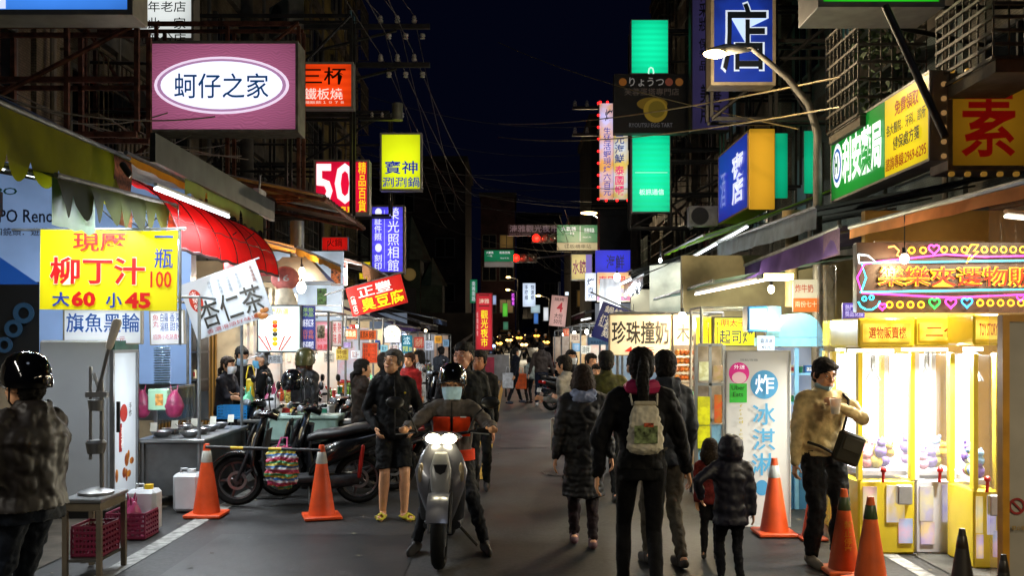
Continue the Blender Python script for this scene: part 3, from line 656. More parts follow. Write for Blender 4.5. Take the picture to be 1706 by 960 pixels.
sign('blue_backlit_panel', 'deep blue glowing panel behind the shrimp light box', (992, 417, 1050, 456), 21.6, '#1020d8', .8, [('海鮮', 1010, 425, 1040, 448, '#0c1470', .3, .01)], depth=.1, rim=0)
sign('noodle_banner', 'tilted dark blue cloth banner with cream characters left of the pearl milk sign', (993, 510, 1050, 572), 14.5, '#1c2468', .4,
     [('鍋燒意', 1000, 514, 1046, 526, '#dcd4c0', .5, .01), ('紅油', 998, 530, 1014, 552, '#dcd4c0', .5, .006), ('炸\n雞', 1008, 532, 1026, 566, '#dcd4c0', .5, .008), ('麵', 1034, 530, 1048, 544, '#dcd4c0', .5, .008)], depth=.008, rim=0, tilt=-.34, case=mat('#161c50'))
one(MB().cyl(P(984, 487, 14.55), P(1080, 530, 14.55), .012), 'banner_rod', GALV, 'rod along the top edge of the dark blue noodle banner', 'pole')
sign('small_blue_board', 'low blue-grey board with tiny lettering under the noodle banner', (979, 562, 1016, 575), 14.8, '#4a6c88', .6, [('板橋湳雅夜市', 984, 568, 1010, 573, '#18304c', .1, 0)], depth=.04, rim=0)
sign('pearl_milk_sign', 'cream light box with black characters and red price for pearl milk', (1015, 524, 1118, 593), 12, '#f2dfb4', .85,
     [('珍珠撞奶', 1019, 535, 1114, 574, '#15110c', 0, .016), ('40', 1041, 578, 1067, 590, '#e02818', .9, .02), ('元', 1075, 579, 1090, 590, '#e02818', .9, .008)], depth=.12, rim=.012, case=mat('#8d8168'))
sign('papaya_sign', 'cream light box right of the pearl milk sign, cut by yellow signs', (1121, 524, 1172, 594), 12.05, '#f2dfb4', .85,
     [('木瓜', 1127, 540, 1180, 568, '#15110c', 0, .012), ('50', 1155, 580, 1180, 592, '#e02818', .9, .02)][:0] + [('木', 1127, 540, 1148, 569, '#15110c', 0, .012), ('瓜', 1152, 540, 1171, 569, '#15110c', 0, .012), ('50', 1150, 579, 1169, 591, '#e02818', .9, .02)], depth=.12, rim=.012, case=mat('#8d8168'))
sign('small_yellow_sign', 'narrow yellow light box between the papaya sign and the cheese sign', (1160, 529, 1186, 575), 11.2, '#f4e81c', 1.0, [('現烤\n美味\n起司\n明太子', 1164, 534, 1182, 570, '#c89a10', .7, 0)], depth=.2, rim=0, tilt=.03)
sign('cheese_sign', 'wide yellow light box with red and navy characters for cheese grill', (1188, 528, 1259, 578), 11, '#e2e010', .9,
     [('明太子', 1201, 532, 1242, 545, '#d02010', .6, .004), ('起司烤', 1198, 550, 1255, 573, '#141c50', .1, .01)], depth=.1, rim=.015, case=mat('#2c2c2a'))
# LED shrimp sign
t = sign('led_shrimp_sign', 'tall light box with red bulbs along its edge and pink shrimp characters, far right side', (999, 172, 1022, 332), 28, '#e8a858', 1.0,
     [('烤', 1008, 182, 1021, 202, '#102c50', .2, .012), ('生\n猛\n活\n蝦\n現\n烤\n六\n百\n元', 1005, 212, 1018, 326, '#3848c0', .6, .01)], depth=.3, rim=0, wall=1, col2='#c8c0f0')
a = MB()
for k in range(9): a.ell(P(998, 172 + k * 20, 28) - V(t.location) - V((.02, .02, 0)), .04, nu=8, nv=6)
for k in range(3): a.ell(P(1000 + k * 12, 170, 28) - V(t.location), .04, nu=8, nv=6)
each(a, 'red_bulb', em('#ff2020', 3.0, 0), t)
t = sign('led_shrimp_box', 'light box with blue and pink characters directly right of the red-bulb sign', (1022.5, 224, 1047, 332), 27.9, '#e0c060', .95,
     [('元\n海\n鮮', 1024, 226, 1040, 272, '#2c50a8', .5, .012), ('泰\n國\n蝦', 1024, 276, 1040, 325, '#e83878', .9, .016)], depth=.3, rim=0, col2='#c8d8f0')
a = MB()
for k in range(3): a.ell(P(1010 + k * 18, 334, 27.9) - V(t.location), .04, nu=8, nv=6)
each(a, 'red_bulb', em('#ff2020', 3.0, 0), t)
sign('turquoise_sign', 'blank turquoise light box above the dark egg tart sign', (1051, 32, 1114, 123), 24, '#0ce0a0', .95, [('0', 1079, 111, 1090, 130, '#c8ffe8', 1, .0)], depth=.25, rim=.02, wall=1, mk='tubes', var=.08)
sign('turquoise_sign', 'turquoise light box with white characters below the dark egg tart sign', (1052, 222, 1117, 354), 24, '#0ce0a0', .95,
     [('板訊通信', 1065, 315, 1106, 325, '#d8fff0', 1.1, .012), ('#box', 1058, 287, 1112, 288, '#b0ffe0', 1)], depth=.25, rim=.02, wall=1, mk='tubes', var=.08)
t = sign('egg_tart_sign', 'dark unlit sign with pale script and a picture of an egg tart', (1023, 123, 1147, 222), 22, '#0b0a0c', 0,
     [('りょうつ', 1048, 129, 1106, 144, '#8c8884', .45, .012), ('芙蓉蛋塔專門店', 1040, 147, 1131, 159, '#5c5048', .3, 0), ('RYOUTSU EGG TART', 1048, 205, 1120, 212, '#6c6c70', .35, 0),
      ('#disc', 1031, 130, 1044, 143, '#8c5420', .4), ('#disc', 1108, 130, 1121, 143, '#7c4030', .4), ('#disc', 1125, 130, 1138, 143, '#8c5828', .4),
      ('#disc', 1061, 162, 1112, 184, '#70581c', .35), ('#disc1', 1072, 164, 1112, 204, '#8c7224', .4), ('#disc2', 1080, 168, 1108, 196, '#6c5c1c', .35)], depth=.25, rim=.02, wall=1, case=DKSTEEL)  # script and prints glow though the sign is unlit: light in their colour
sign('cosmetics_sign', 'tall dim lilac vertical sign with dark characters left of the big blue sign', (1151, -40, 1216, 218), 20, '#4c4478', .22,
     [('韓\n采\n妝', 1164, -20, 1180, 52, '#08060c', 0, .016), ('保\n養\n品', 1164, 64, 1180, 118, '#08060c', 0, .012), ('美\n髮\n用\n品', 1166, 130, 1200, 206, '#08060c', 0, .016)][:2] + [('美髮\n用品', 1166, 140, 1202, 206, '#08060c', 0, .012)], depth=.25, rim=.03, wall=1, case=DKSTEEL)
t = sign('big_blue_sign', 'large deep blue light box with an outlined dark character, behind the lit street lamp', (1184, -60, 1292, 142), 15, '#1a3cb0', .55,
     [('店', 1200, 2, 1280, 122, '#c8d8f0', .8, .018)], depth=.35, rim=.05, wall=1, case=mat('#a89a80', .5, .5), col2='#10206c')
f = [c for c in t.children if c.name.startswith('face')][0]
text(f, '店', (X(1240, 15) - X(1238, 15), -.026, Z(62, 15) - t.location.z), X(1276, 15) - X(1204, 15), X(113, 15) - X(0, 15), mat('#0a1420', .4), .008)
# vegetarian sign with bulbs
t = sign('vegetarian_sign', 'square amber sign with a bold red character framed by small bulbs', (1578, 122, 1722, 284), 10, '#9a6c14', .36,
     [('素', 1600, 146, 1690, 262, '#9c1008', .28, .014)], depth=.4, rim=.05, case=mat('#8a8070', .5, .3), wall=1)
for px in range(1585, 1720, 27):
    for py, dz in ((118, .02), (290, -.02)):
        q = P(px, py, 10) - V(t.location); b_ = MB().box(q, (.055, .06, .05), ch=.012).build('bulb', em('#d8a040', .5 if py < 200 else .25, 0), t)
for py in range(140, 270, 24):
    q = P(1572, py, 10) - V(t.location); MB().box(q, (.05, .06, .05), ch=.012).build('bulb', em('#c89a60', .4, 0), t)
# street-facing boards (plane x = const)
def side_sign(name, label, x, y0, y1, z0, z1, panels, depth=.25, case=ALU, face_dir=-1):
    "panels: (f0,f1,colour,strength,[(text,u0,v0,u1,v1,col,e,bold)]) f along the board left->right as read from the street"
    t = thing(name, label, 'sign', (x, (y0 + y1) / 2, z0)); w = y1 - y0; h = z1 - z0
    sgn = -1 if face_dir < 0 else 1
    MB().box((-sgn * (depth / 2 + .012), 0, h / 2), (depth, w, h), ch=.01).build('casing', case, t)
    m = MB(); q = .03
    for zz in (q / 2, h - q / 2): m.box((0, 0, zz), (.03, w, q))
    for yy in (-w / 2 + q / 2, w / 2 - q / 2): m.box((0, yy, h / 2), (.03, q, h - 2 * q))
    m.build('rim', case, t)
    for f0, f1, c, e, L in panels:
        ya = w / 2 - f0 * w if sgn < 0 else -w / 2 + f0 * w; yb = w / 2 - f1 * w if sgn < 0 else -w / 2 + f1 * w
        f = MB().box((0, (ya + yb) / 2, h / 2), (.02, abs(yb - ya) - .01, h - 2 * q)).build('face', em(c, e, .15, 1.5), t)
        for l in L:
            s, u0, v0, u1, v1, cc, ee, bo = l; uu = (u0 + u1) / 2
            y = ya + (yb - ya) * uu; pw = abs(yb - ya) * (u1 - u0)
            mm = em(cc, ee, 0) if ee else mat(cc, .5, 0, .05, 3, 0)
            if s.startswith('#disc'):
                n = 32; a = MB(); a.add([(sgn * (.012 + .004 * int(s[5:] or 0)), y + pw / 2 * math.cos(2 * PI * k / n), h * (1 - (v0 + v1) / 2) + h * (v1 - v0) / 2 * math.sin(2 * PI * k / n)) for k in range(n)], [tuple(range(n))])
                a.build('printed_disc', mm, f, smooth=False)
            elif s == '#box': MB().box((sgn * .0105, y, h * (1 - (v0 + v1) / 2)), (.004, pw, h * (v1 - v0))).build('printed_panel', mm, f)
            else: text(f, s, (sgn * .028, y, h * (1 - (v0 + v1) / 2)), pw, h * (v1 - v0), mm, bo, rot=(PI / 2, 0, sgn * PI / 2))
    return t
side_sign('pharmacy_sign', 'long green and yellow pharmacy light box along the right facade', 4.36, 10.0, 13.1, 3.62, 4.57,
    [(0, .61, '#0c8a2c', .8, [('利安藥局', .27, .2, .97, .82, '#f0fff4', 1.2, .03), ('#disc', .04, .2, .24, .82, '#e8f0f8', 1, 0), ('#disc1', .06, .27, .22, .75, '#2860b8', .6, 0), ('#disc2', .08, .32, .20, .70, '#eef6fc', 1, 0), ('H', .11, .38, .17, .63, '#187838', .4, .03)]),
     (.61, 1, '#e8cc10', .9, [('免費領取', .28, .12, .8, .3, '#c02010', .4, .012), ('各大醫院．牙科．診所', .08, .36, .95, .5, '#182818', 0, .004), ('健保處方箋', .24, .54, .82, .7, '#182818', 0, .01), ('諮詢專線:2969-6295', .06, .76, .96, .92, '#b83010', .4, .006)])])
t = side_sign('nightclub_sign', 'deep blue light box with a yellow edge jutting out over the right awnings', 3.94, 16.0, 18.3, 3.95, 5.25,
    [(0, 1, '#2030b0', .7, [('酒', .12, .3, .3, .8, '#8890e0', .7, .0), ('夜\n店', .52, .18, .9, .86, '#d8dcf4', 1.0, .03)])], depth=.02, case=mat('#9a8050'))
MB().box((.22, -1.16, .65), (.42, .05, 1.34), ch=.01).build('edge_panel', em('#dca428', .6, .12), t); MB().box((.22, 0, .65), (.38, 2.26, 1.28)).build('box_body', mat('#6e5a30'), t)
sign('green_top_sign', 'underside of a bright green light box cut off at the top edge on the right', (1362, -60, 1573, 12), 10.5, '#28c020', 1.0, [('#box', 1370, -55, 1565, -10, '#28c020', 1)], depth=.7, rim=.06, wall=1)
# neon sign
t = sign('neon_sign', 'black board with pink, cyan and yellow neon tubes around glowing orange characters', (1427, 404, 1730, 521), 8, '#120606', 0, [], depth=.08, rim=0, case=BLACKP)
f = [c for c in t.children if c.name.startswith('face')][0]; o = V(t.location)
f.data.materials[0] = mat((.05, .02, .01), .5, 0, .3, 3)
def npt(px, py): q = P(px, py, 7.96); return q - o
def neon(name, pts, col, s=3.5, r=.007): return MB().tube([npt(*p) for p in pts], r, 6).build(name, em(col, s, 0), t)
PK, CY, YE = '#ff38c0', '#38d8f8', '#ffb020'
neon('neon_tube', [(1727, 426), (1640, 428), (1575, 424), (1462, 436), (1440, 440), (1428, 463), (1436, 488), (1540, 494), (1590, 496), (1727, 490)], PK)
neon('neon_tube', [(1727, 434), (1435, 438), (1443, 463), (1434, 488)][::1], CY); neon('neon_tube', [(1433, 487), (1727, 482)], CY)
neon('neon_tube', [(1430, 424), (1431, 438), (1460, 437), (1446, 426), (1430, 424)], '#f0ffff')
def ring(cx, cy, r, col, name='neon_ring'): neon(name, [(cx + r * math.cos(a * PI / 8), cy + r * math.sin(a * PI / 8)) for a in range(17)], col, 3.5, .006)
for k in range(2): ring(1519 + k * 19, 417, 5, YE)
for k in range(3): ring(1573 + k * 17, 416, 5, YE)
for k in range(5): ring(1640 + k * 16, 416, 5, YE)
for k in range(4): ring(1482 + k * 17.5, 508, 5, YE)
for k in range(6): ring(1633 + k * 17, 505, 5, YE)
def heart(cx, cy, s, col): neon('neon_heart', [(cx + s * .62 * math.sin(a) ** 3 * 1.6, cy - s * (.81 * math.cos(a) - .31 * math.cos(2 * a) - .12 * math.cos(3 * a) - .06 * math.cos(4 * a))) for a in [k * PI / 12 for k in range(25)]], col, 3.5, .007)
heart(1556, 415, 9, PK); heart(1557, 505, 9, '#20e050'); heart(1584, 505, 9, PK); heart(1611, 504, 9, '#30a8f0'); heart(1470, 511, 6, PK); heart(1700, 496, 6, PK)
neon('neon_smile', [(1430, 503), (1434, 511), (1443, 516), (1453, 516), (1462, 510), (1466, 502)], CY); ring(1440, 498, 3.5, CY); ring(1452, 496, 3.5, CY)
neon('neon_bolt', [(1618, 408), (1609, 424), (1616, 424), (1610, 438), (1630, 419), (1622, 419), (1630, 408), (1618, 408)], YE)
neon('neon_dog', [(1480, 412), (1490, 410), (1498, 418), (1494, 425), (1503, 430), (1512, 416)], '#f0a050')
q = npt(1576, 461)
text(f, '樂樂夾選物販', (q.x + X(1600, 8) - X(1578, 8) - .02, q.y + .015, q.z + 0), X(1708, 8) - X(1447, 8), Z(444, 8) - Z(479, 8), em('#ffb428', 2.0, 0), .035)
text(f, '樂樂夾選物販', (q.x + X(1600, 8) - X(1578, 8) - .02, q.y, q.z), X(1706, 8) - X(1449, 8), Z(445.5, 8) - Z(477.5, 8), em('#b02800', .7, 0), .004)
lamp(t, (npt(1570, 460) - V((0, .35, 0))), 6, (1, .4, .3), 'POINT', .3) if 0 else None

for r, Y, lab in [((1292, 222, 1312, 330), 17, 'narrow turquoise glow in the gap right of the nightclub sign'), ((1340, 218, 1358, 322), 17.2, 'second narrow turquoise glow behind the lamp post')]:
    sign('turquoise_glow', lab, r, Y, '#0cc890', .55, [], depth=.05, rim=0)  # made-up glowing panels that paint in a turquoise glow
# ---------- awnings ----------
def thin(m, col, k=.5):
    "sun-bleached cloth lets lamp light through: mix in a translucent layer"
    n = m.node_tree
    if any(q.type == 'BSDF_TRANSLUCENT' for q in n.nodes): return m
    b = n.nodes['Principled BSDF']; o = [q for q in n.nodes if q.type == 'OUTPUT_MATERIAL'][0]
    t = n.nodes.new('ShaderNodeBsdfTranslucent'); t.inputs[0].default_value = (*[min(1, c * 1.2) for c in S(col)], 1); x = n.nodes.new('ShaderNodeMixShader'); x.inputs[0].default_value = k
    n.links.new(b.outputs[0], x.inputs[1]); n.links.new(t.outputs[0], x.inputs[2]); n.links.new(x.outputs[0], o.inputs[0]); return m
def cloth(col, alpha=1, rough=.75, var=.35, scale=2.5): return thin(mat(col, rough, 0, var, scale, .35, alpha), col)
def awning(label, x, y0, y1, z, xb, zb, col, drop=.3, scal=8, vcol=None, amp=.06, sag=.06, frame=True, slope=None, z1=None, ragged=0, vmat=None, cmat=None, tube=True, seed=1):
    "front edge along Y at x,z (z1 at y1); back edge at xb,zb"
    z1 = z if z1 is None else z1; r = random.Random(seed)
    t = thing('awning', label, 'awning', (x, (y0 + y1) / 2, z), group='awnings over the stalls')
    ez = lambda u: z + (z1 - z) * u
    ph = r.uniform(0, 6)
    def f(u, v):
        y = y0 + (y1 - y0) * u; k = math.sin(PI * v)
        return (x + (xb - x) * v, y, ez(u) + (zb - z) * v - sag * k * (1 + .5 * math.sin(u * 9 + ph)) + .012 * math.sin(u * 40 + v * 7))
    MB().grid(f, 40, 10).build('canopy', cmat or cloth(col), t, True)
    if drop:
        N = scal * 8; m = MB(); vs = []; J = 5
        cuts = [r.uniform(.3, 1) for _ in range(scal + 1)]
        for i in range(N + 1):
            u = i / N; y = y0 + (y1 - y0) * u; s = abs(math.sin(PI * u * scal)) ** .6
            dr = drop - amp + amp * s - (ragged * cuts[int(u * scal)] * (.5 + .5 * math.sin(u * 57)) if ragged else 0)
            for j in range(J + 1):
                q = j / J
                vs.append((x + .02 * q * math.sin(u * 30 + ph) + (-.02 if x > 0 else .02) * q, y, ez(u) - dr * q))
        fs = [(i * (J + 1) + j, (i + 1) * (J + 1) + j, (i + 1) * (J + 1) + j + 1, i * (J + 1) + j + 1) for i in range(N) for j in range(J)]
        m.add(vs, fs); m.build('valance', vmat or cloth(vcol or col), t, True)
    if frame:
        m = MB().cyl((x, y0, z), (x, y1, z1), .022, n=8)
        for k in range(max(2, int((y1 - y0) / 1.2))):
            u = (k + .5) / max(2, int((y1 - y0) / 1.2)); y = y0 + (y1 - y0) * u; m.cyl((x, y, ez(u) - .01), (xb, y, ez(u) + (zb - z) - .06), .016, n=6)
        each(m, 'frame_pole', GALV, t, True)
    return t
def tube_lamp(label, a, b, power=25, col=COOL, ccol='#eef6ff', s=6, on=True):
    a, b = V(a), V(b); t = thing('tube_light', label, 'tube light', tuple(a), group='fluorescent tubes under the awnings')
    MB().cyl(a, b, .016, n=8).build('tube', em(ccol, s, 0), t, True)
    up = V((0, 0, .035)); MB().cyl(a + up, b + up, .02, n=6).build('batten', WHITEP, t, True)
    if power:
        o = lamp(t, (a + b) / 2 - a - V((0, 0, .06)), power, col, 'AREA', (b - a).length, .06)
        d = (b - a).normalized(); o.rotation_euler = Matrix((d, V((0, 0, 1)).cross(d).normalized(), V((0, 0, 1)))).transposed().to_euler() if abs(d.z) < .5 else (0, 0, 0)
    return t
def bulb(label, p, power=30, col=WARM, ccol='#ffe8b8', r=.045, s=12, group='bare bulbs over the stalls'):
    p = V(p); t = thing('light_bulb', label, 'light bulb', tuple(p), group=group)
    MB().ell((0, 0, 0), (r, r, r * 1.25)).build('glass', em(ccol, s, 0), t)
    MB().cyl((0, 0, r * 1.1), (0, 0, r * 1.1 + .05), .022).build('socket', BLACKP, t); MB().cyl((0, 0, r * 1.1 + .05), (0, 0, r + .35), .005, n=5).build('cord', BLACKP, t)
    if power: lamp(t, (0, 0, -r * 1.6), power, col, 'POINT', .06)
    return t
OLIVE = '#5e6410'; 
# left
awning('large mouldy green awning with a deep scalloped valance at the upper left', -3.6, 4.2, 9.03, 3.38, -6.3, 4.75, '#3a4518', .52, 13, '#8a8a10', .17, .05, z1=3.46, seed=2)
MB().box((0, 0, 0), (.001, .001, .001))
m = MB().grid(lambda u, v: (-3.575 + .01 * math.sin(v * 9), 8.62 + .4 * u, 3.42 - .62 * v), 4, 6); one(m, 'checked_cloth_strip', mat('#9a5a3c', .8, 0, .3, 30, .3, kind='plaid', bs=18), 'faded red checked strip hanging at the end of the large green awning', 'cloth')
awning('second green awning with torn scallops above the yellow juice banner', -3.42, 7.2, 9.75, 2.99, -5.6, 3.45, '#333c16', .33, 9, '#3a3f14', .17, .02, z1=3.12, ragged=.12, seed=3)
m = MB().grid(lambda u, v: (-3.40 + .01 * math.sin(v * 7), 9.5 + .28 * u, 3.12 - .42 * v), 3, 5); one(m, 'checked_cloth_strip', mat('#a86a40', .8, 0, .3, 30, .3, kind='plaid', bs=20), 'faded orange checked strip at the torn end of the second green awning', 'cloth')
m = MB().grid(lambda u, v: (-3.46, 7.22 + .75 * u, 2.98 - .36 * v + .02 * math.sin(u * 20) * v), 6, 4); one(m, 'lit_plastic_sheet', mat('#b8f0c8', .4, 0, .1, 4, .2), 'pale green lit plastic strip hanging at the near end of the second green awning', 'plastic sheet')
awning('white canvas awning with a yellow edge between the green awning and the red one', -3.7, 9.2, 12.0, 3.55, -6.3, 4.15, '#cfc8b8', .1, 3, '#d89a28', 0, .05, seed=4)
# red curved awning
t = thing('awning', 'large bright red curved awning with black seams on the left', 'awning', (-3.3, 11, 2.8), group='awnings over the stalls')
def rf(u, v):
    a = v * PI / 2; return (-3.24 - .75 * (1 - math.cos(a)), 9.35 + 3.95 * u, 2.64 + .74 * math.sin(a) + .01 * math.sin(u * 50))
MB().grid(rf, 40, 14).build('canopy', thin(mat('#d40e0e', .8, 0, .2, 2, .25), '#d40e0e', .4), t, True)
m = MB().add([rf(1, k / 12) for k in range(13)] + [(-3.99, 13.3, 2.64)], [tuple(range(14))]).build('end_panel', mat('#a00c0c', .5, 0, .3, 2, .2), t, True)
m = MB()
for k in range(7): m.tube([(p[0] + .006, p[1], p[2]) for p in [rf(k / 6, j / 10) for j in range(11)]], .006, 5)
m.tube([rf(k / 20, .28) for k in range(21)], .006, 5); m.tube([rf(k / 20, 0) for k in range(21)], .018, 6); each(m, 'seam', mat('#3a0606', .6), t, True)
# torn olive strip in front of the red awning
def ts(u, v): 
    y = 9.45 + 2.9 * u; return (-3.22 + .02 * math.sin(u * 14), y, 3.50 - .12 * u - v * (.33 - .05 * u - .05 * abs(math.sin(u * 31)) - (.12 if .2 < u % .45 < .26 else 0)))
one(MB().grid(ts, 50, 4), 'torn_valance', cloth('#5c6a2c'), 'ragged olive green strip hanging in front of the red awning', 'cloth')
m = MB().grid(lambda u, v: (-3.15 - .28 * v, 8.9 + 4.1 * u, 3.66 + .10 * v + .34 * (1 - v) * 0 + .16 * v - .04 * u), 30, 3)
m2 = MB().box((-3.2, 10.7, 3.47), (.05, 4.3, .26), M=Matrix.Rotation(.0, 3, 'X'))
one(m2, 'steel_fascia', mat('#47494a', .45, .6, .3, 3, .2), 'long dull steel fascia above the red awning, below the pink oval sign', 'fascia')
# corrugated canopy
t = thing('metal_canopy', 'rusty grey corrugated metal canopy jutting out below the pink oval sign', 'canopy', (-4, 15, 3.9))
def cf(u, v): return (-6.2 + 3.55 * u, 13.6 + 3.6 * v, 4.55 - .75 * u + .02 * math.sin(v * 95))
MB().grid(cf, 4, 70).build('roof_sheet', mat('#5a615e', .55, .4, .4, 2, .2), t, True)
m = MB()
for yy in (13.62, 15.4, 17.2): m.cyl((-6.2, yy, 4.45), (-2.66, yy, 3.74), .03, n=6)
m.cyl((-2.66, 13.6, 3.76), (-2.66, 17.25, 3.76), .035, n=6); each(m, 'roof_beam', RUST, t, True)
awning('cream and orange awning lit from below, behind the red awning', -3.0, 13.3, 17.0, 3.05, -5.4, 3.7, '#c8873a', .12, 8, '#b07828', .02, .06, seed=5)
awning('brown awning with a ragged scalloped edge above the stall bulbs', -2.65, 17.0, 22.5, 3.12, -5.0, 3.7, '#4c3428', .36, 16, '#513826', .14, .03, ragged=.1, seed=6)
awning('purple awning low over the far left stalls', -2.35, 19.2, 24.5, 2.05, -4.2, 2.75, '#43305c', .10, 5, '#4a3468', .01, .04, seed=7)
awning('dark awning at the far end of the left stalls', -2.4, 25.0, 31.0, 2.2, -4.4, 2.9, '#26262c', .16, 8, None, .02, .03, seed=8)
awning('blue striped awning over the last left stalls', -2.6, 31.5, 38.0, 2.5, -4.6, 3.0, '#2c3c58', .2, 10, None, .04, .03, seed=9)
# right
awning('broad cream awning glowing orange along the top right edge', 3.2, 4.3, 9.1, 2.70, 6.3, 3.35, '#e0a060', .11, 2, '#e8a468', .0, .04, seed=10, z1=2.82)
awning('purple awning with a crumpled valance over the ice cream stall', 3.2, 9.36, 13.2, 2.86, 5.9, 3.35, '#2c2440', .27, 2, '#54407a', .01, .04, z1=2.78, seed=11)
m = MB().grid(lambda u, v: (3.185, 9.33 + .5 * u, 2.85 - .27 * v), 3, 4); one(m, 'checked_cloth_strip', mat('#7c5a80', .8, 0, .3, 30, .3, kind='plaid', bs=22), 'faded mauve checked strip at the near end of the purple awning', 'cloth')
awning('grey pleated awning above the purple one', 3.4, 10.7, 15.9, 3.24, 6.1, 3.8, '#3a444c', .26, 2, None, .01, .03, z1=3.36, vmat=mat('#5b6a76', .6, 0, .2, 4, .6, kind='corr', bs=9), seed=12)
awning('bright green awning under the nightclub sign', 3.1, 15.5, 19.5, 3.45, 5.9, 4.5, '#54801c', .06, 4, '#6a9c20', .01, .04, z1=3.5, seed=13)
awning('long dark awning running back to the crossing on the right', 2.55, 20.5, 31, 3.25, 5.2, 4.1, '#1c2622', .1, 6, '#2c3430', .02, .05, z1=3.3, seed=14)
awning('small grey-green awning low over the pearl milk stall', 2.6, 12.4, 17.5, 2.52, 5.6, 3.1, '#5c7468', .04, 2, '#5c7468', .01, .03, z1=2.5, seed=15)
awning('black plastic awning end flapping beside the white pillar', 2.4, 17.6, 20.6, 2.95, 3.2, 3.35, '#14161a', .34, 3, '#1c2024', .12, .02, seed=16, vmat=mat('#20242a', .25, 0, .3, 3, .5))
awning('maroon awning over the far right stalls', 2.4, 31.5, 38.5, 2.7, 5.0, 3.3, '#402028', .2, 9, None, .04, .03, seed=17)
# translucent tarp above right stalls
t = thing('tarpaulin', 'creased pale tarpaulin stretched above the milk and cheese stalls', 'tarpaulin', (3, 13.5, 2.2))
def tf(u, v): return (2.55 + 3.3 * u, 17.8 - .25 * u, 2.15 + 1.0 * v + .02 * math.sin(u * 17 + v * 5) - .03 * math.sin(v * 4) * math.sin(u * 6))
MB().grid(tf, 40, 14).build('sheet', mat('#b9b8a2', .45, 0, .18, 3, .4), t, True)
m = MB().box((3.74, 17.65, 2.65), (.13, .03, 1.0)); m.build('yellow_strap', mat('#d89a20', .6), t, True)
one(MB().grid(lambda u, v: (1.78 + .42 * u, 19.5 + .02 * math.sin(u * 12), 2.0 + 1.0 * v), 8, 8), 'white_plastic_sheet', mat('#cdd6e4', .4, 0, .15, 3, .4), 'vertical white plastic sheet beside the black awning end on the right', 'plastic sheet')
# hanging clear plastic at right edge
t = thing('clear_plastic_curtain', 'wrinkled clear plastic curtain hanging beside the neon board at the right edge', 'curtain', (3.9, 7, 0))
MB().grid(lambda u, v: (3.48 + .62 * u, 6.99 + .02 * math.sin(u * 21 + v * 2), .0 + 2.78 * v), 24, 20).build('sheet', mat('#f4e0d0', .12, 0, .1, 5, .5, alpha=.30), t, True)
one(MB().grid(lambda u, v: (2.72 + .16 * u, 8.55 + .03 * math.sin(u * 9 + v * 3), .0 + 2.42 * v), 12, 20), 'clear_plastic_curtain', mat('#d8d0c0', .12, .2, .2, 6, .6, alpha=.5), 'narrow crumpled clear plastic strip between the ice cream stall and the claw machines', 'curtain')
# ---------- tubes and bulbs ----------
tube_lamp('bright tube light slanting in front of the red awning', (-3.1, 8.35, 3.07), (-3.1, 10.5, 3.1), 45)
tube_lamp('tube light below the white canvas awning', (-4.2, 9.4, 3.5), (-4.2, 11.3, 3.5), 50)
tube_lamp('tube light under the large green awning near the billboard', (-4.2, 7.6, 3.15), (-3.85, 9.0, 3.15), 40, s=4)
tube_lamp('tube light behind the torn green scallops', (-4.3, 9.8, 3.25), (-3.95, 11.2, 3.25), 30)
tube_lamp('tube light deep inside the stall behind the red awning', (-4.3, 12.6, 2.95), (-3.7, 13.9, 2.9), 40)
tube_lamp('tube light under the dark strip left of the red tofu banner', (-3.5, 15.2, 2.23), (-2.95, 16.4, 2.16), 30)
tube_lamp('tube light under the purple awning at far left stalls', (-2.75, 20.5, 1.98), (-2.45, 23, 1.95), 35)
bulb('warm bright bulb left of the red lamp under the cream awning', P(503, 451, 14.6), 65, WARM)
bulb('dazzling white bulb just under the warm one', P(502, 479, 14.2), 75, (1, .95, .85), '#fff8ec', .07)
bulb('white bulb before the red hanging board', P(546, 438, 17.4), 55, (1, .96, .9), '#ffffff', .05)
bulb('white bulb at the right edge of the red hanging board', P(573, 452, 17.4), 55, (1, .96, .9), '#ffffff', .05)
bulb('small bulb at the right end of the yellow juice banner', P(297, 404, 9.3), 22, NEUT, '#fff4dc', .025)
bulb('bulb over the far left stalls by the orange boards', (-3.0, 18.6, 2.0), 40, WARM)
bulb('bulb over the farthest left stall', (-3.0, 27.5, 1.95), 45, NEUT); bulb('bulb under the blue striped awning', (-3.1, 34.5, 2.1), 45, NEUT)
bulb('bulb at the left corner of the papaya sign', P(1137, 528, 11.7), 35, WARM, '#fff0c8', .05)
t = thing('floodlight', 'square warm floodlight glaring below the purple awning', 'floodlight', P(1292, 466, 9.9)); MB().box((0, 0, .03), (.34, .22, .05), ch=.01).build('housing', BLACKP, t); MB().box((0, -.02, 0), (.30, .2, .012)).box((0, -.125, .03), (.30, .012, .045)).build('lens', em('#fff0a0', 9, 0), t); lamp(t, (0, -.1, -.08), 55, (1, .88, .5), 'POINT', .1)
bulb('bulb on the neon board', P(1507, 431, 7.8), 14, WARM, '#ffe6c0', .035)
bulb('bright white bulb in front of the shrimp light box', P(1028, 462, 18), 26, (1, .98, .95), '#ffffff', .06)
bulb('small white bulb on the black awning end', P(1100, 434, 17), 20, COOL, '#f0faff', .03)
bulb('small bulb above the fried goods rack', P(1180, 595, 10.6), 12, WARM, '#fff0d0', .03)
bulb('second small bulb above the fried goods rack', P(1195, 594, 10.6), 12, WARM, '#fff0d0', .03)
tube_lamp('long bright tube under the green awning beside the grey pleated one', P(1140, 437, 19), P(1245, 378, 15.6), 60)
bulb('bulb behind the pale tarpaulin on the right', (4.0, 18.6, 2.9), 60, NEUT)
bulb('bulb above the cheese sign', (3.4, 12.6, 2.42), 45, (1, .9, .65))
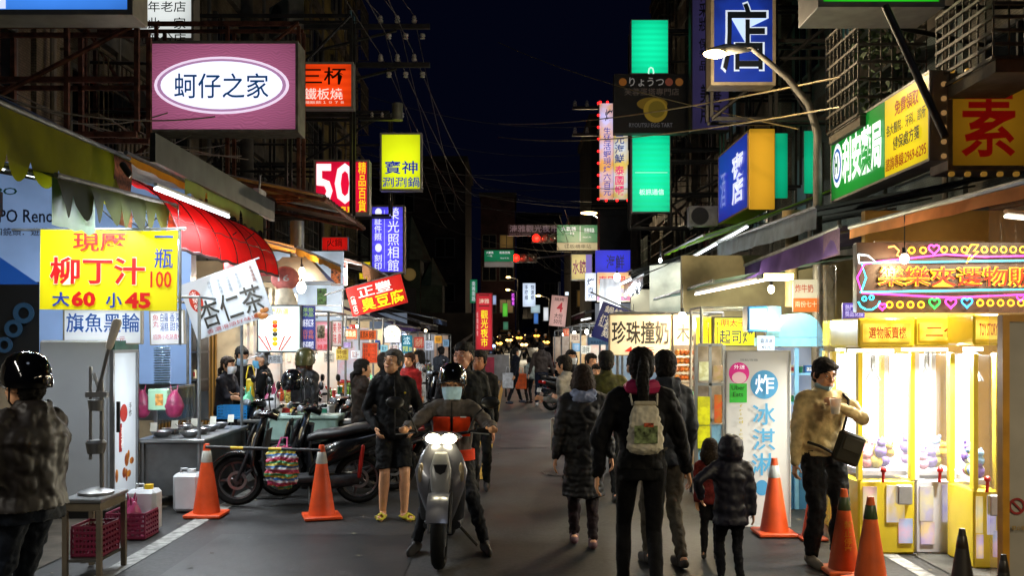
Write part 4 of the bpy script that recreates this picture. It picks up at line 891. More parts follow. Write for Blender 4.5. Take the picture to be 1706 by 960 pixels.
tube_lamp('tube along the lower edge of the grey-green awning', (2.95, 10.8, 2.45), (2.6, 13.6, 2.4), 40, NEUT, '#fff0d8')
tube_lamp('tube under the broad cream awning above the neon board', (3.7, 7.2, 2.68), (4.4, 7.6, 2.68), 45, (1, .86, .62), '#fff0d8', 4)
tube_lamp('tube above the claw machines', (3.3, 8.75, 2.6), (4.3, 8.75, 2.6), 40, (1, .97, .82), '#fffbe8', 4)
tube_lamp('tube under the long dark awning', (2.75, 21.5, 3.0), (2.6, 25.5, 3.0), 60)
tube_lamp('tube under the maroon awning', (2.7, 33, 2.5), (2.6, 36, 2.5), 50)
tube_lamp('long tube clipped to the dark awning edge beside the cream dumpling box', (2.35, 19.0, 2.95), (2.0, 21.5, 2.8), 45)

# market goes on behind the camera; unseen tubes added to front-light the nearest people
awning('striped awning continuing behind the viewpoint on the left', -3.6, -3.0, 3.9, 3.3, -6.3, 4.0, '#3a4a30', .3, 10, None, .06, .04, seed=21)
awning('plain canvas awning continuing behind the viewpoint on the right', 3.4, -3.0, 3.9, 3.0, -6.3 * -1, 3.7, '#a89878', .2, 8, None, .04, .04, seed=22)
tube_lamp('tube under the left awning behind the viewpoint', (-3.8, -1.5, 3.0), (-3.8, 1.0, 3.0), 14, NEUT)
tube_lamp('tube under the left awning beside the viewpoint', (-3.8, 2.0, 3.0), (-3.8, 4.5, 3.0), 38, NEUT)
tube_lamp('tube under the right awning behind the viewpoint', (3.6, -1.5, 2.8), (3.6, 1.0, 2.8), 14, WARM)
tube_lamp('tube under the right awning beside the viewpoint', (3.7, 2.0, 2.8), (3.7, 4.5, 2.8), 75, (1, .84, .55))
# ---------- stalls ----------
def counter(label, x0, x1, y0, y1, h, m=STEEL, shelf=True, wheels=True, group='stall counters', skirt=None):
    t = thing('stall_cart', label, 'stall', ((x0 + x1) / 2, (y0 + y1) / 2, 0), group=group); cx, cy = (x0 + x1) / 2, (y0 + y1) / 2
    MB().box((cx, cy, h - .02), (x1 - x0, y1 - y0, .04), ch=.008).build('counter_top', m, t, True)
    for a in (-1, 1):
        for b in (-1, 1):
            lx, ly = cx + a * ((x1 - x0) / 2 - .05), cy + b * ((y1 - y0) / 2 - .05)
            MB().box((lx, ly, h / 2 + .02), (.04, .04, h - .13)).build('leg', m, t, True)
            if wheels: MB().cyl((lx - .02, ly, .045), (lx + .02, ly, .045), .045).build('caster', RUBBER, t, True)
    MB().box((cx, cy, h * .55), (x1 - x0 - .14, y1 - y0 - .14, h * .75)).build('cabinet', skirt or mat('#777a7c', .4, .8, .25, 3, .15), t, True)
    return t
def posts(label, x0, x1, y0, y1, h):
    t = thing('pipe_stand', label, 'stand', (x0, y0, 0), group='steel frames of the stalls')
    for x in (x0, x1):
        for y in (y0, y1): MB().cyl((x, y, 0), (x, y, h), .018, n=8).build('post', GALV, t, True)
    m = MB().cyl((x0, y0, h), (x1, y0, h), .016).cyl((x0, y1, h), (x1, y1, h), .016).cyl((x0, y0, h), (x0, y1, h), .016).cyl((x1, y0, h), (x1, y1, h), .016)
    each(m, 'top_rail', GALV, t, True)
# protos for goods
def mk_bowl(col=STEEL):
    t = thing('metal_bowl', 'x', 'bowl'); MB().lathe([(0, .004), (.07, .004), (.12, .05), (.135, .075), (.14, .078), (.13, .072), (.112, .05), (.065, .012), (0, .012)], n=20).build('bowl', col, t)
    MB().cyl((.02, 0, .03), (.17, .03, .17), .006, n=5).build('ladle', STEEL, t); return t
def mk_bag(col):
    t = thing('plastic_bag', 'x', 'bag'); m = MB(); n = 12
    m.limb([(0, 0, .02), (0, 0, .08), (0, 0, .15), (.01, 0, .21)], [(.07, .05), (.09, .06), (.07, .045), (.025, .02)], 12); m.build('sack', mat(col, .35, 0, .25, 12, .6), t)
    MB().limb([(-.02, 0, .2), (-.03, 0, .27)], [.012, .004], 6).limb([(.02, 0, .2), (.035, 0, .27)], [.012, .004], 6).build('handle', mat(col, .35, 0, .2, 12, .6), t); return t
def mk_cup(col, lid='#e8e8e8'):
    t = thing('paper_cup', 'x', 'cup'); MB().lathe([(0, 0), (.03, 0), (.042, .12), (.044, .122), (.04, .118)], n=14).build('cup', mat(col, .5, 0, .1), t)
    MB().lathe([(.045, .118), (.047, .124), (.03, .135), (0, .135)], n=14).build('lid', mat(lid, .3), t); return t
def mk_jar(col):
    t = thing('snack_jar', 'x', 'jar'); MB().lathe([(0, 0), (.06, 0), (.065, .02), (.065, .15), (.05, .17), (.05, .18), (0, .18)], n=14).build('body', mat(col, .2, 0, .5, 40, .3, coat=.5), t)
    MB().lathe([(0, .205), (.055, .205), (.055, .178), (0, .178)], n=14).build('lid', mat('#b02020', .4), t); return t
def mk_box(col, c2):
    t = thing('goods_box', 'x', 'box'); MB().box((0, 0, .07), (.2, .14, .14), ch=.006).build('carton', mat(col, .6), t); MB().box((0, -.0715, .07), (.14, .004, .07)).build('label_panel', mat(c2, .5, 0, .4, 30), t); return t
def mk_pack(col):
    t = thing('hanging_snack_bag', 'x', 'snack bag')
    m = MB().limb([(0, 0, -.02), (0, 0, -.08), (0, 0, -.16), (0, 0, -.2)], [(.05, .006), (.055, .022), (.055, .022), (.05, .005)], 10); m.build('packet', mat(col, .25, 0, .5, 22, .4, coat=.4), t); return t
_pk = mk_bag('#98305c')
protos = {'bowl': [mk_bowl()], 'bag': [_pk, mk_bag('#e8e8ee'), mk_bag('#d84040'), mk_bag('#6ad0a0')], 'cup': [mk_cup('#e8e4d8'), mk_cup('#c03838'), mk_cup('#308858')],
          'jar': [mk_jar('#c08030'), mk_jar('#b04a2c'), mk_jar('#d8c060'), mk_jar('#7aa040')], 'box': [mk_box('#d8c8a0', '#c03030'), mk_box('#3870b0', '#f0f0f0'), mk_box('#e07028', '#fff0c0'), mk_box('#e8e8e8', '#208060')],
          'pack': [mk_pack(c) for c in ('#e0a030', '#c83030', '#e8d8c0', '#30805c', '#4060b0')]}
_used = set()
cnames = {'bowl': ['steel bowl with a ladle'], 'bag': ['pink plastic bag', 'white plastic bag', 'red plastic bag', 'pale green plastic bag'], 'cup': ['cream paper cup', 'red paper cup', 'green paper cup'],
          'jar': ['jar of brown snacks', 'jar of reddish snacks', 'jar of yellow snacks', 'jar of green snacks'], 'box': ['cardboard box with a red label', 'blue box with a white label', 'orange box with a pale label', 'white box with a green label'],
          'pack': ['amber snack packet', 'red snack packet', 'cream snack packet', 'green snack packet', 'blue snack packet']}
def put(kind, k, loc, where, rz=0, s=1):
    p = protos[kind][k]; key = (kind, k)
    if key in _used: p = dup(p)
    _used.add(key); p.location = loc; p.rotation_euler = (0, 0, rz); p.scale = (s,) * 3
    p['label'] = cnames[kind][k] + ' ' + where; p['group'] = 'several of a kind: ' + cnames[kind][k] + ' ' + where; return p
rn = random.Random(11)
def goods(x0, x1, y0, y1, z, kinds, nx, ny, where):
    for i in range(nx):
        for j in range(ny):
            k = rn.choice(kinds); 
            put(k, rn.randrange(len(protos[k])), (x0 + (x1 - x0) * (i + .5) / nx + rn.uniform(-.03, .03), y0 + (y1 - y0) * (j + .5) / ny + rn.uniform(-.03, .03), z), where, rn.uniform(-.5, .5), rn.uniform(.85, 1.15))
# fridge
t = thing('display_fridge', 'tall pale grey drinks fridge with a lit glass door facing the street', 'fridge', (-4.27, 9.6, 0))
x0, x1, y0, y1 = X(65, 9.3), X(180, 9.3), 9.3, 9.95
MB().box(((x0 + x1) / 2, (y0 + y1) / 2, .92), (x1 - x0, y1 - y0, 1.66), ch=.02).build('cabinet', mat('#a3a6aa', .45, .1, .06, 2, .03), t, True)
MB().box(((x0 + x1) / 2, (y0 + y1) / 2, .06), (x1 - x0 - .06, y1 - y0 - .06, .1)).build('plinth', BLACKP, t, True)
MB().box((x1 + .012, (y0 + y1) / 2, .9), (.03, .61, 1.45)).build('door_glass', em('#d4e0ea', .55, .25, 1.2), t, True)
m = MB()
for yy in (y0 + .02, y1 - .02): m.box((x1 + .03, yy, .9), (.04, .035, 1.5))
for zz in (.15, 1.64): m.box((x1 + .03, (y0 + y1) / 2, zz), (.04, .61, .035))
each(m, 'door_frame', STEEL, t, True)
MB().box((x1 + .03, (y0 + y1) / 2, 1.70), (.05, .6, .09)).build('header', mat('#1c4a40', .5), t, True)
MB().box((x1 + .075, y0 + .06, 1.0), (.03, .025, .3)).build('handle', BLACKP, t, True)
m = MB().lathe([(0, 0), (.09, 0)], n=18); m.v = [(x1 + .032, y0 + .3 + a, 1.02 + b) for a, b, c in m.v]; m.build('printed_disc', em('#b83028', .45), t, True)
MB().box((x1 + .031, y0 + .22, .78), (.006, .06, .28)).build('printed_panel', em('#b83028', .4), t, True)
for s_, yy, zz, hh in (('手\n作', .42, 1.05, .14), ('豆\n花', .22, .78, .2)): 
    q = text(t, s_, (x1 + .05 + 4.27, yy + y0 - 9.6, zz), .06, hh, em('#2a2224', .1, 0) if s_[0] == '手' else em('#ffffff', .6, 0), .004, rot=(PI / 2, 0, PI / 2))
m = MB(); r = random.Random(5)
for k in range(7): m.ell((x1 + .033, y0 + .12 + r.random() * .4, .36 + r.random() * .25), (.005, .03 + r.random() * .03, .03 + r.random() * .04), nu=8, nv=6)
m.build('printed_picture', em('#803028', .35, .6, 8, '', '#d8902c'), t, True)
lamp(t, (.75, 0, 1.3), 4, COOL, 'POINT', .1)
def crate(label, loc, col, s=(.42, .32, .28)):
    t = thing('plastic_crate', label, 'crate', loc, group='plastic crates under the tables'); w, d, h = s
    m = MB()
    for k in range(6):
        z = .02 + h * k / 5
        m.box((0, -d / 2, z), (w, .012, .02)).box((0, d / 2, z), (w, .012, .02)).box((-w / 2, 0, z), (.012, d, .02)).box((w / 2, 0, z), (.012, d, .02))
    for k in range(9): m.box((-w / 2 + w * k / 8, -d / 2, h / 2 + .01), (.012, .014, h)).box((-w / 2 + w * k / 8, d / 2, h / 2), (.012, .014, h))
    for k in range(7): m.box((w / 2, -d / 2 + d * k / 6, h / 2 + .01), (.014, .012, h)).box((-w / 2, -d / 2 + d * k / 6, h / 2), (.014, .012, h))
    m.box((0, 0, .01), (w, d, .015)); m.build('lattice', mat(col, .4), t); return t
# juice press on stool table
t = thing('lever_juicer', 'chromed lever juice press with a long white handle on a small table', 'juicer', (X(160, 7.2), 7.2, .6))
m = MB().lathe([(0, 0), (.13, 0), (.13, .015), (.05, .04), (0, .04)], n=18).cyl((.03, .03, .03), (.03, .03, .85), .016).cyl((-.05, .02, .25), (-.05, .02, .95), .012)
m.build('stand', STEEL, t)
MB().lathe([(0, .3), (.06, .3), (.075, .38), (.06, .4), (0, .4)], n=14).lathe([(0, .62), (.05, .62), (.06, .7), (0, .72)], n=14).box((0, .02, .74), (.16, .05, .04)).build('press_head', STEEL, t)
MB().cyl((0, .02, .74), (.1, 0, 1.1), .014).cyl((.02, .02, .76), (-.03, .03, .9), .012).build('lever', STEEL, t)
MB().limb([(.1, 0, 1.1), (.16, -.01, 1.28)], [.026, .036], 12).build('handle_grip', mat('#e6ded0', .5), t)
t = thing('work_table', 'small steel-topped table carrying the juice press at the lower left', 'table', (X(159, 7.2), 7.2, 0)); w_ = (X(192, 7.2) - X(126, 7.2)) / 2
MB().box((0, 0, .58), (w_ * 2, .5, .03), ch=.006).build('table_top', STEEL, t); MB().box((0, 0, .535), (w_ * 2 - .03, .46, .06)).build('apron', mat('#6c6250', .6, .2), t); MB().box((0, 0, .14), (w_ * 2 - .06, .44, .02)).build('lower_shelf', mat('#4c4a46', .6), t)
for a_ in (-1, 1):
    for b_ in (-1, 1): MB().box((a_ * (w_ - .025), b_ * .22, .262), (.035, .035, .50)).build('leg', mat('#7a7060', .5, .4), t)
crate('dim pink crate on the lower shelf of the juice table', (X(159, 7.2), 7.2, .152), '#7c1c3c', (.22, .3, .2))
crate('dark pink crate on the ground before the glass-door fridge', (X(205, 8.3), 8.5, .012), '#7c2040', (.34, .3, .2)); put('bag', 0, (X(203, 8.3), 8.5, .1), 'heaped in the crate beside the fridge', 0, 1.1); put('bag', 0, (X(211, 8.3), 8.45, .1), 'heaped in the crate beside the fridge', 1, 1.0)
def jug(label, loc, cap):
    t = thing('water_jug', label, 'jug', loc, group='white plastic jugs beside the left counter'); MB().box((0, 0, .2), (.26, .2, .38), ch=.03).build('body', mat('#c9ccd0', .35, 0, .08, 4), t)
    MB().cyl((.04, 0, .385), (.04, 0, .43), .04).build('cap', mat(cap, .4), t); MB().tube([(-.08, 0, .38), (-.07, 0, .43), (-.01, 0, .43), (0, 0, .39)], .012).build('handle', mat('#b8bcc0', .4), t)
jug('white plastic jug with a yellow cap in front of the steel cart', P(241, 890, 8.7), '#e8c020'); 
for o in list(COL.objects):
    if o.name.startswith('water_jug'): o.location.z = .012
jug('white plastic jug beside the orange cone', (X(311, 9.7), 9.75, .012), '#d8dce0')
# steel cart with pans
XL = X(225, 9.85)
t = counter('stainless steel cart with pans beside the glass-door fridge', -3.9, -3.18, 9.95, 11.6, .72)
for i in range(4):
    for j in range(2): put('bowl', 0, (-3.72 + j * .3, 10.2 + i * .33, .72), 'on the stainless cart by the fridge', rn.random() * 6, .85)
for i in range(5): 
    q = thing('price_card', 'small white price card clipped on the stainless cart', 'card', (-3.75 + .12 * i, 10.05 + .28 * i, .72), group='price cards on the stainless cart')
    MB().box((0, 0, .12), (.07, .004, .09), M=Matrix.Rotation(-.3, 3, 'X')).build('card', mat('#d8d8cc', .6), q); MB().cyl((0, 0, 0), (0, .01, .1), .003, n=4).build('clip', STEEL, q)
posts('thin steel frame over the stainless cart', -3.9, -3.25, 9.98, 11.55, 2.2)
t = thing('glass_showcase', 'low glass case above the stainless cart', 'showcase', (-3.85, 11, .72))
MB().box((-3.82, 10.9, 1.02), (.02, 1.2, .36)).build('glass_panel', mat('#5c6870', .1, .2, .1, 2, 0, alpha=.4), t, True)
m = MB()
for yy in (10.3, 11.5): m.box((-3.82, yy, .96), (.03, .03, .48))
m.box((-3.82, 10.9, 1.21), (.035, 1.25, .025)); m.build('frame', STEEL, t, True)
m = MB(); pts = []
for k in range(15): m.lathe([(.075, 0), (.092, .008), (.075, .016)], (0, 0, k * .027), 16)
o = one(m, 'flexible_duct', mat('#6d8288', .35, .6, .2), 'ribbed grey flexible duct hanging behind the steel cart', 'duct', loc=(0, 0, 0), world=False); o.location = P(270, 640, 10.3)
for px, k, lab in ((236, 0, 'hanging on the frame by the fridge'), (290, 0, 'hanging on the frame right of the menu box')): put('bag', k, P(px, 692, 10), lab, .2, 1.15)
t = thing('napkin_box', 'pale green and orange box hanging between two pink bags', 'box', P(265, 682, 10.0))
MB().box((0, 0, .1), (.2, .1, .22), ch=.01).build('box', mat('#a8d8b8', .5, 0, .1), t); MB().box((.02, -.0515, .1), (.08, .004, .12)).build('label_panel', mat('#e0a050', .5, 0, .4, 20), t)
# steel shelf stall & range
t = thing('wall_shelf_unit', 'dark metal shelf unit on the wall behind the steel cart', 'shelf', (-4.5, 12.2, 1.2))
m = MB()
for zz in (1.25, 1.6, 1.95): m.box((-4.45, 12.2, zz), (1.1, .35, .025))
each(m, 'shelf', mat('#50555a', .4, .7), t, True); m = MB()
for xx in (-4.98, -3.92): m.box((xx, 12.2, 1.55), (.03, .33, .9))
each(m, 'upright', DKSTEEL, t, True)
for i in range(6):
    k = rn.choice(['jar', 'cup', 'box']); put(k, rn.randrange(3), (-4.85 + i * .16, 12.15, 1.2625 + rn.choice([0, .35])), 'on the wall shelf behind the steel cart', 0, .8)
# noodle tables
counter('work table with the blue basket where vendors stand', -3.35, -2.15, 11.7, 12.3, .78, mat('#7c7c7a', .4, .7), wheels=False, skirt=mat('#4c5054', .5, .4))
t = thing('blue_basket', 'bright blue plastic basket on the vendors table', 'basket', (X(387, 11.8), 11.9, .78))
m = MB()
for k in range(5): 
    z = .012 + .035 * k
    for a, b, c, d in ((0, -.11, .36, .012), (0, .11, .36, .012), (-.18, 0, .012, .22), (.18, 0, .012, .22)): m.box((a, b, z), (c, d, .022))
for k in range(10): m.box((-.18 + .04 * k, -.112, .08), (.01, .01, .16)); 
m.box((0, 0, .008), (.36, .22, .012)); m.build('lattice', mat('#1878b8', .4), t)
put('bag', 1, (X(450, 11.8), 11.95, .78), 'among bags on the vendors table', 0, 1.3); put('bag', 0, (X(440, 11.8), 12.1, .78), 'among bags on the vendors table', 1, 1.5); put('bag', 3, (X(400, 11.8), 12.15, .78), 'among bags on the vendors table', 1, 1.4)
goods(-3.2, -2.3, 12.0, 12.28, .78, ['jar', 'cup', 'box'], 7, 1, 'at the back of the vendors table')
t = thing('foam_cooler', 'pale green foam cooler beside the parked scooters', 'cooler', (X(505, 11.3), 11.5, .55)); MB().box((0, 0, .14), (.8, .4, .26), ch=.02).build('tub', mat('#8faea6', .6), t); MB().box((0, 0, .29), (.84, .44, .04), ch=.015).build('lid', mat('#a8c4bc', .6), t)
t = thing('folding_stand', 'dark folding stand carrying the foam cooler', 'stand', (X(505, 11.3), 11.5, 0)); m = MB().cyl((-.35, -.15, 0), (.35, .15, .55), .015).cyl((.35, -.15, 0), (-.35, .15, .55), .015).cyl((-.35, .15, 0), (.35, -.15, .55), .015).box((0, 0, .54), (.8, .4, .02)); m.build('leg_frame', DKSTEEL, t)
# left stalls row
walls = mat('#b7a88c', .7, 0, .25, 1.5, .2)
t = thing('stainless_backsplash', 'brushed steel wall panel behind the cart with pans', 'panel', (-4.3, 12.6, .6)); MB().box((X(285, 12.5), 12.55, 1.35), (.95, .03, 1.3)).build('sheet', mat('#a8aeb4', .35, .8, .2, 3, .1), t, True); MB().box((X(285, 12.5), 12.53, 1.95), (.95, .02, .12)).build('lit_strip', em('#dfeaf4', .8), t, True)
t = thing('shop_interior', 'beige lit shop wall behind the almond tea banner', 'shop', (-4.9, 15, 0)); MB().box((-4.9, 15.2, 1.5), (2.6, .1, 3.0)).build('wall', walls, t, True); MB().box((-5.1, 15.13, 1.2), (.9, .04, 2.0)).build('shutter', mat('#8a6420', .5, 0, .2, 2, .5, kind='vstripe', bs=6), t, True); m = MB()
for k in range(9): m.box((-4.1 + .1 * k - .1, 15.10, 2.1 - .02 * k), (.05, .03, 1.1))
each(m, 'wall_slat', mat('#c8c0ae', .6), t, True)
specs = [(-3.6, -2.6, 13.6, 15.0, .85, '#b8bcc0', 'of the fruit skewer stall', ['cup', 'bag', 'jar']), (-3.4, -2.5, 15.7, 17.3, .85, '#c85030', 'of the snack bag stall', ['jar', 'box', 'cup']),
         (-3.3, -2.4, 17.9, 19.6, .85, '#d06828', 'of the stall under orange boards', ['box', 'jar', 'cup', 'bag']), (-3.3, -2.4, 20.3, 22.5, .85, '#8890a0', 'under the purple awning', ['box', 'bag']),
         (-3.2, -2.3, 23.5, 26, .85, '#a07850', 'of the far left stall', ['box', 'bag', 'jar']), (-3.2, -2.3, 27, 29.5, .85, '#506070', 'of the farthest left stall', ['box', 'jar']), (-3.2, -2.3, 31.5, 36, .85, '#705048', 'by the crossing on the left', ['box'])]
for i, (a, b, c, d, h, col, wh, kinds) in enumerate(specs):
    counter('food stall counter ' + wh, a, b, c, d, h, skirt=mat(col, .5, 0, .2)); posts('steel frame ' + wh, a, b, c, d, 2.15 if i < 3 else 1.95)
    goods(a + .08, b - .08, c + .05, d - .05, h, kinds, 4, 6 if i < 4 else 4, 'on the counter ' + wh)
    if i < 5:
        for k in range(7): put('pack', rn.randrange(5), (a + .1 + k * (b - a - .2) / 6, c - .03, (2.05 if i < 3 else 1.9) - rn.uniform(0, .5)), 'hanging on the frame ' + wh, rn.uniform(-.3, .3), 1)
    t = thing('stall_backboard', 'lit back panel with posters ' + wh, 'panel', ((a + b) / 2, d + .1, .9), group='stall back panels')
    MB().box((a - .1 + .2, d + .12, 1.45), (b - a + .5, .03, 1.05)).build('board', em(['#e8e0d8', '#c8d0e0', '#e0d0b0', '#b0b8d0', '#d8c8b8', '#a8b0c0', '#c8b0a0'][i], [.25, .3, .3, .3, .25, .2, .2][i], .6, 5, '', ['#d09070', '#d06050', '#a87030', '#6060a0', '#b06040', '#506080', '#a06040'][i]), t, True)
specs = [(1.35, 2.7, 12.3, 13.2, .85, '#b8a078', 'of the pearl milk stall', ['cup', 'bag', 'box']), (2.05, 2.9, 10.4, 11.0, .85, '#a0a4a8', 'of the cheese grill stall', ['jar', 'bowl']),
         (1.7, 2.7, 14.8, 16.8, .85, '#6888a0', 'behind the noodle banner', ['cup', 'box', 'jar']), (1.6, 2.5, 17.5, 20, .85, '#b0a890', 'below the shrimp light box', ['box', 'cup', 'jar']),
         (1.5, 2.4, 21, 24, .85, '#c0a070', 'of the far grilled corn stall', ['box', 'jar', 'bag']), (1.5, 2.4, 25, 29, .85, '#908878', 'of the farthest right stall', ['box', 'jar']), (1.6, 2.4, 31, 36, .85, '#706050', 'by the crossing on the right', ['box'])]
for i, (a, b, c, d, h, col, wh, kinds) in enumerate(specs):
    counter('food stall counter ' + wh, a, b, c, d, h, skirt=mat(col, .5, 0, .2)); posts('steel frame ' + wh, a, b, c, d, 2.1)
    goods(a + .05, b - .05, c + .05, d - .05, h, kinds, 6 if i < 2 else 4, 3 if i < 2 else 4, 'on the counter ' + wh)
    if i > 1: 
        bulb('bulb above the counter ' + wh, ((a + b) / 2 - .2, (c + d) / 2, 1.95), 30, NEUT, '#fff4e0', .045)
        t = thing('stall_backboard', 'lit back panel with posters ' + wh, 'panel', ((a + b) / 2, d + .1, .9), group='stall back panels')
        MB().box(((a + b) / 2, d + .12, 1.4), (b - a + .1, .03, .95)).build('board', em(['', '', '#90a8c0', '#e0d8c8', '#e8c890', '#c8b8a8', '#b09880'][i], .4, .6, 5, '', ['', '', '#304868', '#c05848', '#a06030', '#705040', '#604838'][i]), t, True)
for i, (px0, py0, px1, py1, Y, c, tx, tc_) in enumerate([(447, 592, 470, 606, 12.8, '#c8d0d8', '內用區', '#303848'), (560, 582, 580, 600, 14.3, '#e8d060', '特價\n30元', '#a02010'), (585, 584, 600, 598, 15.2, '#e0e8f0', '買二送一', '#b02828'), (540, 588, 556, 604, 14.1, '#e8e0d0', '手工', '#402010'),
      (634, 575, 646, 596, 17.2, '#8cc8d8', '果汁\n甘蔗', '#104060'), (648, 574, 664, 590, 17.8, '#e8e8e8', '地瓜球', '#c05010'), (670, 592, 684, 604, 18.4, '#d8b040', '現炸', '#701010'), (690, 562, 706, 580, 21, '#b83828', '燒烤', '#ffe8c0'), (708, 568, 722, 584, 24, '#d0d8e8', '飲料', '#203060'),
      (724, 560, 736, 572, 28, '#d89830', '糕餅', '#502008'), (738, 566, 748, 578, 32, '#80a8c8', '服飾', '#102840'), (950, 556, 966, 570, 22, '#d8c8b0', '烤魷魚', '#802010'), (968, 576, 984, 590, 16.5, '#e8e8e0', '涼拌', '#205020'), (938, 548, 950, 560, 27, '#c04828', '玉米', '#fff0c0'),
      (954, 572, 966, 586, 19, '#6898c0', '冷飲', '#f0f8ff'), (1000, 590, 1014, 604, 13.4, '#f0e8d8', '外帶', '#804020'), (1104, 602, 1122, 616, 11.9, '#f0f0e8', '椰奶\n紅茶', '#903010'), (1060, 596, 1084, 606, 12.2, '#d8e8f0', '大杯五十', '#104070')]):
    sign('price_card', 'small lit %s card reading %s at the market stalls' % (['pale', 'yellow', 'white', 'cream', 'teal', 'plain white', 'mustard', 'red', 'bluish', 'amber', 'sky blue', 'beige', 'light', 'brick red', 'blue', 'ivory', 'bright', 'icy'][i], tx.replace('\n', ' ')), (px0, py0, px1, py1), Y, c, .65, [(tx, px0 + 2, py0 + 2, px1 - 2, py1 - 2, tc_, .15, .004)], depth=.02, rim=0)
# shop fronts behind the stalls; their light is put into the walls as glow
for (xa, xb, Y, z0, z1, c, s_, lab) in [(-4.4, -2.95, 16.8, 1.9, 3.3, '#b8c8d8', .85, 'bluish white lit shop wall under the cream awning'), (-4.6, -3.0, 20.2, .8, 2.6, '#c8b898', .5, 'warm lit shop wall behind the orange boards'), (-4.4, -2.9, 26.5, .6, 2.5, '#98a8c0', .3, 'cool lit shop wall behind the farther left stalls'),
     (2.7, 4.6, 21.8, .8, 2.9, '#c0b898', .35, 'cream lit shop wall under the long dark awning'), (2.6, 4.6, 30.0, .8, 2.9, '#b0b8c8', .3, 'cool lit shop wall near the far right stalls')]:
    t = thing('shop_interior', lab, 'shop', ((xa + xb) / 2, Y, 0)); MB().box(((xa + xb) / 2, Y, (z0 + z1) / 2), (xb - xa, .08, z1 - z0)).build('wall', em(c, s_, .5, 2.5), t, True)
    for k in range(6):
        u = xa + .12 + (xb - xa - .24) * k / 5; MB().box((u, Y - .07, z0 + .25 + .35 * (k % 3)), (.16, .05, .3)).build('shelf_goods', mat(['#c04030', '#e0c050', '#f0f0f0', '#3070a0', '#508040', '#d07030'][k], .5, 0, .5, 25), t, True)
    for z in (z0 + .08, z0 + .45, z0 + .82): MB().box(((xa + xb) / 2, Y - .1, z), (xb - xa, .14, .02)).build('shelf', STEEL, t, True)
t = thing('exhaust_hood', 'shiny steel exhaust hood above the skewer stall', 'exhaust hood', P(495, 470, 15)); MB().loft([[V((-.55, -.3, 0)), V((.55, -.3, 0)), V((.55, .3, 0)), V((-.55, .3, 0))], [V((-.2, -.12, .38)), V((.2, -.12, .38)), V((.2, .12, .38)), V((-.2, .12, .38))]]).build('hood', STEEL, t, smooth=False); MB().cyl((0, 0, .38), (0, 0, .95), .11, n=14).build('duct', STEEL, t)
t = thing('balloon_bag', 'big pink and cream printed paper bag sign hanging at the skewer stall', 'decoration', P(475, 470, 13.4)); fuse0 = MB().ell((0, 0, .05), (.20, .08, .17)).build('pink_head', mat('#e08078', .6, 0, .2, 8), t); MB().limb([(0, 0, -.1), (0.02, 0, -.3), (.04, 0, -.42)], [(.10, .05), (.15, .06), (.16, .03)], 14, up=(0, 1, 0)).build('paper_cone', mat('#d8c8ac', .6, 0, .2, 8), t)
text(t, '16', (0, -.09, .05), .16, .09, mat('#f4f0f0', .5), .01)
# white bags heap & fried food rack
t = thing('fried_snack_rack', 'lit rack of orange fried snacks below the papaya sign', 'rack', P(1146, 640, 11.6)); m = MB().box((0, .1, .22), (.34, .2, .5)); m.build('backing', mat('#c8beb0', .6), t)
for j in range(4):
    for i in range(6): MB().ell((-.13 + i * .052, -.02, .08 + j * .1), (.03, .025, .035), nu=8, nv=6).build('fried_piece', mat('#c86820' if (i + j) % 3 else '#d88c3c', .5, 0, .4, 30, .5), t)
for j in range(4): MB().box((0, -.02, .03 + j * .1), (.34, .1, .01)).build('shelf', STEEL, t)
# yellow boards and cabinet of cheese stall
t = thing('grill_cabinet', 'glass-fronted grill cabinet with yellow price strips behind the ice cream board', 'cabinet', (X(1185, 10.2), 10.2, 0))
a0, b0 = X(1160, 10.2), X(1206, 10.2)
m = MB()
for x in (a0, (a0 + b0) / 2, b0): m.box((x, 10.2, .95), (.03, .03, 1.5))
for z in (.2, .9, 1.28, 1.7): m.box(((a0 + b0) / 2, 10.2, z), (b0 - a0 - .03, .03, .03))
m.build('frame', STEEL, t, True)
MB().box(((a0 + b0) / 2, 10.35, .95), (b0 - a0, .02, 1.5)).build('back_panel', em('#8c7c68', .35, .5, 6, '', '#c8b8a0'), t, True)
for (u, z, w, h, c) in ((-.07, 1.0, .13, .3, '#e0dc18'), (-.07, .72, .13, .24, '#e0dc18'), (-.07, 1.42, .1, .2, '#e8e8c0'), (.08, 1.02, .08, .3, '#c8501c'), (.08, 1.4, .1, .16, '#b09078')):
    MB().box(((a0 + b0) / 2 + u, 10.18, z), (w, .012, h)).build('price_strip', em(c, .5, .3, 14, '', '#807818'), t, True)
MB().box(((a0 + b0) / 2, 10.22, .55), (b0 - a0 - .05, .02, .6)).build('lower_panel', mat('#7aa8c0', .5), t, True)
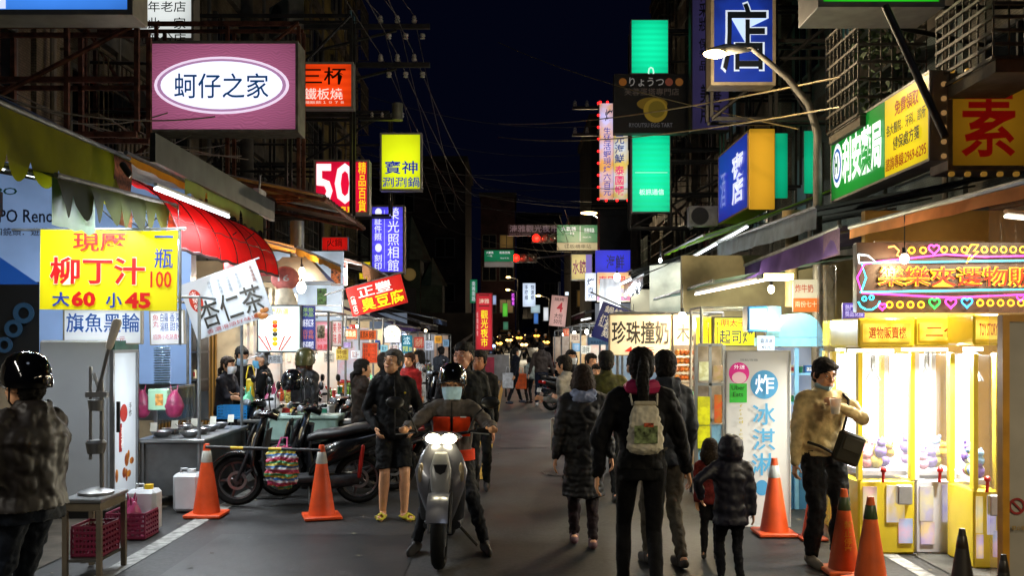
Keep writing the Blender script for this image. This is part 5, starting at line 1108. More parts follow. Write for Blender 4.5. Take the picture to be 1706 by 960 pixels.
# ice cream board, cabinet
t = sign('ice_cream_board', 'tall white standing board with light blue characters for fried ice cream', (1209, 586, 1317, 880), 8.95, '#e8e6dc', .30,
     [('#disc', 1250, 619, 1296, 667, '#4c9cc8', .5), ('炸', 1257, 626, 1289, 659, '#f4fbff', .8, .012), ('冰', 1253, 674, 1291, 710, '#58a8d0', .5, .012), ('淇', 1253, 716, 1291, 752, '#58a8d0', .5, .012), ('淋', 1251, 757, 1291, 794, '#58a8d0', .5, .012),
      ('#disc', 1258, 802, 1280, 828, '#4c9cc8', .5), ('f\nr\ni\ne\nd\n \ni\nc\ne', 1230, 676, 1237, 734, '#c8b430', .4, 0), ('#disc', 1214, 606, 1248, 642, '#e02888', .5), ('#disc1', 1219, 622, 1243, 641, '#f4c8c8', .5), ('#box', 1215, 641, 1244, 673, '#38c040', .4),
      ('Uber\nEats', 1218, 644, 1240, 663, '#0c5018', .1, .004), ('外送', 1222, 610, 1240, 617, '#fff', .7, .004), ('現點現做', 1232, 600, 1262, 604, '#a0a098', .2, 0)], depth=.05, rim=.012, case=mat('#b8b8b0', .5), var=.12)
t.location.z = .01 + t.location.z * 0 + Z(880, 8.95) * 1
t = thing('blue_ice_cabinet', 'light blue ice cream stall cabinet with an arched top behind the white board', 'cabinet', (X(1340, 9.8), 9.9, 0))
xa, xb = X(1285, 9.8), X(1376, 9.8); m = MB(); n = 16; cx_ = X(1337, 9.8); r_ = X(1374, 9.8) - cx_
arc = [(cx_ + r_ * math.cos(PI * k / n), 1.78 + r_ * 1.1 * math.sin(PI * k / n)) for k in range(n + 1)]
m.poly([(a, b) for a, b in arc], .5, 1); m.v = [(a, b + 10.1, c) for a, b, c in m.v]; m.build('arched_top', mat('#80c4ec', .45, 0, .1), t, True, smooth=False)
MB().box(((xa + xb) / 2, 10.1, 1.73), (xb - xa + .06, .55, .09)).build('ledge', mat('#8cd0f4', .45), t, True)
MB().box(((xa + xb) / 2, 10.3, .87), (xb - xa, .04, 1.6)).build('back_panel', em('#a0b8dc', .38, .3, 3, '', '#d8e4f4'), t, True)
m = MB()
for x in (xa + .02, (xa + xb) / 2, xb - .02): m.box((x, 9.88, .84), (.04, .04, 1.66))
for z in (.4, .75, 1.1, 1.4): m.box(((xa + xb) / 2, 10.08, z), (xb - xa - .06, .38, .02))
m.build('frame', mat('#88c8ec', .45), t, True)
MB().box(((xa + xb) / 2, 9.92, .2), (xb - xa - .1, .03, .4)).build('lower_panel', mat('#3c80ac', .5), t, True)
for j, z in enumerate((.76, 1.11, 1.41)):
    for i in range(5): put('cup' if (i + j) % 2 else 'box', (i * 2 + j) % 3, (xa + .09 + i * .09, 10.0, z), 'on the shelves of the light blue cabinet', 0, .55)
t = thing('light_box_lamp', 'glowing white box lamp with a blue side left of the arched cabinet', 'lamp', P(1262, 552, 9.4)); w_ = X(1276, 9.4) - X(1246, 9.4)
MB().box((0, .1, .12), (w_ + .02, .22, .25), ch=.01).build('casing', mat('#3c90c8', .4), t); MB().box((0, -.016, .12), (w_ - .02, .01, .2)).build('face', em('#e0f4ff', 1.6, 0), t); MB().box((w_ / 2 + .075, .1, .12), (.13, .2, .24)).build('side_panel', mat('#58a8d8', .4), t); lamp(t, (.15, -.25, .1), 16, (.75, .9, 1), 'POINT', .08)
sign('menu_sheet', 'white menu sheet with black drawing under the glowing box lamp', (1262, 560, 1290, 586), 9.5, '#d0e0f0', .6, [('霜淇淋', 1266, 564, 1286, 572, '#181820', .1, .002), ('45元', 1268, 575, 1284, 582, '#181820', .1, .002)], depth=.01, rim=0)
sign('orange_white_poster', 'white and orange poster on the wall above the arched cabinet', (1321, 466, 1364, 520), 10.8, '#d8d4c4', .35, [('#box', 1321, 497, 1364, 520, '#e07838', .5), ('炸牛奶', 1324, 474, 1354, 488, '#c05838', .4, .006), ('兩份七十', 1324, 502, 1360, 512, '#f0e0c0', .6, .004)], depth=.02, rim=0)
sign('flyer_board', 'small blue-violet board crowded with white lettering above the first claw machine', (1404, 505, 1440, 532), 9.0, '#4838a0', .4, [('熱門景品\n獎品兌換', 1407, 508, 1437, 528, '#b8b0e8', .5, 0)], depth=.02, rim=0)
# wall behind right stalls
t = thing('shop_interior', 'pale lit shop wall behind the right stalls', 'shop', (5.2, 14, 0)); MB().box((4.6, 14.2, 1.5), (4.2, .1, 3.0)).build('wall', mat('#a09878', .7, 0, .3, 1.5, .3), t, True)
t = thing('shop_interior', 'ochre shop wall behind the claw machines', 'shop', (5, 9.5, 0)); MB().box((4.9, 9.3, 1.5), (3.0, .1, 3.0)).build('wall', mat('#a07c40', .7, 0, .3, 1.5, .3), t, True)
# ---------- claw machines ----------
YEL = mat('#f8de38', .35, 0, .08, 3, .03, coat=.3)
def claw(label, x0, x1, Y, d, h, title, seed, group='yellow claw machines'):
    short = ['', 'the farthest claw machine', 'the wide claw machine with orange lettering', 'the second wide claw machine', 'the claw machine by the grey board'][seed]
    r = random.Random(seed); w = x1 - x0; t = thing('claw_machine', label, 'claw machine', ((x0 + x1) / 2, Y, 0), group=group)
    e = .035
    MB().box((0, d / 2, .31), (w, d, .60), ch=.015).build('cabinet', YEL if seed != 3 else mat('#e4e2ea', .35, 0, .08, 3, .03, coat=.3), t)  # third machine is painted white to carry its blown-out glare
    for sx in (-1, 1):
        for yy in (.03, d - .03): MB().box((sx * (w / 2 - e / 2), yy, 1.13), (e, .06, 1.04)).build('corner_post', YEL if seed != 3 else mat('#f0eef4', .35), t)
    MB().box((0, d / 2, h - .12), (w, d, .24), ch=.015).build('header', YEL, t)
    MB().box((0, -.006, h - .12), (w * .84, .014, .15)).build('header_panel', em('#f4c030', 1.1, .3, 6, '', '#f8e060'), t)
    text(t, title, (0, -.022, h - .12), w * .66, .095, em('#c03010', .5, 0), .01)
    MB().box((0, d - .05, 1.13), (w - .1, .02, 1.0)).build('back_panel', em('#f6f4fa', 1.5, .2, 7, '', '#c8c8e8'), t)
    MB().box((0, .012, 1.13), (w - 2 * e, .008, 1.02)).build('glass', mat('#f4f8ff', .05, 0, 0, 1, 0, alpha=.12), t)
    MB().box((0, d / 2, .66), (w - .1, d - .12, .04)).build('play_floor', mat('#e8e8f0', .4), t)
    MB().box((0, d / 2, h - .27), (w - .14, .2, .03)).build('ceiling_light', em('#fffef0', 2.2, 0), t)
    m = MB().cyl((.02, d / 2, h - .28), (.02, d / 2, h - .42), .02).cyl((.02, d / 2, h - .42), (-.04, d / 2, h - .52), .01, n=6).cyl((.02, d / 2, h - .42), (.08, d / 2, h - .52), .01, n=6).cyl((.02, d / 2, h - .42), (.02, d / 2 - .06, h - .52), .01, n=6)
    m.build('claw', STEEL, t)
    lamp(t, (0, .06, h - .3), 34, (1, .98, .9), 'AREA', w * .8, .1, rot=(-.25, 0, 0))
    # prizes
    cols = ['#c8a0e0', '#f0c040', '#e89090', '#90b8e8', '#f0f0f0', '#e8d860', '#8870c0', '#f4a8c8']
    for i in range(16):
        x = r.uniform(-w / 2 + .1, w / 2 - .1); y = r.uniform(.12, d - .15); c = r.choice(cols); m_ = mat(c, .7, 0, .2, 30, .4); s = r.uniform(.05, .08)
        q = thing('plush_toy', dict(zip(cols, ['lilac', 'amber', 'salmon pink', 'pale blue', 'white', 'lemon', 'violet', 'rose pink']))[c] + ' plush toy in a heap inside ' + short, 'plush toy', (t.location.x + x, Y + y, .68 + r.choice([0, 0, .09])), r.uniform(-1, 1), group='plush toys in ' + short)
        MB().ell((0, 0, s * .8), (s * .8, s * .7, s * .8), nu=10, nv=7).ell((0, -.01, s * 1.8), (s * .62, s * .55, s * .55), nu=10, nv=7).build('body', m_, q)
        MB().ell((-s * .45, 0, s * 2.3), (s * .2, s * .12, s * .25), nu=8, nv=5).ell((s * .45, 0, s * 2.3), (s * .2, s * .12, s * .25), nu=8, nv=5).build('ear', m_, q)
    for i, (u, z, a, b, c) in enumerate(((-.3, .42, .2, .28, '#e8dcb0'), (.15, .42, .26, .3, '#e8e4f4'), (.33, .2, .2, .2, '#b8c8e8'), (-.28, .18, .2, .18, '#d8c0e8'))):
        MB().box((u * w, -.006, z), (a * w * 1.2, .012, b)).build('printed_panel', em(c, .6, .4, 6, '', r.choice(['#e8c858', '#9090d0', '#e0a0b0'])), t)  # lower prints glow as well, glare put into their colour
    MB().box((.28 * w, -.03, .5), (.12, .06, .16), ch=.01).build('coin_box', mat('#c0c4cc', .35, .7), t)
    m = MB().cyl((-.1 * w, -.04, .6), (-.1 * w, -.05, .68), .012); m.ell((-.1 * w, -.05, .7), .025); m.build('joystick', mat('#c02020', .3), t)
    return t
a = X(1430, 7.8)
claw('narrow far yellow claw machine beside the man in the tan jacket', X(1400, 8.6), X(1432, 8.6), 8.6, .5, 1.93, '夾娃娃', 1)
claw('wide yellow claw machine with orange header lettering behind the traffic cones', a, a + .46, 7.8, .7, 1.93, '選物販賣機', 2)
claw('second wide yellow claw machine left of the narrow printed one', a + .465, X(1618, 7.8), 7.81, .7, 1.94, '二代', 3)
claw('narrow yellow claw machine with white header lettering beside the grey board', X(1622, 7.3), X(1667, 7.3), 7.3, .45, 1.95, 'TOY STORY', 4)
t = thing('grey_notice_board', 'tall grey board in an ochre frame at the right edge', 'board', (X(1700, 6.3), 6.3, 0))
xa, xb = X(1668, 6.3), X(1668, 6.3) + .8
MB().box(((xa + xb) / 2, 6.32, .95), (xb - xa - .08, .04, 1.84)).build('panel', mat('#8a857c', .7, 0, .1, 3, .1), t, True)
m = MB()
for x in (xa + .02, xb - .02): m.box((x, 6.31, .96), (.045, .07, 1.91))
for z in (.02, 1.895): m.box(((xa + xb) / 2, 6.31, z), (xb - xa - .09, .065, .045))
m.build('frame', mat('#a07010', .5, 0, .15), t, True)
m = MB().lathe([(.04, 0), (.055, 0), (.055, .004), (.04, .004)], (0, 0, 0), 20, M=Matrix.Rotation(PI / 2, 3, 'X')); m.v = [(x + xa + .10, y + 6.295, z + .66) for x, y, z in m.v]; m.box((xa + .10, 6.292, .66), (.09, .004, .012), M=Matrix.Rotation(.8, 3, 'Y')); m.build('no_entry_symbol', mat('#7a1c1c', .5), t, True)
text(t, '禁止吸菸', (xa + .12 - t.location.x, -.02 + .0, .52), .12, .03, mat('#8a6c20', .5), 0)
# ---------- people ----------
def clouds(scale, seed=0):
    k = 'folds_%s' % scale
    if k in D.textures: return D.textures[k]
    t = D.textures.new(k, 'CLOUDS'); t.noise_scale = scale; t.noise_depth = 1 if scale > .04 else 2
    if scale > .04: t.noise_type = 'HARD_NOISE'
    return t
def fuse(o, vox, sm=2, disp=0, ts=.08):
    m = o.modifiers.new('r', 'REMESH'); m.mode = 'VOXEL'; m.voxel_size = vox; m.use_smooth_shade = True
    if sm: s = o.modifiers.new('s', 'SMOOTH'); s.factor = .5; s.iterations = sm
    if disp:
        d = o.modifiers.new('d', 'DISPLACE'); d.texture = clouds(ts); d.strength = disp * (1.25 if ts > .04 else 1); d.mid_level = .6 if ts > .04 else .5; d.texture_coords = 'LOCAL'
    return o
def bone(a, b, l1, l2, pole):
    a, b = V(a), V(b); d = b - a; L = min(d.length, (l1 + l2) * .999); dn = d.normalized(); x = (l1 * l1 - l2 * l2 + L * L) / (2 * L); h = math.sqrt(max(l1 * l1 - x * x, 0))
    p = V(pole) - dn * V(pole).dot(dn); p = p.normalized() if p.length > 1e-4 else V((0, 1, 0))
    return a + dn * x + p * h, a + dn * L
SKIN = mat('#d49c74', .5, 0, .08, 12, .05)
def finger(m, p, d, c, L, r):
    "finger from p heading d bending toward c"
    a = p; dirs = [d, (d + c * .6).normalized(), (d + c * 1.5).normalized()]; pts = [a]
    for q, l in zip(dirs, (.45, .3, .25)): a = a + q * L * l; pts.append(a)
    m.limb(pts, [r, r * .95, r * .88, r * .7], 6)
def hand(m, w, d, th, curl=.5, s=1):
    d = V(d).normalized(); th = V(th); th = (th - d * th.dot(d)).normalized(); nrm = d.cross(th).normalized()
    if curl < 0: nrm = -nrm; curl = -curl
    pal = w + d * .085 * s
    m.limb([w - d * .02, w + d * .03 * s, pal], [(.026 * s, .018 * s), (.036 * s, .016 * s), (.038 * s, .013 * s)], 10, up=tuple(nrm))
    for i, L in enumerate((.068, .078, .073, .058)):
        b = pal + th * (.03 - .02 * i) * s - d * (.004 * abs(i - 1.3)) * s
        finger(m, b, (d + nrm * curl * .5).normalized(), (nrm * curl * 1.5 - d * curl * .35), L * s, .0088 * s)
    b = w + d * .028 * s + th * .03 * s
    m.limb([b, b + (d * .5 + th * .7 + nrm * curl * .4).normalized() * .035 * s, b + (d * .9 + th * .45 + nrm * curl * .7).normalized() * .062 * s], [.012 * s, .0105 * s, .008 * s], 6)
HAIRK = mat((.009, .0075, .0065), .75, 0, .2, 40, .3)
def person(label, loc, rz, H=1.7, group=None, q=1, top='#222', topk='', bottom='#181818', bottomk='', shoes='#202020', hl=(.2, 0, .78), hr=(-.2, 0, .78), fl=(.09, 0), fr=(-.09, 0),
           lean=0, yaw=0, pitch=0, hem=-.10, fat=1.0, hair='short', haircol=None, skin=None, shorts=False, sit=False, pelz=.93, pely=0, kneepole=(0, -1, 0), curl=.5, elbow=(0, 1, -.3), hood=False, headk=1,
           mask=None, collar=True, sleeve=.0, foot_yaw=0, elbl=None, elbr=None, thl=None, thr=None, puff=0, grip=False, barefoot=None, topm=None, loose=1.0, cuff=None, pantr=1.0, hoodup=False, chest_panels=None):
    headk *= 1.12; k = H / 1.765; t = thing('person', label, 'person', loc, rz, group, k); skin = skin or SKIN
    vox = (.0075 if q == 2 else .012 if q == 1 else .02) / k
    cv = (.011 if q == 2 else .016 if q == 1 else .024) / k
    pel = V((0, pely, pelz)); u = V((0, -math.sin(lean), math.cos(lean))); sh = pel + u * .48; nb = pel + u * .535
    HM = Matrix.Rotation(yaw, 3, 'Z') @ Matrix.Rotation(pitch + lean * .4, 3, 'X')
    hc = nb + V((0, -math.sin(lean * .5), math.cos(lean * .5))) * .055 + HM @ V((0, -.018, .065))
    bl = 1 if shorts else .82
    # legs
    legs = []
    for sx, f, po in ((1, fl, kneepole), (-1, fr, kneepole)):
        hip = pel + V((sx * .09, 0, -.03)); an = V((f[0], f[1], f[2] if len(f) > 2 else .085)); kn, an = bone(hip, an, .43, .415, po); legs.append((hip, kn, an))
    arms = []
    for sx, h, ep, in ((1, hl, elbl or elbow), (-1, hr, elbr or elbow)):
        s_ = sh + V((sx * .175 * fat ** .5, 0, -.035)); el, wr = bone(s_, V(h), .285, .255, (ep[0] * sx, ep[1], ep[2])); arms.append((s_, el, wr))
    hd = lambda p: hc + HM @ (V(p) * headk)
    m = MB()
    # head
    m.ell(hd((0, .012, .018)), (.076 * headk, .095 * headk, .100 * headk), HM, 16, 12)
    m.ell(hd((0, -.022, -.05)), (.060 * headk, .066 * headk, .066 * headk), HM, 14, 10)
    m.ell(hd((0, -.055, -.088)), (.028 * headk, .022 * headk, .02 * headk), HM, 10, 8)
    for sx in (-1, 1):
        m.ell(hd((sx * .079, .012, -.008)), (.010, .018, .030), HM @ Matrix.Rotation(sx * .3, 3, 'Z'), 8, 7)
        m.ell(hd((sx * .035, -.066, -.028)), (.022, .016, .02), HM, 8, 6); m.ell(hd((sx * .032, -.078, .024)), (.024, .010, .009), HM, 8, 6)
    m.limb([hd((0, -.085, .012)), hd((0, -.098, -.012)), hd((0, -.104, -.03))], [.008, .010, .0135], 8)
    m.ell(hd((0, -.084, -.058)), (.022, .01, .009), HM, 8, 6)
    m.limb([nb - u * .06, nb + u * .03, hd((0, .02, -.05))], [.062, .055, .052], 12)
    # trunk
    def rings(spec): m_ = []; return m_
    def trunk(mm, ex, lo, hi=.5, top_r=.065):
        spec = [(-.12, .145, .10), (-.03, .155, .112), (.10, .135 + .02 * (fat > 1.1), .10), (.24, .150, .11), (.36, .168, .118), (.44, .155, .10), (.485, .10, .075), (.53, top_r, top_r)]
        pts = []; rad = []
        for tt, a, b in spec:
            if tt < lo: continue
            e = ex; pts.append(pel + u * tt); rad.append(((b * fat + e), (a * fat + e)))
        mm.limb(pts, [(b, a) for a, b in [(r0, r1) for r0, r1 in rad]], 18, up=(0, 1, .001))
    # limb(up=Y): a = up x d -> X axis gets first radius
    def trunk2(mm, ex, lo, flare=0, topr=.062, cut=.53):
        spec = [(-.12, .150, .105), (-.03, .158, .115), (.10, .140, .104), (.24, .152, .11), (.36, .170, .115), (.44, .155, .098), (.485, .105, .08), (.53, topr, topr)]
        pts = []; rad = []
        if lo < -.12:
            n = 4
            for i in range(n):
                tt = lo + (-.12 - lo) * i / n; g = 1 + flare * (1 - i / n); pts.append(pel + V((0, 0, tt)) if not sit else pel + u * tt); rad.append((.158 * fat * g + ex, .118 * fat * g + ex))
        for tt, a, b in spec:
            if tt < lo - .001 or tt > cut: continue
            pts.append(pel + u * tt); rad.append((a * fat + ex, b * fat + ex * .9))
        mm.limb(pts, rad, 20, up=(0, 1, 0), flat=True)
    trunk2(m, -.016, .10)
    m.limb([pel + u * .02, pel + u * .14], [(.115, .08), (.115, .085)], 16, up=(0, 1, 0))
    hands = []
    for i, (s_, el, wr) in enumerate(arms):
        m.limb([s_, s_.lerp(el, .5), el, el.lerp(wr, .4), wr], [.052, .045, .038, .037, .025], 10)
        d = (wr - el).normalized(); sx = 1 if i == 0 else -1
        th = (thl if i == 0 else thr) or (0, -1, 0)
        if grip: hand(m, wr, V((0, -.6, -.25)) + d * .2, (-sx, 0, .0), 1.3 * (1 if i == 0 else -1) * -1)
        else: hand(m, wr, d, th, curl * (1 if i == 0 else -1) * 1)
    for i, (hip, kn, an) in enumerate(legs):
        m.limb([hip, hip.lerp(kn, .5), kn, kn.lerp(an, .35), an], [.088 * bl, .074 * bl, .054 * bl, .056 * bl, .036 * bl], 10)
        fd = V((math.sin(foot_yaw) * (1 if i == 0 else -1), -math.cos(foot_yaw), 0)); bz = an.z - .05
        m.limb([an + V((0, 0, -.02)) - fd * .03, V((an.x, an.y, bz)) - fd * .02 , V((an.x, an.y, bz - .008)) + fd * .10, V((an.x, an.y, bz - .02)) + fd * .16], [.034, .036, (.042, .022), (.036, .014)], 10)
    body = m.build('body', skin, t); fuse(body, vox, 1)
    # trousers
    bm_ = mat(bottom, .8, 0, .3, 9, .8) if isinstance(bottom, str) or isinstance(bottom, tuple) else bottom
    m = MB(); pr = pantr
    m.limb([pel + u * -.10, pel + u * -.02, pel + u * .07], [(.155 * fat + .008, .118 * fat + .006), (.165 * fat + .004, .12 * fat + .006), (.15 * fat + .002, .11 * fat + .004)], 18, up=(0, 1, 0), flat=True)
    for hip, kn, an in legs:
        if shorts: m.limb([hip + V((0, 0, .02)), hip.lerp(kn, .5), hip.lerp(kn, .93)], [.098, .092, .094], 14, flat=True)
        else: m.limb([hip + V((0, 0, .02)), hip.lerp(kn, .5), kn, kn.lerp(an, .5), an + (kn - an) * .05], [.100 * (1 + (pr - 1) * .5), .086 * pr, .068 * pr, .066 * pr, .054 * pr], 14)
    o = m.build('shorts' if shorts else 'trousers', bm_, t); fuse(o, cv, 2, .022 if pantr >= 1 else .008, .10)
    # top
    tm = topm or mat(top, .75, 0, .3, 9, .8, kind=topk, bs={'wave': 3.2, 'zig': 5.5}.get(topk))
    if topk in ('wave', 'zig') and not topm: tm = mat(top, .55, 0, .2, 6, .14, kind=topk, bs=2.6 if topk == 'wave' else 6)
    m = MB(); L = loose; trunk2(m, .012 + .010 * L, hem, .10 if hem < -.25 else .02, .075)
    for s_, el, wr in arms:
        e = .004 + .005 * L + (.010 if puff else 0)
        wend = wr + (el - wr) * (.04 + sleeve)
        m.limb([s_ + (nb - s_) * .25, s_, s_.lerp(el, .5), el, el.lerp(wend, .5), wend], [.06 + e, .062 + e, .055 + e, .05 + e, .045 + e, .036 + e * .8], 14)
    if hood and not hoodup:
        m.limb([nb + V((.085, -.03, -.0)), nb + V((.07, .07, .01)), nb + V((0, .105, -.005)), nb + V((-.07, .07, .01)), nb + V((-.085, -.03, 0))], [.03, .045, .055, .045, .03], 10); m.ell(nb + V((0, .11, -.07)), (.10, .045, .09))
    elif hoodup:
        m.ell(hc + V((0, .03, .01)), (.115 * headk, .115 * headk, .135 * headk)); m.limb([nb - u * .02, hc], [.09, .1], 14)
    if collar and not hoodup: m.limb([nb - u * .045, nb + u * .055 + V((0, -.01, 0))], [.080, .072], 14, flat=True)
    o = m.build('jacket', tm, t); fuse(o, cv, 2, .02 * (1.2 if puff else 1), .12 if q else .14)
    # shoes
    sm = mat(shoes, .6, 0, .15, 8, .15)
    for i, (hip, kn, an) in enumerate(legs):
        fd = V((math.sin(foot_yaw) * (1 if i == 0 else -1), -math.cos(foot_yaw), 0)); bz = max(an.z - .05, .03)
        if barefoot:
            m = MB(); m.limb([V((an.x, an.y, .02)) - fd * .06, V((an.x, an.y, .015)) + fd * .05, V((an.x, an.y, .015)) + fd * .17], [(.04, .016), (.045, .014), (.044, .012)], 14, up=(0, 0, 1))
            m.limb([V((an.x - .05, an.y, .03)) + fd * .11, V((an.x, an.y, .068)) + fd * .10, V((an.x + .05, an.y, .03)) + fd * .11], [(.012, .045)] * 3, 10, up=tuple(fd))
            fuse(m.build('slipper', sm, t), .01, 1); continue
        m = MB().limb([V((an.x, an.y, bz + .005)) - fd * .06, V((an.x, an.y, bz + .005)), V((an.x, an.y, bz - .004)) + fd * .10, V((an.x, an.y, bz - .012)) + fd * .185], [.036, (.046, .042), (.05, .03), (.040, .02)], 12).limb([V((an.x, an.y, bz)), an], [.045, .045], 10)
        o = m.build('shoe', sm, t); fuse(o, cv, 1)
    # hair
    hm = mat(haircol, .75, 0, .25, 40, .3) if haircol else HAIRK; m = MB(); E = lambda c, r: m.ell(hd(c), tuple(x * headk for x in r), HM, 14, 10)
    if hair and not hoodup:
        E((0, .026, .044), (.083, .090, .088)); E((0, -.004, .066), (.074, .080, .062)); E((0, .040, .0), (.079, .070, .085))
        if hair != 'crop':
            for sx in (-1, 1): E((sx * .07, -.01, .02), (.016, .03, .05))
            m.limb([hd((-.062, -.045, .072)), hd((-.02, -.064, .084)), hd((.03, -.066, .082)), hd((.064, -.045, .066))], [.014, .018, .018, .014], 8)
        if hair == 'fringe': m.limb([hd((-.072, -.05, .03)), hd((-.045, -.078, .052)), hd((.0, -.082, .082)), hd((.06, -.062, .07))], [.012, .018, .02, .018], 8)
        if hair in ('bob', 'long'):
            lo = -.13 if hair == 'bob' else -.26
            E((0, .04, -.04), (.098, .075, .10)); m.limb([hd((0, .06, .02)), hd((0, .075, -.07)), hd((0, .075, lo))], [(.09, .06), (.10, .055), (.075, .035)], 14, up=(0, 1, 0))
            for sx in (-1, 1): m.limb([hd((sx * .07, -.01, .03)), hd((sx * .088, 0, -.05)), hd((sx * .075, .02, lo * .9))], [.03, .03, .02], 8)
        if hair == 'pony': m.ell(hd((0, .11, .05)), .03); m.limb([hd((0, .10, .05)), hd((0, .145, .02)), hd((.01, .15, -.08)), hd((.0, .13, -.2)), hd((0, .13, -.25))], [.028, .038, .045, .035, .012], 10)
        if hair == 'lowpony': m.limb([hd((0, .09, -.03)), hd((0, .13, -.06)), hd((.0, .13, -.16)), hd((0, .12, -.22))], [.03, .034, .03, .012], 10)
        o = m.build('hair', hm, t); fuse(o, (.008 if q else .018) / k, 1, .022, .016)
    # face
    if q and abs(((rz + yaw + PI) % (2 * PI)) - PI) < 1.9:
        for sx in (-1, 1):
            e_ = MB().ell(hd((sx * .031, -.079, .006)), (.0145, .008, .0065), HM, 10, 7).build('eye', mat('#b8b0a8', .3, 0, 0), t)
            MB().ell(hd((sx * .031, -.0845, .006)), (.006, .004, .0058), HM, 8, 6).build('iris', mat('#140a06', .2, 0, 0), e_)
            MB().limb([hd((sx * .015, -.087, .028)), hd((sx * .032, -.088, .034)), hd((sx * .052, -.078, .028))], [.0035, .0045, .003], 6).build('eyebrow', hm, t)
        if not mask: MB().limb([hd((-.022, -.088, -.058)), hd((0, -.0945, -.057)), hd((.022, -.088, -.058))], [.003, .005, .003], 6).build('mouth', mat('#7c3c34', .5, 0, .1), t)
    if mask:
        m = MB()
        def mf(a, b):
            th = (a - .5) * 2.6; r = 1.10 + .28 * max(0, math.cos(th * 1.6)) * math.sin(PI * (.15 + .8 * b)); return hd((math.sin(th) * .074 * r * (1 - .22 * b * b), -.026 - math.cos(th) * .074 * r + .01 * (b), -.002 - .100 * b - .012 * (1 - math.cos(th))))
        m.grid(mf, 14, 7); o = m.build('face_mask', mat(mask, .7, 0, .08, 30, .3), t)
        for sx in (-1, 1): MB().tube([hd((sx * .074, -.04, -.01)), hd((sx * .082, .0, .01)), hd((sx * .083, .022, -.01))], .0025, 5).build('ear_loop', WHITEP, t)
    t['_'] = 1; del t['_']
    return t, dict(hd=hd, HM=HM, hc=hc, arms=arms, legs=legs, pel=pel, u=u, nb=nb, sh=sh, k=k)
def helmet(t, J, col, shell='half', metal=0, rough=.15, visor=None):
    hd, HM = J['hd'], J['HM']; m = MB()
    prof = [(.001, .152), (.05, .146), (.088, .122), (.112, .08), (.122, .03), (.124, -.01), (.120, -.03 if shell == 'half' else -.075), (.108, -.03 if shell == 'half' else -.08)]
    m.lathe([(r, z) for r, z in prof], (0, 0, 0), 26)
    m.v = [tuple(hd((a * .92, b * 1.08 + .012, c + .026 + (.04 * max(0, -b / .12) if c < .0 else 0)))) for a, b, c in m.v]
    h = m.build('helmet', mat(col, rough, metal, .1, 6, .02, coat=.6), t)
    MB().limb([hd((-.098, -.02, .0)), hd((-.085, -.08, .02)), hd((0, -.125, .045)), hd((.085, -.08, .02)), hd((.098, -.02, .0))], [(.006, .012)] * 5, 6).build('rim', mat('#1a1a1a', .4), h)
    for sx in (-1, 1): MB().tube([hd((sx * .098, 0, .0)), hd((sx * .08, -.02, -.07)), hd((0, -.05, -.125))], .006, 5).build('strap', BLACKP, h)
    if visor:
        m = MB().grid(lambda a, b: hd((math.sin((a - .5) * 2.6) * (.118 + .012 * b), -.02 - math.cos((a - .5) * 2.6) * (.118 + .02 * b), .10 - .06 * b + .05)), 14, 4)
        m.build('visor', mat(visor, .08, 0, .05, 3, 0, alpha=.75, coat=.5), h)
    return h
def gpt(px, Y): return (X(px, Y), Y, .012)
N = PI  # facing away
# rider
t, J = person('scooter rider in grey and orange jacket, black helmet and pale blue face mask', gpt(752, 8.0), 0, 1.72, q=2, top='#57504a', bottom='#1c1d20', hl=(.36, -.30, 1.06), hr=(-.36, -.30, 1.06), fl=(.29, -.12), fr=(-.29, -.12), pelz=.74, pely=.22, sit=True,
              lean=.10, hem=-.08, loose=1.5, grip=True, mask='#a8cce0', shoes='#2a2420', elbow=(.45, .6, -.7), kneepole=(0, -1, .2), hair='crop', foot_yaw=.25, fat=1.05)
helmet(t, J, '#0c0c0e', 'half', .3, .12, None)
nb, u = J['nb'], J['u']
ORG = mat('#ec4010', .7, 0, .2, 8, .3)
for sx in (-1, 1):
    MB().box(nb + u * -.235 + V((sx * .085, -.148, 0)), (.15, .03, .17), M=Matrix.Rotation(sx * .22, 3, 'Z') @ Matrix.Rotation(.1, 3, 'X'), ch=.012).build('orange_panel', ORG, t)
m = MB().limb([J['pel'] + V((0, -.02, .0)), J['pel'] + V((0, -.02, .09))], [(.195, .155), (.192, .15)], 20, up=(0, 1, 0), flat=True).build('orange_hem', ORG, t)
MB().box(nb + u * -.15 + V((.1, -.16, 0)), (.05, .006, .01)).build('logo', WHITEP, t)
MB().tube([nb + V((0, -.10, -.02)), nb + u * -.2 + V((0, -.155, 0)), nb + u * -.42 + V((0, -.15, 0))], .005, 5).build('zip', mat('#181818', .4, .6), t)
# man in shorts
t, J = person('grey-haired man in dark zip jacket and black shorts with yellow slippers, looking up', gpt(655, 9.35), .25, 1.69, q=2, top='#08090c', bottom='#050506', shorts=True, barefoot=True, shoes='#b0a010', hl=(.19, -.12, .93), hr=(-.19, -.12, .93), fl=(.11, -.03), fr=(-.10, .05),
              yaw=-.7, pitch=-.25, hair='short', haircol=(.08, .075, .07), loose=1.3, hem=-.12, elbow=(.7, 1, 0), foot_yaw=.3)
MB().ell(J['nb'] + J['u'] * -.18 + V((.1, -.15, 0)), (.012, .004, .010)).build('badge', mat('#c8b020', .4), t)
MB().tube([J['nb'] + V((0, -.085, 0)), J['nb'] + J['u'] * -.2 + V((0, -.148, 0)), J['nb'] + J['u'] * -.6 + V((0, -.145, 0))], .004, 5).build('zip', mat('#303030', .4, .6), t)
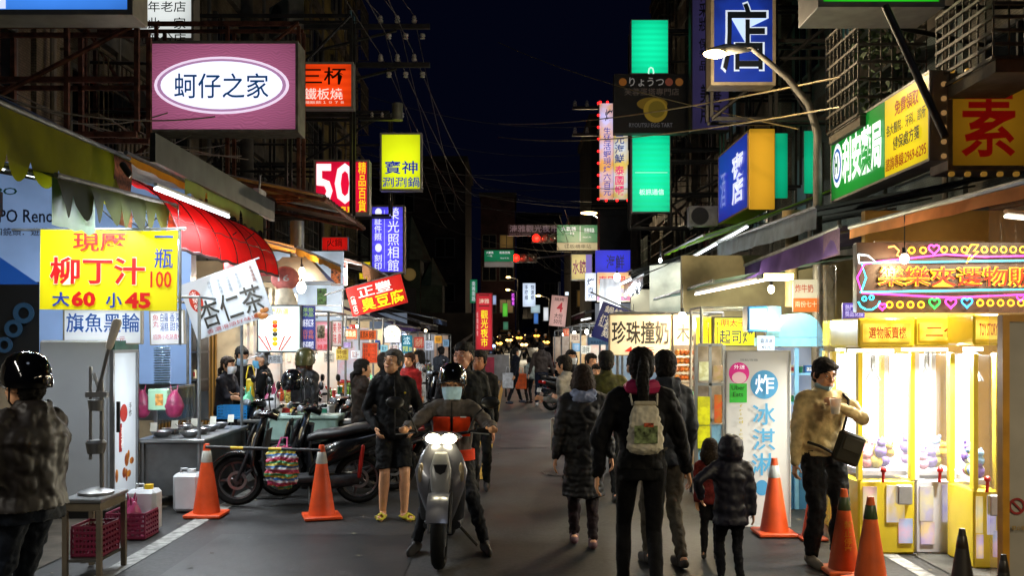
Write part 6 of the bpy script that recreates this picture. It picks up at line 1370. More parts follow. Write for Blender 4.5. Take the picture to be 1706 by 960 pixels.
# big man behind rider
person('stout man in black jacket walking behind the scooter rider, looking sideways', gpt(772, 9.7), .1, 1.74, q=2, top='#0a0c0f', bottom='#08080a', fat=1.25, yaw=-.5, pitch=-.1, hair='crop', headk=1.12, loose=1.3, skin=mat('#b87f62', .5, 0, .08, 12, .05), fl=(.1, -.1), fr=(-.1, .1), hl=(.3, -.02, .82), hr=(-.3, 0, .82))
person('young man in black half hidden behind the stout man in the black jacket', gpt(799, 11.2), .0, 1.66, q=1, top='#070708', bottom='#080808', yaw=-.3, skin=mat('#a86c48', .5))
# right man
t, J = person('man in tan jacket and black trousers drinking from a clear cup at the claw machines', gpt(1370, 7.5), .15, 1.64, q=2, top='#c8b07c', bottom='#101114', hl=(.02, -.27, 1.33), hr=(-.27, -.06, .84), fl=(.13, 0), fr=(-.13, -.06), pantr=1.25, shoes='#6a6252', yaw=.12, pitch=.2,
              hair='fringe', loose=1.7, hem=-.06, elbl=(1, -.1, -.6), elbow=(.8, .6, -.3), skin=mat('#d09468', .5, 0, .08, 12, .05), thl=(0, .2, 1), curl=.9, fat=1.08)
for sx in (-1, 1):
    MB().lathe([(.02, 0), (.0225, 0), (.0225, .003), (.02, .003)], J['hd']((sx * .031, -.094, .004)), 14, M=J['HM'] @ Matrix.Rotation(PI / 2, 3, 'X')).build('glasses', mat('#1a1410', .3, .5), t)
MB().limb([J['nb'] + V((-.07, -.04, .03)), J['nb'] + V((0, -.10, .0)), J['nb'] + V((.07, -.04, .03))], [.02, .024, .02], 8).build('lowered_mask', mat('#8caab0', .7), t)
def wpt(loc, rz, k, p): return V(loc) + Matrix.Rotation(rz, 3, 'Z') @ (V(p) * k)
w = J['arms'][0][2]; kk = J['k']
hp = wpt(t.location, .15, kk, w + V((-.07, -.055, .0)))
q = thing('clear_cup', 'clear plastic cup held by the man in the tan jacket', 'cup', hp); MB().lathe([(0, -.05), (.03, -.05), (.042, .06), (.044, .062), (.04, .058)], n=16).build('cup', mat('#e8e0d0', .08, 0, 0, 1, 0, alpha=.55), q)
MB().lathe([(0, -.045), (.028, -.045), (.035, .0), (0, .0)], n=14).build('drink', mat('#d8c8a8', .4), q)
bp = wpt(t.location, .15, kk, (.13, -.20, .98))
q = thing('crossbody_bag', 'dark olive crossbody bag on the front of the man in the tan jacket', 'bag', bp, .15, scale=.88)
MB().box((0, 0, 0), (.24, .08, .27), M=Matrix.Rotation(.35, 3, 'Y'), ch=.02).build('pouch', mat('#26241a', .7, 0, .2, 8, .3), q); MB().box((.02, -.045, .03), (.18, .01, .12), M=Matrix.Rotation(.35, 3, 'Y'), ch=.004).build('pocket', mat('#2c2a1e', .7), q)
m = MB().tube([(-.06, .0, .12), (-.0, .02, .3), (.03, .06, .42), (.03, .17, .47)], .013, 6); m.tube([(-.1, 0, -.06), (-.25, .03, .02), (-.33, .1, .05)], .013, 6); each(m, 'strap', mat('#1c1a14', .7), q)
# family on the right foreground
t, J = person('woman with ponytail in black jacket and leggings wearing a white drawstring bag', gpt(1068, 6.4), N, 1.73, q=2, top='#08080b', bottom='#040406', pantr=.85, hair='pony', hl=(-.0, 0, 0) and (.30, .04, .86), hr=(-.36, -.14, .80), fl=(.11, -.12), fr=(-.09, .14), hem=-.05, loose=1.35, hood=False, shoes='#141414', elbow=(.9, .5, 0), puff=1)
MB().limb([J['nb'] + V((.09, -.02, -.02)), J['nb'] + V((.075, .07, -.005)), J['nb'] + V((0, .10, -.02)), J['nb'] + V((-.075, .07, -.005)), J['nb'] + V((-.09, -.02, -.02))], [.036, .052, .045, .052, .036], 8).build('pink_lining', mat('#c0205c', .6, 0, .2, 9, .3), t)
bp = wpt(t.location, N, J['k'], (0, .185, 1.19))
q = thing('drawstring_bag', 'cream drawstring backpack with a small printed picture on the ponytailed woman', 'bag', bp, N, scale=.88)
m = MB().limb([(0, 0, -.19), (0, 0.01, -.15), (0, .015, 0), (0, .005, .13), (0, 0, .18)], [(.10, .02), (.145, .05), (.135, .055), (.11, .035), (.095, .015)], 18, up=(0, 1, 0))
o = m.build('sack', mat('#d4ccb4', .7, 0, .1, 6, .4), q); fuse(o, .01, 2, .02, .05)
MB().box((0, .066, -.04), (.17, .006, .13), M=Matrix.Rotation(-.05, 3, 'X')).build('printed_picture', mat('#8a9a68', .7, 0, .5, 22, 0), q); MB().box((-.02, .07, .03), (.07, .006, .03)).build('printed_lettering', mat('#c85c3c', .7, 0, .5, 40, 0), q)
m = MB().tube([(-.09, .0, .17), (-.1, -.05, .25), (-.1, -.15, .22)], .008, 5); m.tube([(.09, 0, .17), (.1, -.05, .25), (.1, -.15, .22)], .008, 5); each(m, 'cord', mat('#c8bfa8', .7), q)
m = MB().box((0, .01, .185), (.16, .03, .03), ch=.01); m.build('gathered_top', mat('#c0b69c', .7), q)
t, J = person('man in grey hooded jacket and light trousers beside the ponytailed woman', gpt(1108, 7.4), N + .25, 1.70, q=2, top='#2c3138', bottom='#5a5448', hair='short', hood=True, loose=1.5, fl=(.1, -.1), fr=(-.1, .1), hl=(.27, .05, .84), hr=(-.25, -.1, .88), hem=-.12, yaw=-.35, shoes='#33302c')
t, J = person('woman in long black quilted coat with pale grey hood and short brown hair', gpt(972, 8.1), N, 1.57, q=2, top='#060608', topk='zig', bottom='#1c0e10', hair='bob', haircol=(.028, .018, .013), hem=-.46, loose=1.6, fl=(.08, -.12), fr=(-.08, .12), hl=(.27, .04, .80), hr=(-.27, -.06, .84), shoes='#5a3c40', hood=False, puff=1, fat=1.05, lean=.05)
m = MB().limb([J['nb'] + V((.12, .0, -.03)), J['nb'] + V((.09, .09, -.01)), J['nb'] + V((0, .13, -.03)), J['nb'] + V((-.09, .09, -.01)), J['nb'] + V((-.12, 0, -.03))], [.03, .045, .05, .045, .03], 10).ell(J['nb'] + V((0, .13, -.06)), (.13, .04, .05)); fuse(m.build('hood', mat('#7c88a8', .6, 0, .2, 9, .3), t), .012, 2, .02, .05)
t, J = person('small child in dark navy puffer coat with the hood up holding a hand', gpt(1217, 6.8), N, 1.07, q=2, top='#0c0c20', topk='wave', bottom='#0a0c16', hoodup=True, headk=1.28, hair='short', hem=-.22, loose=2.2, puff=1, fl=(.1, -.05), fr=(-.1, .06), hl=(.34, -.02, 1.02), hr=(-.27, 0, .78), fat=1.15, shoes='#1c1c22', elbow=(.8, .5, -.2))
t, J = person('small child in red-brown top half hidden beside the navy puffer coat', gpt(1183, 7.6), N - .3, .96, q=1, top='#7c2c28', bottom='#1a1a1e', headk=1.3, hair='bob', haircol=(.03, .02, .012), hem=-.12, loose=1.6)
t, J = person('man in flat cap and olive jacket walking away before the pearl milk stall', gpt(1010, 10.4), N, 1.66, q=1, top='#3c3a12', bottom='#151515', fat=1.15, loose=1.5, hair='crop', fl=(.1, -.1), fr=(-.1, .1))
hd = J['hd']; m = MB().ell(hd((0, .015, .065)), (.098, .115, .06), J['HM']).limb([hd((-.05, -.08, .05)), hd((0, -.125, .04)), hd((.05, -.08, .05))], [(.03, .008)] * 3, 8).limb([hd((0, .02, .02)), hd((0, .02, .06))], [(.09, .10), (.097, .11)], 16); fuse(m.build('flat_cap', mat('#1c1a16', .8, 0, .2, 20, .3), t), .01, 1)
t, J = person('person in pale grey jacket with a lime hem leaning towards the milk stall', gpt(963, 11.8), N + 1.0, 1.62, q=1, top='#8c8a84', bottom='#16181a', lean=.35, loose=1.6, hair='short', hl=(.2, -.4, 1.1), hr=(-.2, -.4, 1.1), fl=(.1, .1), fr=(-.1, -.1))
m = MB().limb([J['pel'] + J['u'] * -.11, J['pel'] + J['u'] * -.02], [(.205, .165), (.205, .165)], 18, up=(0, 1, 0), flat=True).build('lime_hem', mat('#a8d820', .6), t)
person('child in dark cap facing the camera among shoppers behind the flat cap', gpt(994, 13.0), .2, 1.45, q=1, top='#38383c', bottom='#202020', hair='short', yaw=-.2)
person('woman in black hooded coat and white mask standing at the right stalls', gpt(951, 15.5), .35, 1.62, q=1, top='#0c0d12', bottom='#101014', hair='long', mask='#dfe4ea', hem=-.4, loose=1.3, hood=True)
person('man in pink scarf beside the masked woman at the right stalls', gpt(984, 14.2), .6, 1.58, q=1, top='#5a5660', bottom='#202024', hair='short')
# walkers far
t, J = person('woman in navy jacket striding left across the street with shopping bags', gpt(857, 26), N - .9, 1.58, q=1, top='#141826', bottom='#0e1018', hair='pony', fl=(.08, -.34), fr=(-.08, .32), hl=(.22, -.15, .82), hr=(-.22, .2, .82), lean=.06, shoes='#2c3444')
t, J = person('man in brown leather jacket and navy trousers walking away down the street', gpt(902, 25.2), N, 1.74, q=1, top='#38302c', bottom='#131c30', hair='crop', loose=1.6, fat=1.12, hood=True, fl=(.12, -.05), fr=(-.12, .1), hl=(.33, .02, .86), hr=(-.33, .02, .86), shoes='#c8c8c4')
person('small boy in pale top partly behind the leather-jacketed man', gpt(882, 26.5), N + .6, 1.3, q=1, top='#9aa49c', bottom='#202020', hair='short')
def shopping_bag(label, p, col, s=(.3, .1, .42)):
    q = thing('shopping_bag', label, 'bag', p); MB().box((0, 0, s[2] / 2), s, ch=.02).build('sack', mat(col, .5, 0, .2, 12, .4), q); MB().tube([(-.06, 0, s[2]), (-.03, 0, s[2] + .16), (.03, 0, s[2] + .16), (.06, 0, s[2])], .008, 5).build('handle', mat(col, .5), q)
shopping_bag('orange shopping bag carried by the striding woman', (X(868, 26), 26.1, .42), '#e05810'); shopping_bag('white plastic bag dangling from the striding woman', (X(846, 26), 25.8, .45), '#c8ccd4')
shopping_bag('white plastic bag low beside the pale jacket with the lime hem', (X(938, 12), 12.1, .35), '#c0b8a8'); shopping_bag('pink bag held by the masked woman in black', (X(942, 15), 15.1, .6), '#c87898', (.22, .1, .25))
# left crowd
t, J = person('person in brown down jacket and glossy black helmet cut off at the lower left corner', (X(45, 5.1), 5.1, .012), -1.85, 1.66, q=2, top='#170f0a', topk='wave', bottom='#141b26', hair='crop', hood=True, puff=1, loose=3.0, fat=1.4, hem=-.10, hl=(.25, -.25, 1.05), hr=(-.25, -.28, 1.05))
helmet(t, J, '#08080a', 'half', .2, .08)
t, J = person('young woman vendor in dark grey tee and mask reaching across the counter', gpt(372, 12.9), 1.25, 1.56, q=1, top='#2c2c34', bottom='#16161a', hair='lowpony', haircol=(.03, .018, .012), mask='#e0e4e8', lean=.12, hl=(.12, -.42, 1.12), hr=(-.12, -.42, 1.08), loose=.8, sleeve=.75)
t, J = person('young man vendor with black spiky hair, black tee and mask behind the counter', gpt(398, 13.5), .7, 1.70, q=1, top='#101012', bottom='#141416', mask='#b8d4ec', hair='short', lean=.1, pitch=.3, hl=(.1, -.38, 1.1), hr=(-.1, -.38, 1.1))
t, J = person('customer in white cap and black jacket facing the two vendors', gpt(443, 12.9), -1.3, 1.64, q=1, top='#06080b', bottom='#08080a', hair='crop', haircol='#888480', mask='#6ab0d8', hl=(.14, -.36, 1.1), hr=(-.14, -.36, 1.05), lean=.06, loose=1.4)
hd = J['hd']; m = MB().ell(hd((0, .01, .06)), (.088, .105, .072), J['HM']); m.limb([hd((0, -.07, .05)), hd((0, -.13, .035)), hd((0, -.17, .02))], [(.07, .008), (.065, .006), (.045, .005)], 12, up=(0, 0, 1)); fuse(m.build('cap', mat('#c8ccd4', .7), t), .009, 1)
shopping_bag('yellow and pink bag passed over the counter', (X(421, 12.6), 12.5, 1.0), '#e8c828', (.1, .1, .25))
t, J = person('woman in olive helmet and dark down jacket among the parked scooters', gpt(508, 12.4), -.6 + N, 1.63, q=1, top='#14161c', topk='wave', bottom='#121214', hair='long', haircol=(.05, .02, .01), puff=1, loose=2, hood=True)
helmet(t, J, '#4c4c28', 'full', .1, .35, '#6a6a50')
t, J = person('woman with low ponytail in brown parka standing by the parked scooters', gpt(602, 11.4), -1.2 + N, 1.55, q=1, top='#241a12', bottom='#0c0c0e', hair='lowpony', hem=-.3, loose=1.9, hood=True, puff=1, yaw=.1, hl=(.12, -.32, 1.05), hr=(-.1, -.3, 1.0))
person('woman in red top behind the man looking up', gpt(683, 15.0), -.5, 1.58, q=1, top='#8c1418', bottom='#c0b4a0', hair='lowpony', haircol=(.05, .02, .01))
person('person in white plaid shirt standing by the far left stalls', gpt(699, 17.0), -1.2, 1.60, q=1, top='#c0c4c8', topm=mat('#c4c8cc', .7, 0, .1, 5, .2, kind='plaid', bs=9), bottom='#8c8880', hair='bob', hem=-.4)
person('person in black jacket partly behind the man looking up', gpt(641, 12.2), -.9 + N, 1.62, q=1, top='#101014', bottom='#101012', hair='short', haircol=(.04, .03, .025))
person('distant shopper in grey by the far left stalls', gpt(735, 24), N + .5, 1.62, q=0, top='#30343c', bottom='#181818')
0 and person('distant shopper in blue by the far right stalls', gpt(930, 22), .4, 1.6, q=0, top='#283858', bottom='#181818', hair='bob')
0 and person('distant shopper in brown near the far right stalls', gpt(936, 30), N, 1.68, q=0, top='#48362c', bottom='#181818')
# ---------- scooters ----------
def sect(c, w, h, n=14, e=2.6, tilt=0):
    r = []
    for j in range(n):
        a = 2 * PI * j / n; ca, sa = math.cos(a), math.sin(a)
        y = w * math.copysign(abs(ca) ** (2 / e), ca); z = h * math.copysign(abs(sa) ** (2 / e), sa)
        r.append(V((c[0] - z * math.sin(tilt), y, c[1] + z * math.cos(tilt))))
    return r
def hull(*s, n=16, e=2.6): return MB().loft([sect((a, b), w, h, n, e, tl) for a, b, w, h, tl in s])
def scooter(label, loc, rz, col='#0c0c0e', trim='#1c1c20', lit=False, group='parked scooters along the left stalls', s=1, q=1):
    "forward is +X"
    t = thing('scooter', label, 'scooter', loc, rz, group, s)
    P_ = mat(col, .25, .1, .12, 4, .03, coat=.8) if col != 'silver' else mat('#6c6c72', .3, .4, .12, 4, .03, coat=.5)
    T_ = mat(trim, .5, 0, .15, 6, .1); M2 = Matrix.Rotation(PI / 2, 3, 'X')
    for x in (.64, -.62):
        ty = MB().lathe([(.20, -.045), (.235, -.05), (.262, -.03), (.27, 0), (.262, .03), (.235, .05), (.20, .045), (.19, 0), (.20, -.045)], (x, 0, .27), 28, M=M2).build('tyre', RUBBER, t)
        m = MB().lathe([(.195, -.035), (.205, 0), (.195, .035), (.18, .03), (.18, -.03), (.195, -.035)], (x, 0, .27), 24, M=M2)
        for k in range(5): a = 2 * PI * k / 5; m.cyl((x, 0, .27), (x + math.cos(a) * .19, 0, .27 + math.sin(a) * .19), .02, .014, 6)
        m.cyl((x, -.05, .27), (x, .05, .27), .045, n=12); m.build('rim', mat('#5c5c5e', .35, .8, .1), ty)
        MB().lathe([(.07, -.004), (.10, -.004), (.10, .004), (.07, .004), (.07, -.004)], (x, .045, .27), 20, M=M2).build('brake_disc', STEEL, ty)
    m = MB()
    for yy in (-.075, .075): m.cyl((.64, yy, .27), (.48, yy, .66), .018, .022, 8)
    each(m, 'fork', mat('#3c3c3e', .4, .7), t)
    m = MB(); rr = []
    for k in range(9):
        a = math.radians(25 + k * 15); c = (.64 + math.cos(a) * .30, .27 + math.sin(a) * .30); rr.append([V((c[0] + math.cos(a) * .012 * math.cos(b), .085 * math.sin(b), c[1] + math.sin(a) * .012 * math.cos(b) + .0)) for b in [2 * PI * j / 10 for j in range(10)]])
    m.loft(rr); m.build('front_fender', P_, t)
    # front apron
    hull((.42, .34, .09, .05, .5), (.46, .44, .13, .07, .8), (.46, .58, .18, .07, 1.2), (.43, .72, .205, .065, 1.25), (.39, .84, .16, .05, 1.25), (.36, .93, .10, .04, 1.25), e=2.0).build('front_apron', P_, t)
    hull((.50, .45, .05, .03, 1.2), (.53, .60, .075, .035, 1.25), (.50, .74, .085, .035, 1.3), (.45, .86, .05, .02, 1.3), e=2.6).build('nose_panel', mat('#a0a09c' if col == 'silver' else col, .3, .2, .1, 4, .02, coat=.6), t)
    hull((.34, .34, .17, .05, .8), (.36, .55, .19, .03, 1.2), (.32, .80, .17, .03, 1.2), e=2.4).build('leg_shield', T_, t)
    hull((.36, .28, .15, .045, 0), (.15, .26, .16, .05, 0), (-.18, .28, .15, .06, 0)).build('floorboard', T_, t)
    hull((-.10, .34, .12, .08, .2), (-.2, .50, .155, .16, .1), (-.45, .60, .165, .13, 0), (-.75, .68, .11, .09, -.1), (-.95, .76, .05, .04, -.2)).build('rear_body', P_, t)
    st = hull((-.08, .70, .10, .035, .1), (-.18, .735, .14, .055, 0), (-.42, .755, .155, .06, 0), (-.55, .79, .15, .055, -.1), (-.80, .82, .12, .045, -.1), (-.90, .83, .07, .02, 0)).build('seat', mat('#141417', .45, 0, .15, 10, .2), t)
    MB().tube([(-.70, -.12, .80), (-.92, -.12, .90), (-1.0, 0, .91), (-.92, .12, .90), (-.70, .12, .80)], .013, 8).build('grab_rail', mat('#2c2c2e', .4, .6), t)
    hull((-.86, .70, .09, .05, -.3), (-.97, .72, .07, .04, -.3)).build('tail_light', mat('#8c0c0c', .15, 0, .1, 20, 0, coat=.8), t)
    MB().box((-1.0, 0, .52), (.012, .16, .10), M=Matrix.Rotation(.25, 3, 'Y')).build('number_plate', mat('#c8c8c4', .5), t)
    hull((-.72, .52, .06, .03, 0), (-.95, .58, .05, .02, 0), (-1.02, .42, .05, .015, 0)).build('rear_mudguard', T_, t)
    e_ = hull((-.02, .22, .07, .06, 0), (-.30, .24, .10, .09, 0), (-.62, .27, .07, .07, 0)).build('engine', mat('#3a3a3c', .45, .6, .3, 12, .3), t)
    m = MB().limb([(-.1, -.13, .18), (-.45, -.16, .20), (-.50, -.17, .25)], [.018, .02, .03], 8).limb([(-.48, -.17, .25), (-.88, -.18, .36)], [.055, .06], 14); m.build('exhaust', mat('#2c2a28', .35, .7), t)
    MB().limb([(-.62, .10, .3), (-.66, .11, .62)], [.022, .022], 8).build('shock_absorber', mat('#a01c14', .4, .4), t)
    # bars
    hull((.22, .93, .10, .05, .3), (.30, .97, .16, .06, .8), (.40, .98, .15, .065, 1.1), (.455, .95, .09, .045, 1.2), e=2.2).build('handlebar_cowl', P_, t)
    for sx in (-1, 1):
        hb = MB().cyl((.28, sx * .10, .99), (.22, sx * .36, 1.02), .013, n=8).build('handlebar', mat('#222', .4, .5), t)
        MB().cyl((.235, sx * .27, 1.015), (.22, sx * .38, 1.022), .019, n=10).build('grip', RUBBER, hb); MB().cyl((.26, sx * .22, 1.0), (.30, sx * .37, .99), .006, n=5).build('brake_lever', STEEL, hb)
        mr = MB().tube([(.28, sx * .20, 1.0), (.29, sx * .26, 1.14), (.27, sx * .33, 1.2)], .007, 6).build('mirror', BLACKP, t)
        MB().ell((.27, sx * .38, 1.24), (.022, .075, .05), None, 16, 10).build('mirror_shell', BLACKP, mr)
        MB().ell((.255, sx * .38, 1.24), (.010, .068, .044), None, 14, 8).build('mirror_glass', mat('#8a93a0', .05, 1, 0, 1, 0), mr)
    if lit:
        for sx in (-1, 1): 
            h = MB().ell((.445, sx * .062, .97), (.03, .058, .04), None, 16, 10).build('headlight', em('#fff2c8', 40, 0), t)
        lamp(t, (.55, 0, .97), 55, (1, .9, .66), 'SPOT', rot=(0, -1.35, 0)).data.spot_size = 1.6
    else:
        for sx in (-1, 1): MB().ell((.43, sx * .075, .965), (.03, .065, .04), Matrix.Rotation(sx * -.3, 3, 'Z'), 16, 10).build('headlight', mat('#a8b0b8', .05, .3, .2, 20, .05, coat=1), t)
    for sx in (-1, 1): MB().ell((.455, sx * .155, .70), (.02, .026, .085), Matrix.Rotation(-.2, 3, 'Y'), 10, 8).build('indicator', mat('#8c7c60', .1, 0, .1, 20, 0, coat=.8), t)
    MB().poly([(-.055, .03), (.055, .03), (.035, -.03), (0, -.05), (-.035, -.03)], .01, 0).build('nose_grille', mat('#202022', .4), t).location = (.535, 0, .75)
    MB().cyl((-.1, .1, .2), (-.12, .26, .02), .014, n=6).build('side_stand', DKSTEEL, t)
    return t
def sil(): return scooter('silver scooter with twin lit headlights under the masked rider', (X(742, 7.95), 7.92, .012), -PI / 2, 'silver', '#34363a', True, None)
sc0 = sil(); 
A = scooter('black parked scooter nearest the cones with a striped bag on its hook', (X(500, 10.15), 10.15, .012), PI + .12, '#0b0c0f')
C_ = [('black parked scooter behind the one with the striped bag', 566, 10.9, PI + .35), ('parked scooter with round mirrors beside the olive helmet', 470, 12.1, PI + .5), ('grey parked scooter partly hidden behind the man in shorts', 640, 11.9, PI + .3),
      ('dark scooter whose nose shows between the two orange cones', 545, 11.5, PI + .15), ('parked scooter with its seat below the brown parka woman', 610, 12.5, PI + .45), ('parked scooter beyond the ponytailed woman in brown', 560, 13.2, PI + .4), ('black scooter parked left of the far stout man', 716, 16.5, PI + .5), ('scooter parked at the far left stalls', 728, 19.5, PI + .4), ('last scooter in the left row before the crossing', 742, 23.0, PI + .6)]
for i, (lab, px, Y, r) in enumerate(C_): dup(A, None, (X(px, Y), Y, .012), r, lab)
for i, (lab, px, Y, r) in enumerate([('scooter parked by the far right stalls', 952, 24, .6), ('third scooter by the crossing on the right', 941, 31, .4)]):
    dup(A, None, (X(px, Y), Y, .012), r, lab, 'scooters parked along the right stalls')
# striped bag hung on scooter
q = thing('striped_bag', 'pink, green and blue striped bag hanging in front of the nearest black scooter', 'bag', P(470, 806, 9.75))
o = MB().limb([(0, 0, 0), (0, 0, .1), (0, 0, .25), (0, 0, .36)], [(.15, .07), (.19, .09), (.18, .08), (.13, .04)], 16, up=(0, 1, 0)).build('sack', mat('#fff', .5, 0, 0, 6, .4, kind='bag', bs=2.6), q); fuse(o, .01, 2, .05, .07)
MB().tube([(-.05, 0, .36), (-.02, .05, .46), (.04, .05, .46), (.05, 0, .36)], .01, 6).build('handle', mat('#d0508c', .5), q)
# spare helmet on scooter
q = thing('spare_helmet', 'dark round helmet resting on a parked scooter beside the white cap man', 'helmet', P(487, 650, 11.3)); MB().lathe([(.001, .25), (.06, .24), (.11, .19), (.13, .12), (.128, .05), (.11, 0), (.10, 0)], n=22).build('shell', mat('#101114', .15, .1, .1, 5, 0, coat=.8), q); MB().limb([(-.09, -.09, .1), (0, -.13, .1), (.09, -.09, .1)], [(.03, .006)] * 3, 8).build('visor', mat('#303438', .1), q)
# oncoming riders at the crossing
far = []
for i, (px, Y, lab) in enumerate([(832, 68, 'oncoming scooter with the brightest light left of the walkers'), (848, 74, 'oncoming scooter beside the brightest one'), (864, 79, 'oncoming scooter third from the red banner'), (874, 66, 'oncoming scooter with warm light above the striding woman'), (909, 70, 'oncoming scooter above the leather-jacketed walker'), (893, 84, 'oncoming scooter far back between the walkers'), (820, 64, 'oncoming scooter with bluish light beside the red banner')]):
    s_ = dup(sc0, None, (X(px, Y), Y, .01 + (Y - 54) * .0384), -PI / 2 + .1 * ((i % 3) - 1), lab, 'oncoming scooters waiting at the crossing')
    for c in s_.children:
        if c.type == 'LIGHT': c.data = c.data.copy(); c.data.energy = 90
        if c.name.startswith('headlight'): c.data = c.data.copy(); [setattr(v, 'co', V((.445, 0, .97)) + (v.co - V((.445, 0, .97))) * 2.2) for v in c.data.vertices]; c.data.materials[0] = em(['#ffb850', '#ffc468', '#ffa83c', '#ffc878', '#ffb850', '#ff9c38', '#a8c8ff'][i], 6, 0)
    far.append((px, Y))
RD = None
for i, (px, Y) in enumerate(far):
    lab = ['rider on the brightest oncoming scooter', 'rider beside the brightest oncoming scooter', 'rider on the third oncoming scooter', 'rider on the warm-lit oncoming scooter', 'rider waiting above the leather-jacketed walker', 'rider far back between the walkers', 'rider beside the red banner'][i]
    if RD is None:
        RD, J = person(lab + ' in dark coat and helmet', (X(px, Y), Y + .1, .01 + (Y - 54) * .0384), 0, 1.70, 'riders on the oncoming scooters', q=0, top='#202228', bottom='#15161a', hl=(.36, -.30, 1.06), hr=(-.36, -.30, 1.06), fl=(.34, -.18), fr=(-.34, -.18), pelz=.80, pely=.22, sit=True, lean=.1, hair='crop', elbow=(1, .5, -.6)); helmet(RD, J, '#b8b8bc', 'half')
    else: dup(RD, None, (X(px, Y), Y + .1, .01 + (Y - 54) * .0384), 0, lab + ' in dark coat and helmet')
# cars beyond
def car(label, loc, rz, col, lights='front'):
    t = thing('car', label, 'car', loc, rz, 'cars beyond the crossing'); P_ = mat(col, .25, .3, .1, 3, .02, coat=.8)
    def rg(x, w, z0, z1): return [V((x, w * a, z0 + (z1 - z0) * b)) for a, b in ((-1, 0.05), (-1, .6), (-.86, 1), (.86, 1), (1, .6), (1, .05), (.8, 0), (-.8, 0))]
    MB().loft([rg(-2.1, .75, .35, .8), rg(-1.9, .86, .25, .95), (rg(0, .88, .22, .98)), rg(1.2, .87, .24, .92), rg(2.0, .82, .3, .78), rg(2.15, .7, .38, .66)]).build('body', P_, t)
    MB().loft([rg(-1.75, .72, .9, 1.0), rg(-1.2, .68, .93, 1.42), rg(.1, .66, .93, 1.46), rg(1.0, .72, .9, .96)]).build('cabin', mat('#10141a', .1, .2), t)
    for x in (-1.35, 1.35):
        for y in (-.82, .82):
            w = MB().cyl((x, y - .09, .32), (x, y + .09, .32), .32, n=20).build('wheel', RUBBER, t); MB().cyl((x, y - .1, .32), (x, y + .1, .32), .19, n=14).build('rim', STEEL, w)
    for y in (-.6, .6):
        MB().ell((2.05, y, .64), (.08, .15, .07)).build('headlight', em('#ffc070', 6 if lights == 'front' else .0, 0), t)
        MB().ell((-2.07, y, .72), (.06, .16, .07)).build('tail_light', em('#ff1408', 5 if lights == 'back' else .3, 0), t)
    return t
car('dark car with lit headlights waiting beyond the crossing', (X(842, 90), 90, 1.4), -PI / 2, '#14161c')
car('grey car far down the street between the scooters', (X(884, 96), 96, 1.6), -PI / 2 + .05, '#303238')
car('dark van-like car stopped at the right with red tail lights', (X(935, 36) + 0, 44.5, .012), PI / 2, '#601818', 'back')
# ---------- cones ----------
def cone(label, loc, rz=0, col='#d8480c', band='#b8b8b0', h=.75, group='traffic cones'):
    t = thing('traffic_cone', label, 'traffic cone', loc, rz, group, h / .75); C1 = mat(col, .5, 0, .12, 6, .1)
    MB().box((0, 0, .0175), (.38, .38, .035), ch=.012).build('base', C1, t)
    R = lambda z: .145 - (.145 - .028) * z / .75
    MB().lathe([(R(.035), .035), (R(.56), .56)], n=24).lathe([(R(.68), .68), (R(.75), .75), (0, .75)], n=24).build('cone_body', C1, t)
    MB().lathe([(R(.56), .56), (R(.565) + .003, .565), (R(.675) + .003, .675), (R(.68), .68)], n=24).build('reflective_band', mat(band, .4, 0, .1, 9, .1), t); return t
a0 = cone('orange traffic cone left of the black scooter, tied to a striped bar', (X(347, 9.55), 9.5, .012), h=.71)
dup(a0, None, (X(536, 9.4), 9.4, .012), .3, 'orange traffic cone beside the man in yellow slippers')
b0 = cone('orange cone with a dark band between claw machine and the man in tan', (X(1410, 7.15), 7.2, .012), col='#c4500c', band='#2c3c1c', h=.62)
text(b0, '禁\n止\n停\n車', (0, -.108, .33), .07, .3, mat('#c8a020', .5), .006)
dup([c for c in [b0]][0], None, (X(1446, 6.9), 6.85, .012), .1, 'second orange cone with a dark band, right of the lettered pair')
cone('orange cone with white collar in front of the ice cream board', (X(1290, 8.6), 8.6, .012), band='#a0a4a0', col='#c04410', h=.68)
cone('small dark cone before the narrow claw machine', (X(1603, 6.3), 6.3, .012), col='#1a1410', band='#241c10', h=.5)
cone('dark cone cut off at the lower right corner', (X(1672, 5.9), 5.9, .012), col='#14100c', band='#1c1610', h=.42)
cone('orange cone low behind the trouser leg of the man in tan', (X(1352, 8.4), 8.4, .012), col='#a83c10', h=.45)
t = thing('barrier_bar', 'black and yellow striped bar hung between the two orange cones', 'bar', (X(347, 9.5), 9.42, .68))
pa, pb = V((X(347, 9.5), 9.42, .70)), V((X(536, 9.4), 9.32, .68))
for k in range(9): MB().cyl(pa.lerp(pb, k / 9), pa.lerp(pb, (k + 1) / 9), .016, n=10).build('bar_segment', mat('#d8b010' if k in (2, 5) else '#0e0e0e', .5), t, True)
# ---------- street lamps, poles, traffic lights ----------
t = thing('street_lamp', 'tall curved street lamp glowing warm in front of the blue shop sign', 'street lamp', (X(1362, 13), 13, 0))
b = V(t.location); head = P(1196, 86, 13)
pts = [(b.x, 13, 0), (b.x, 13, 4.0), (b.x, 13, 4.55), (b.x - .12, 13, 4.95), (b.x - .4, 13, 5.3), (head.x + .45, 13, head.z + .06), (head.x + .15, 13, head.z + .02)]
MB().limb(pts, [.075, .06, .055, .05, .045, .035, .03], 12).build('pole', mat('#77736a', .5, .5, .2), t, True)
MB().limb([(head.x + .42, 13, head.z + .05), (head.x + .1, 13, head.z + .03), (head.x - .12, 13, head.z)], [(.05, .03), (.08, .045), (.05, .03)], 12).build('lamp_housing', mat('#8a8880', .4, .5), t, True)
MB().ell((head.x - .04, 13, head.z - .03), (.16, .08, .055)).build('lamp_lens', em('#ffe0a0', 25, 0), t, True)
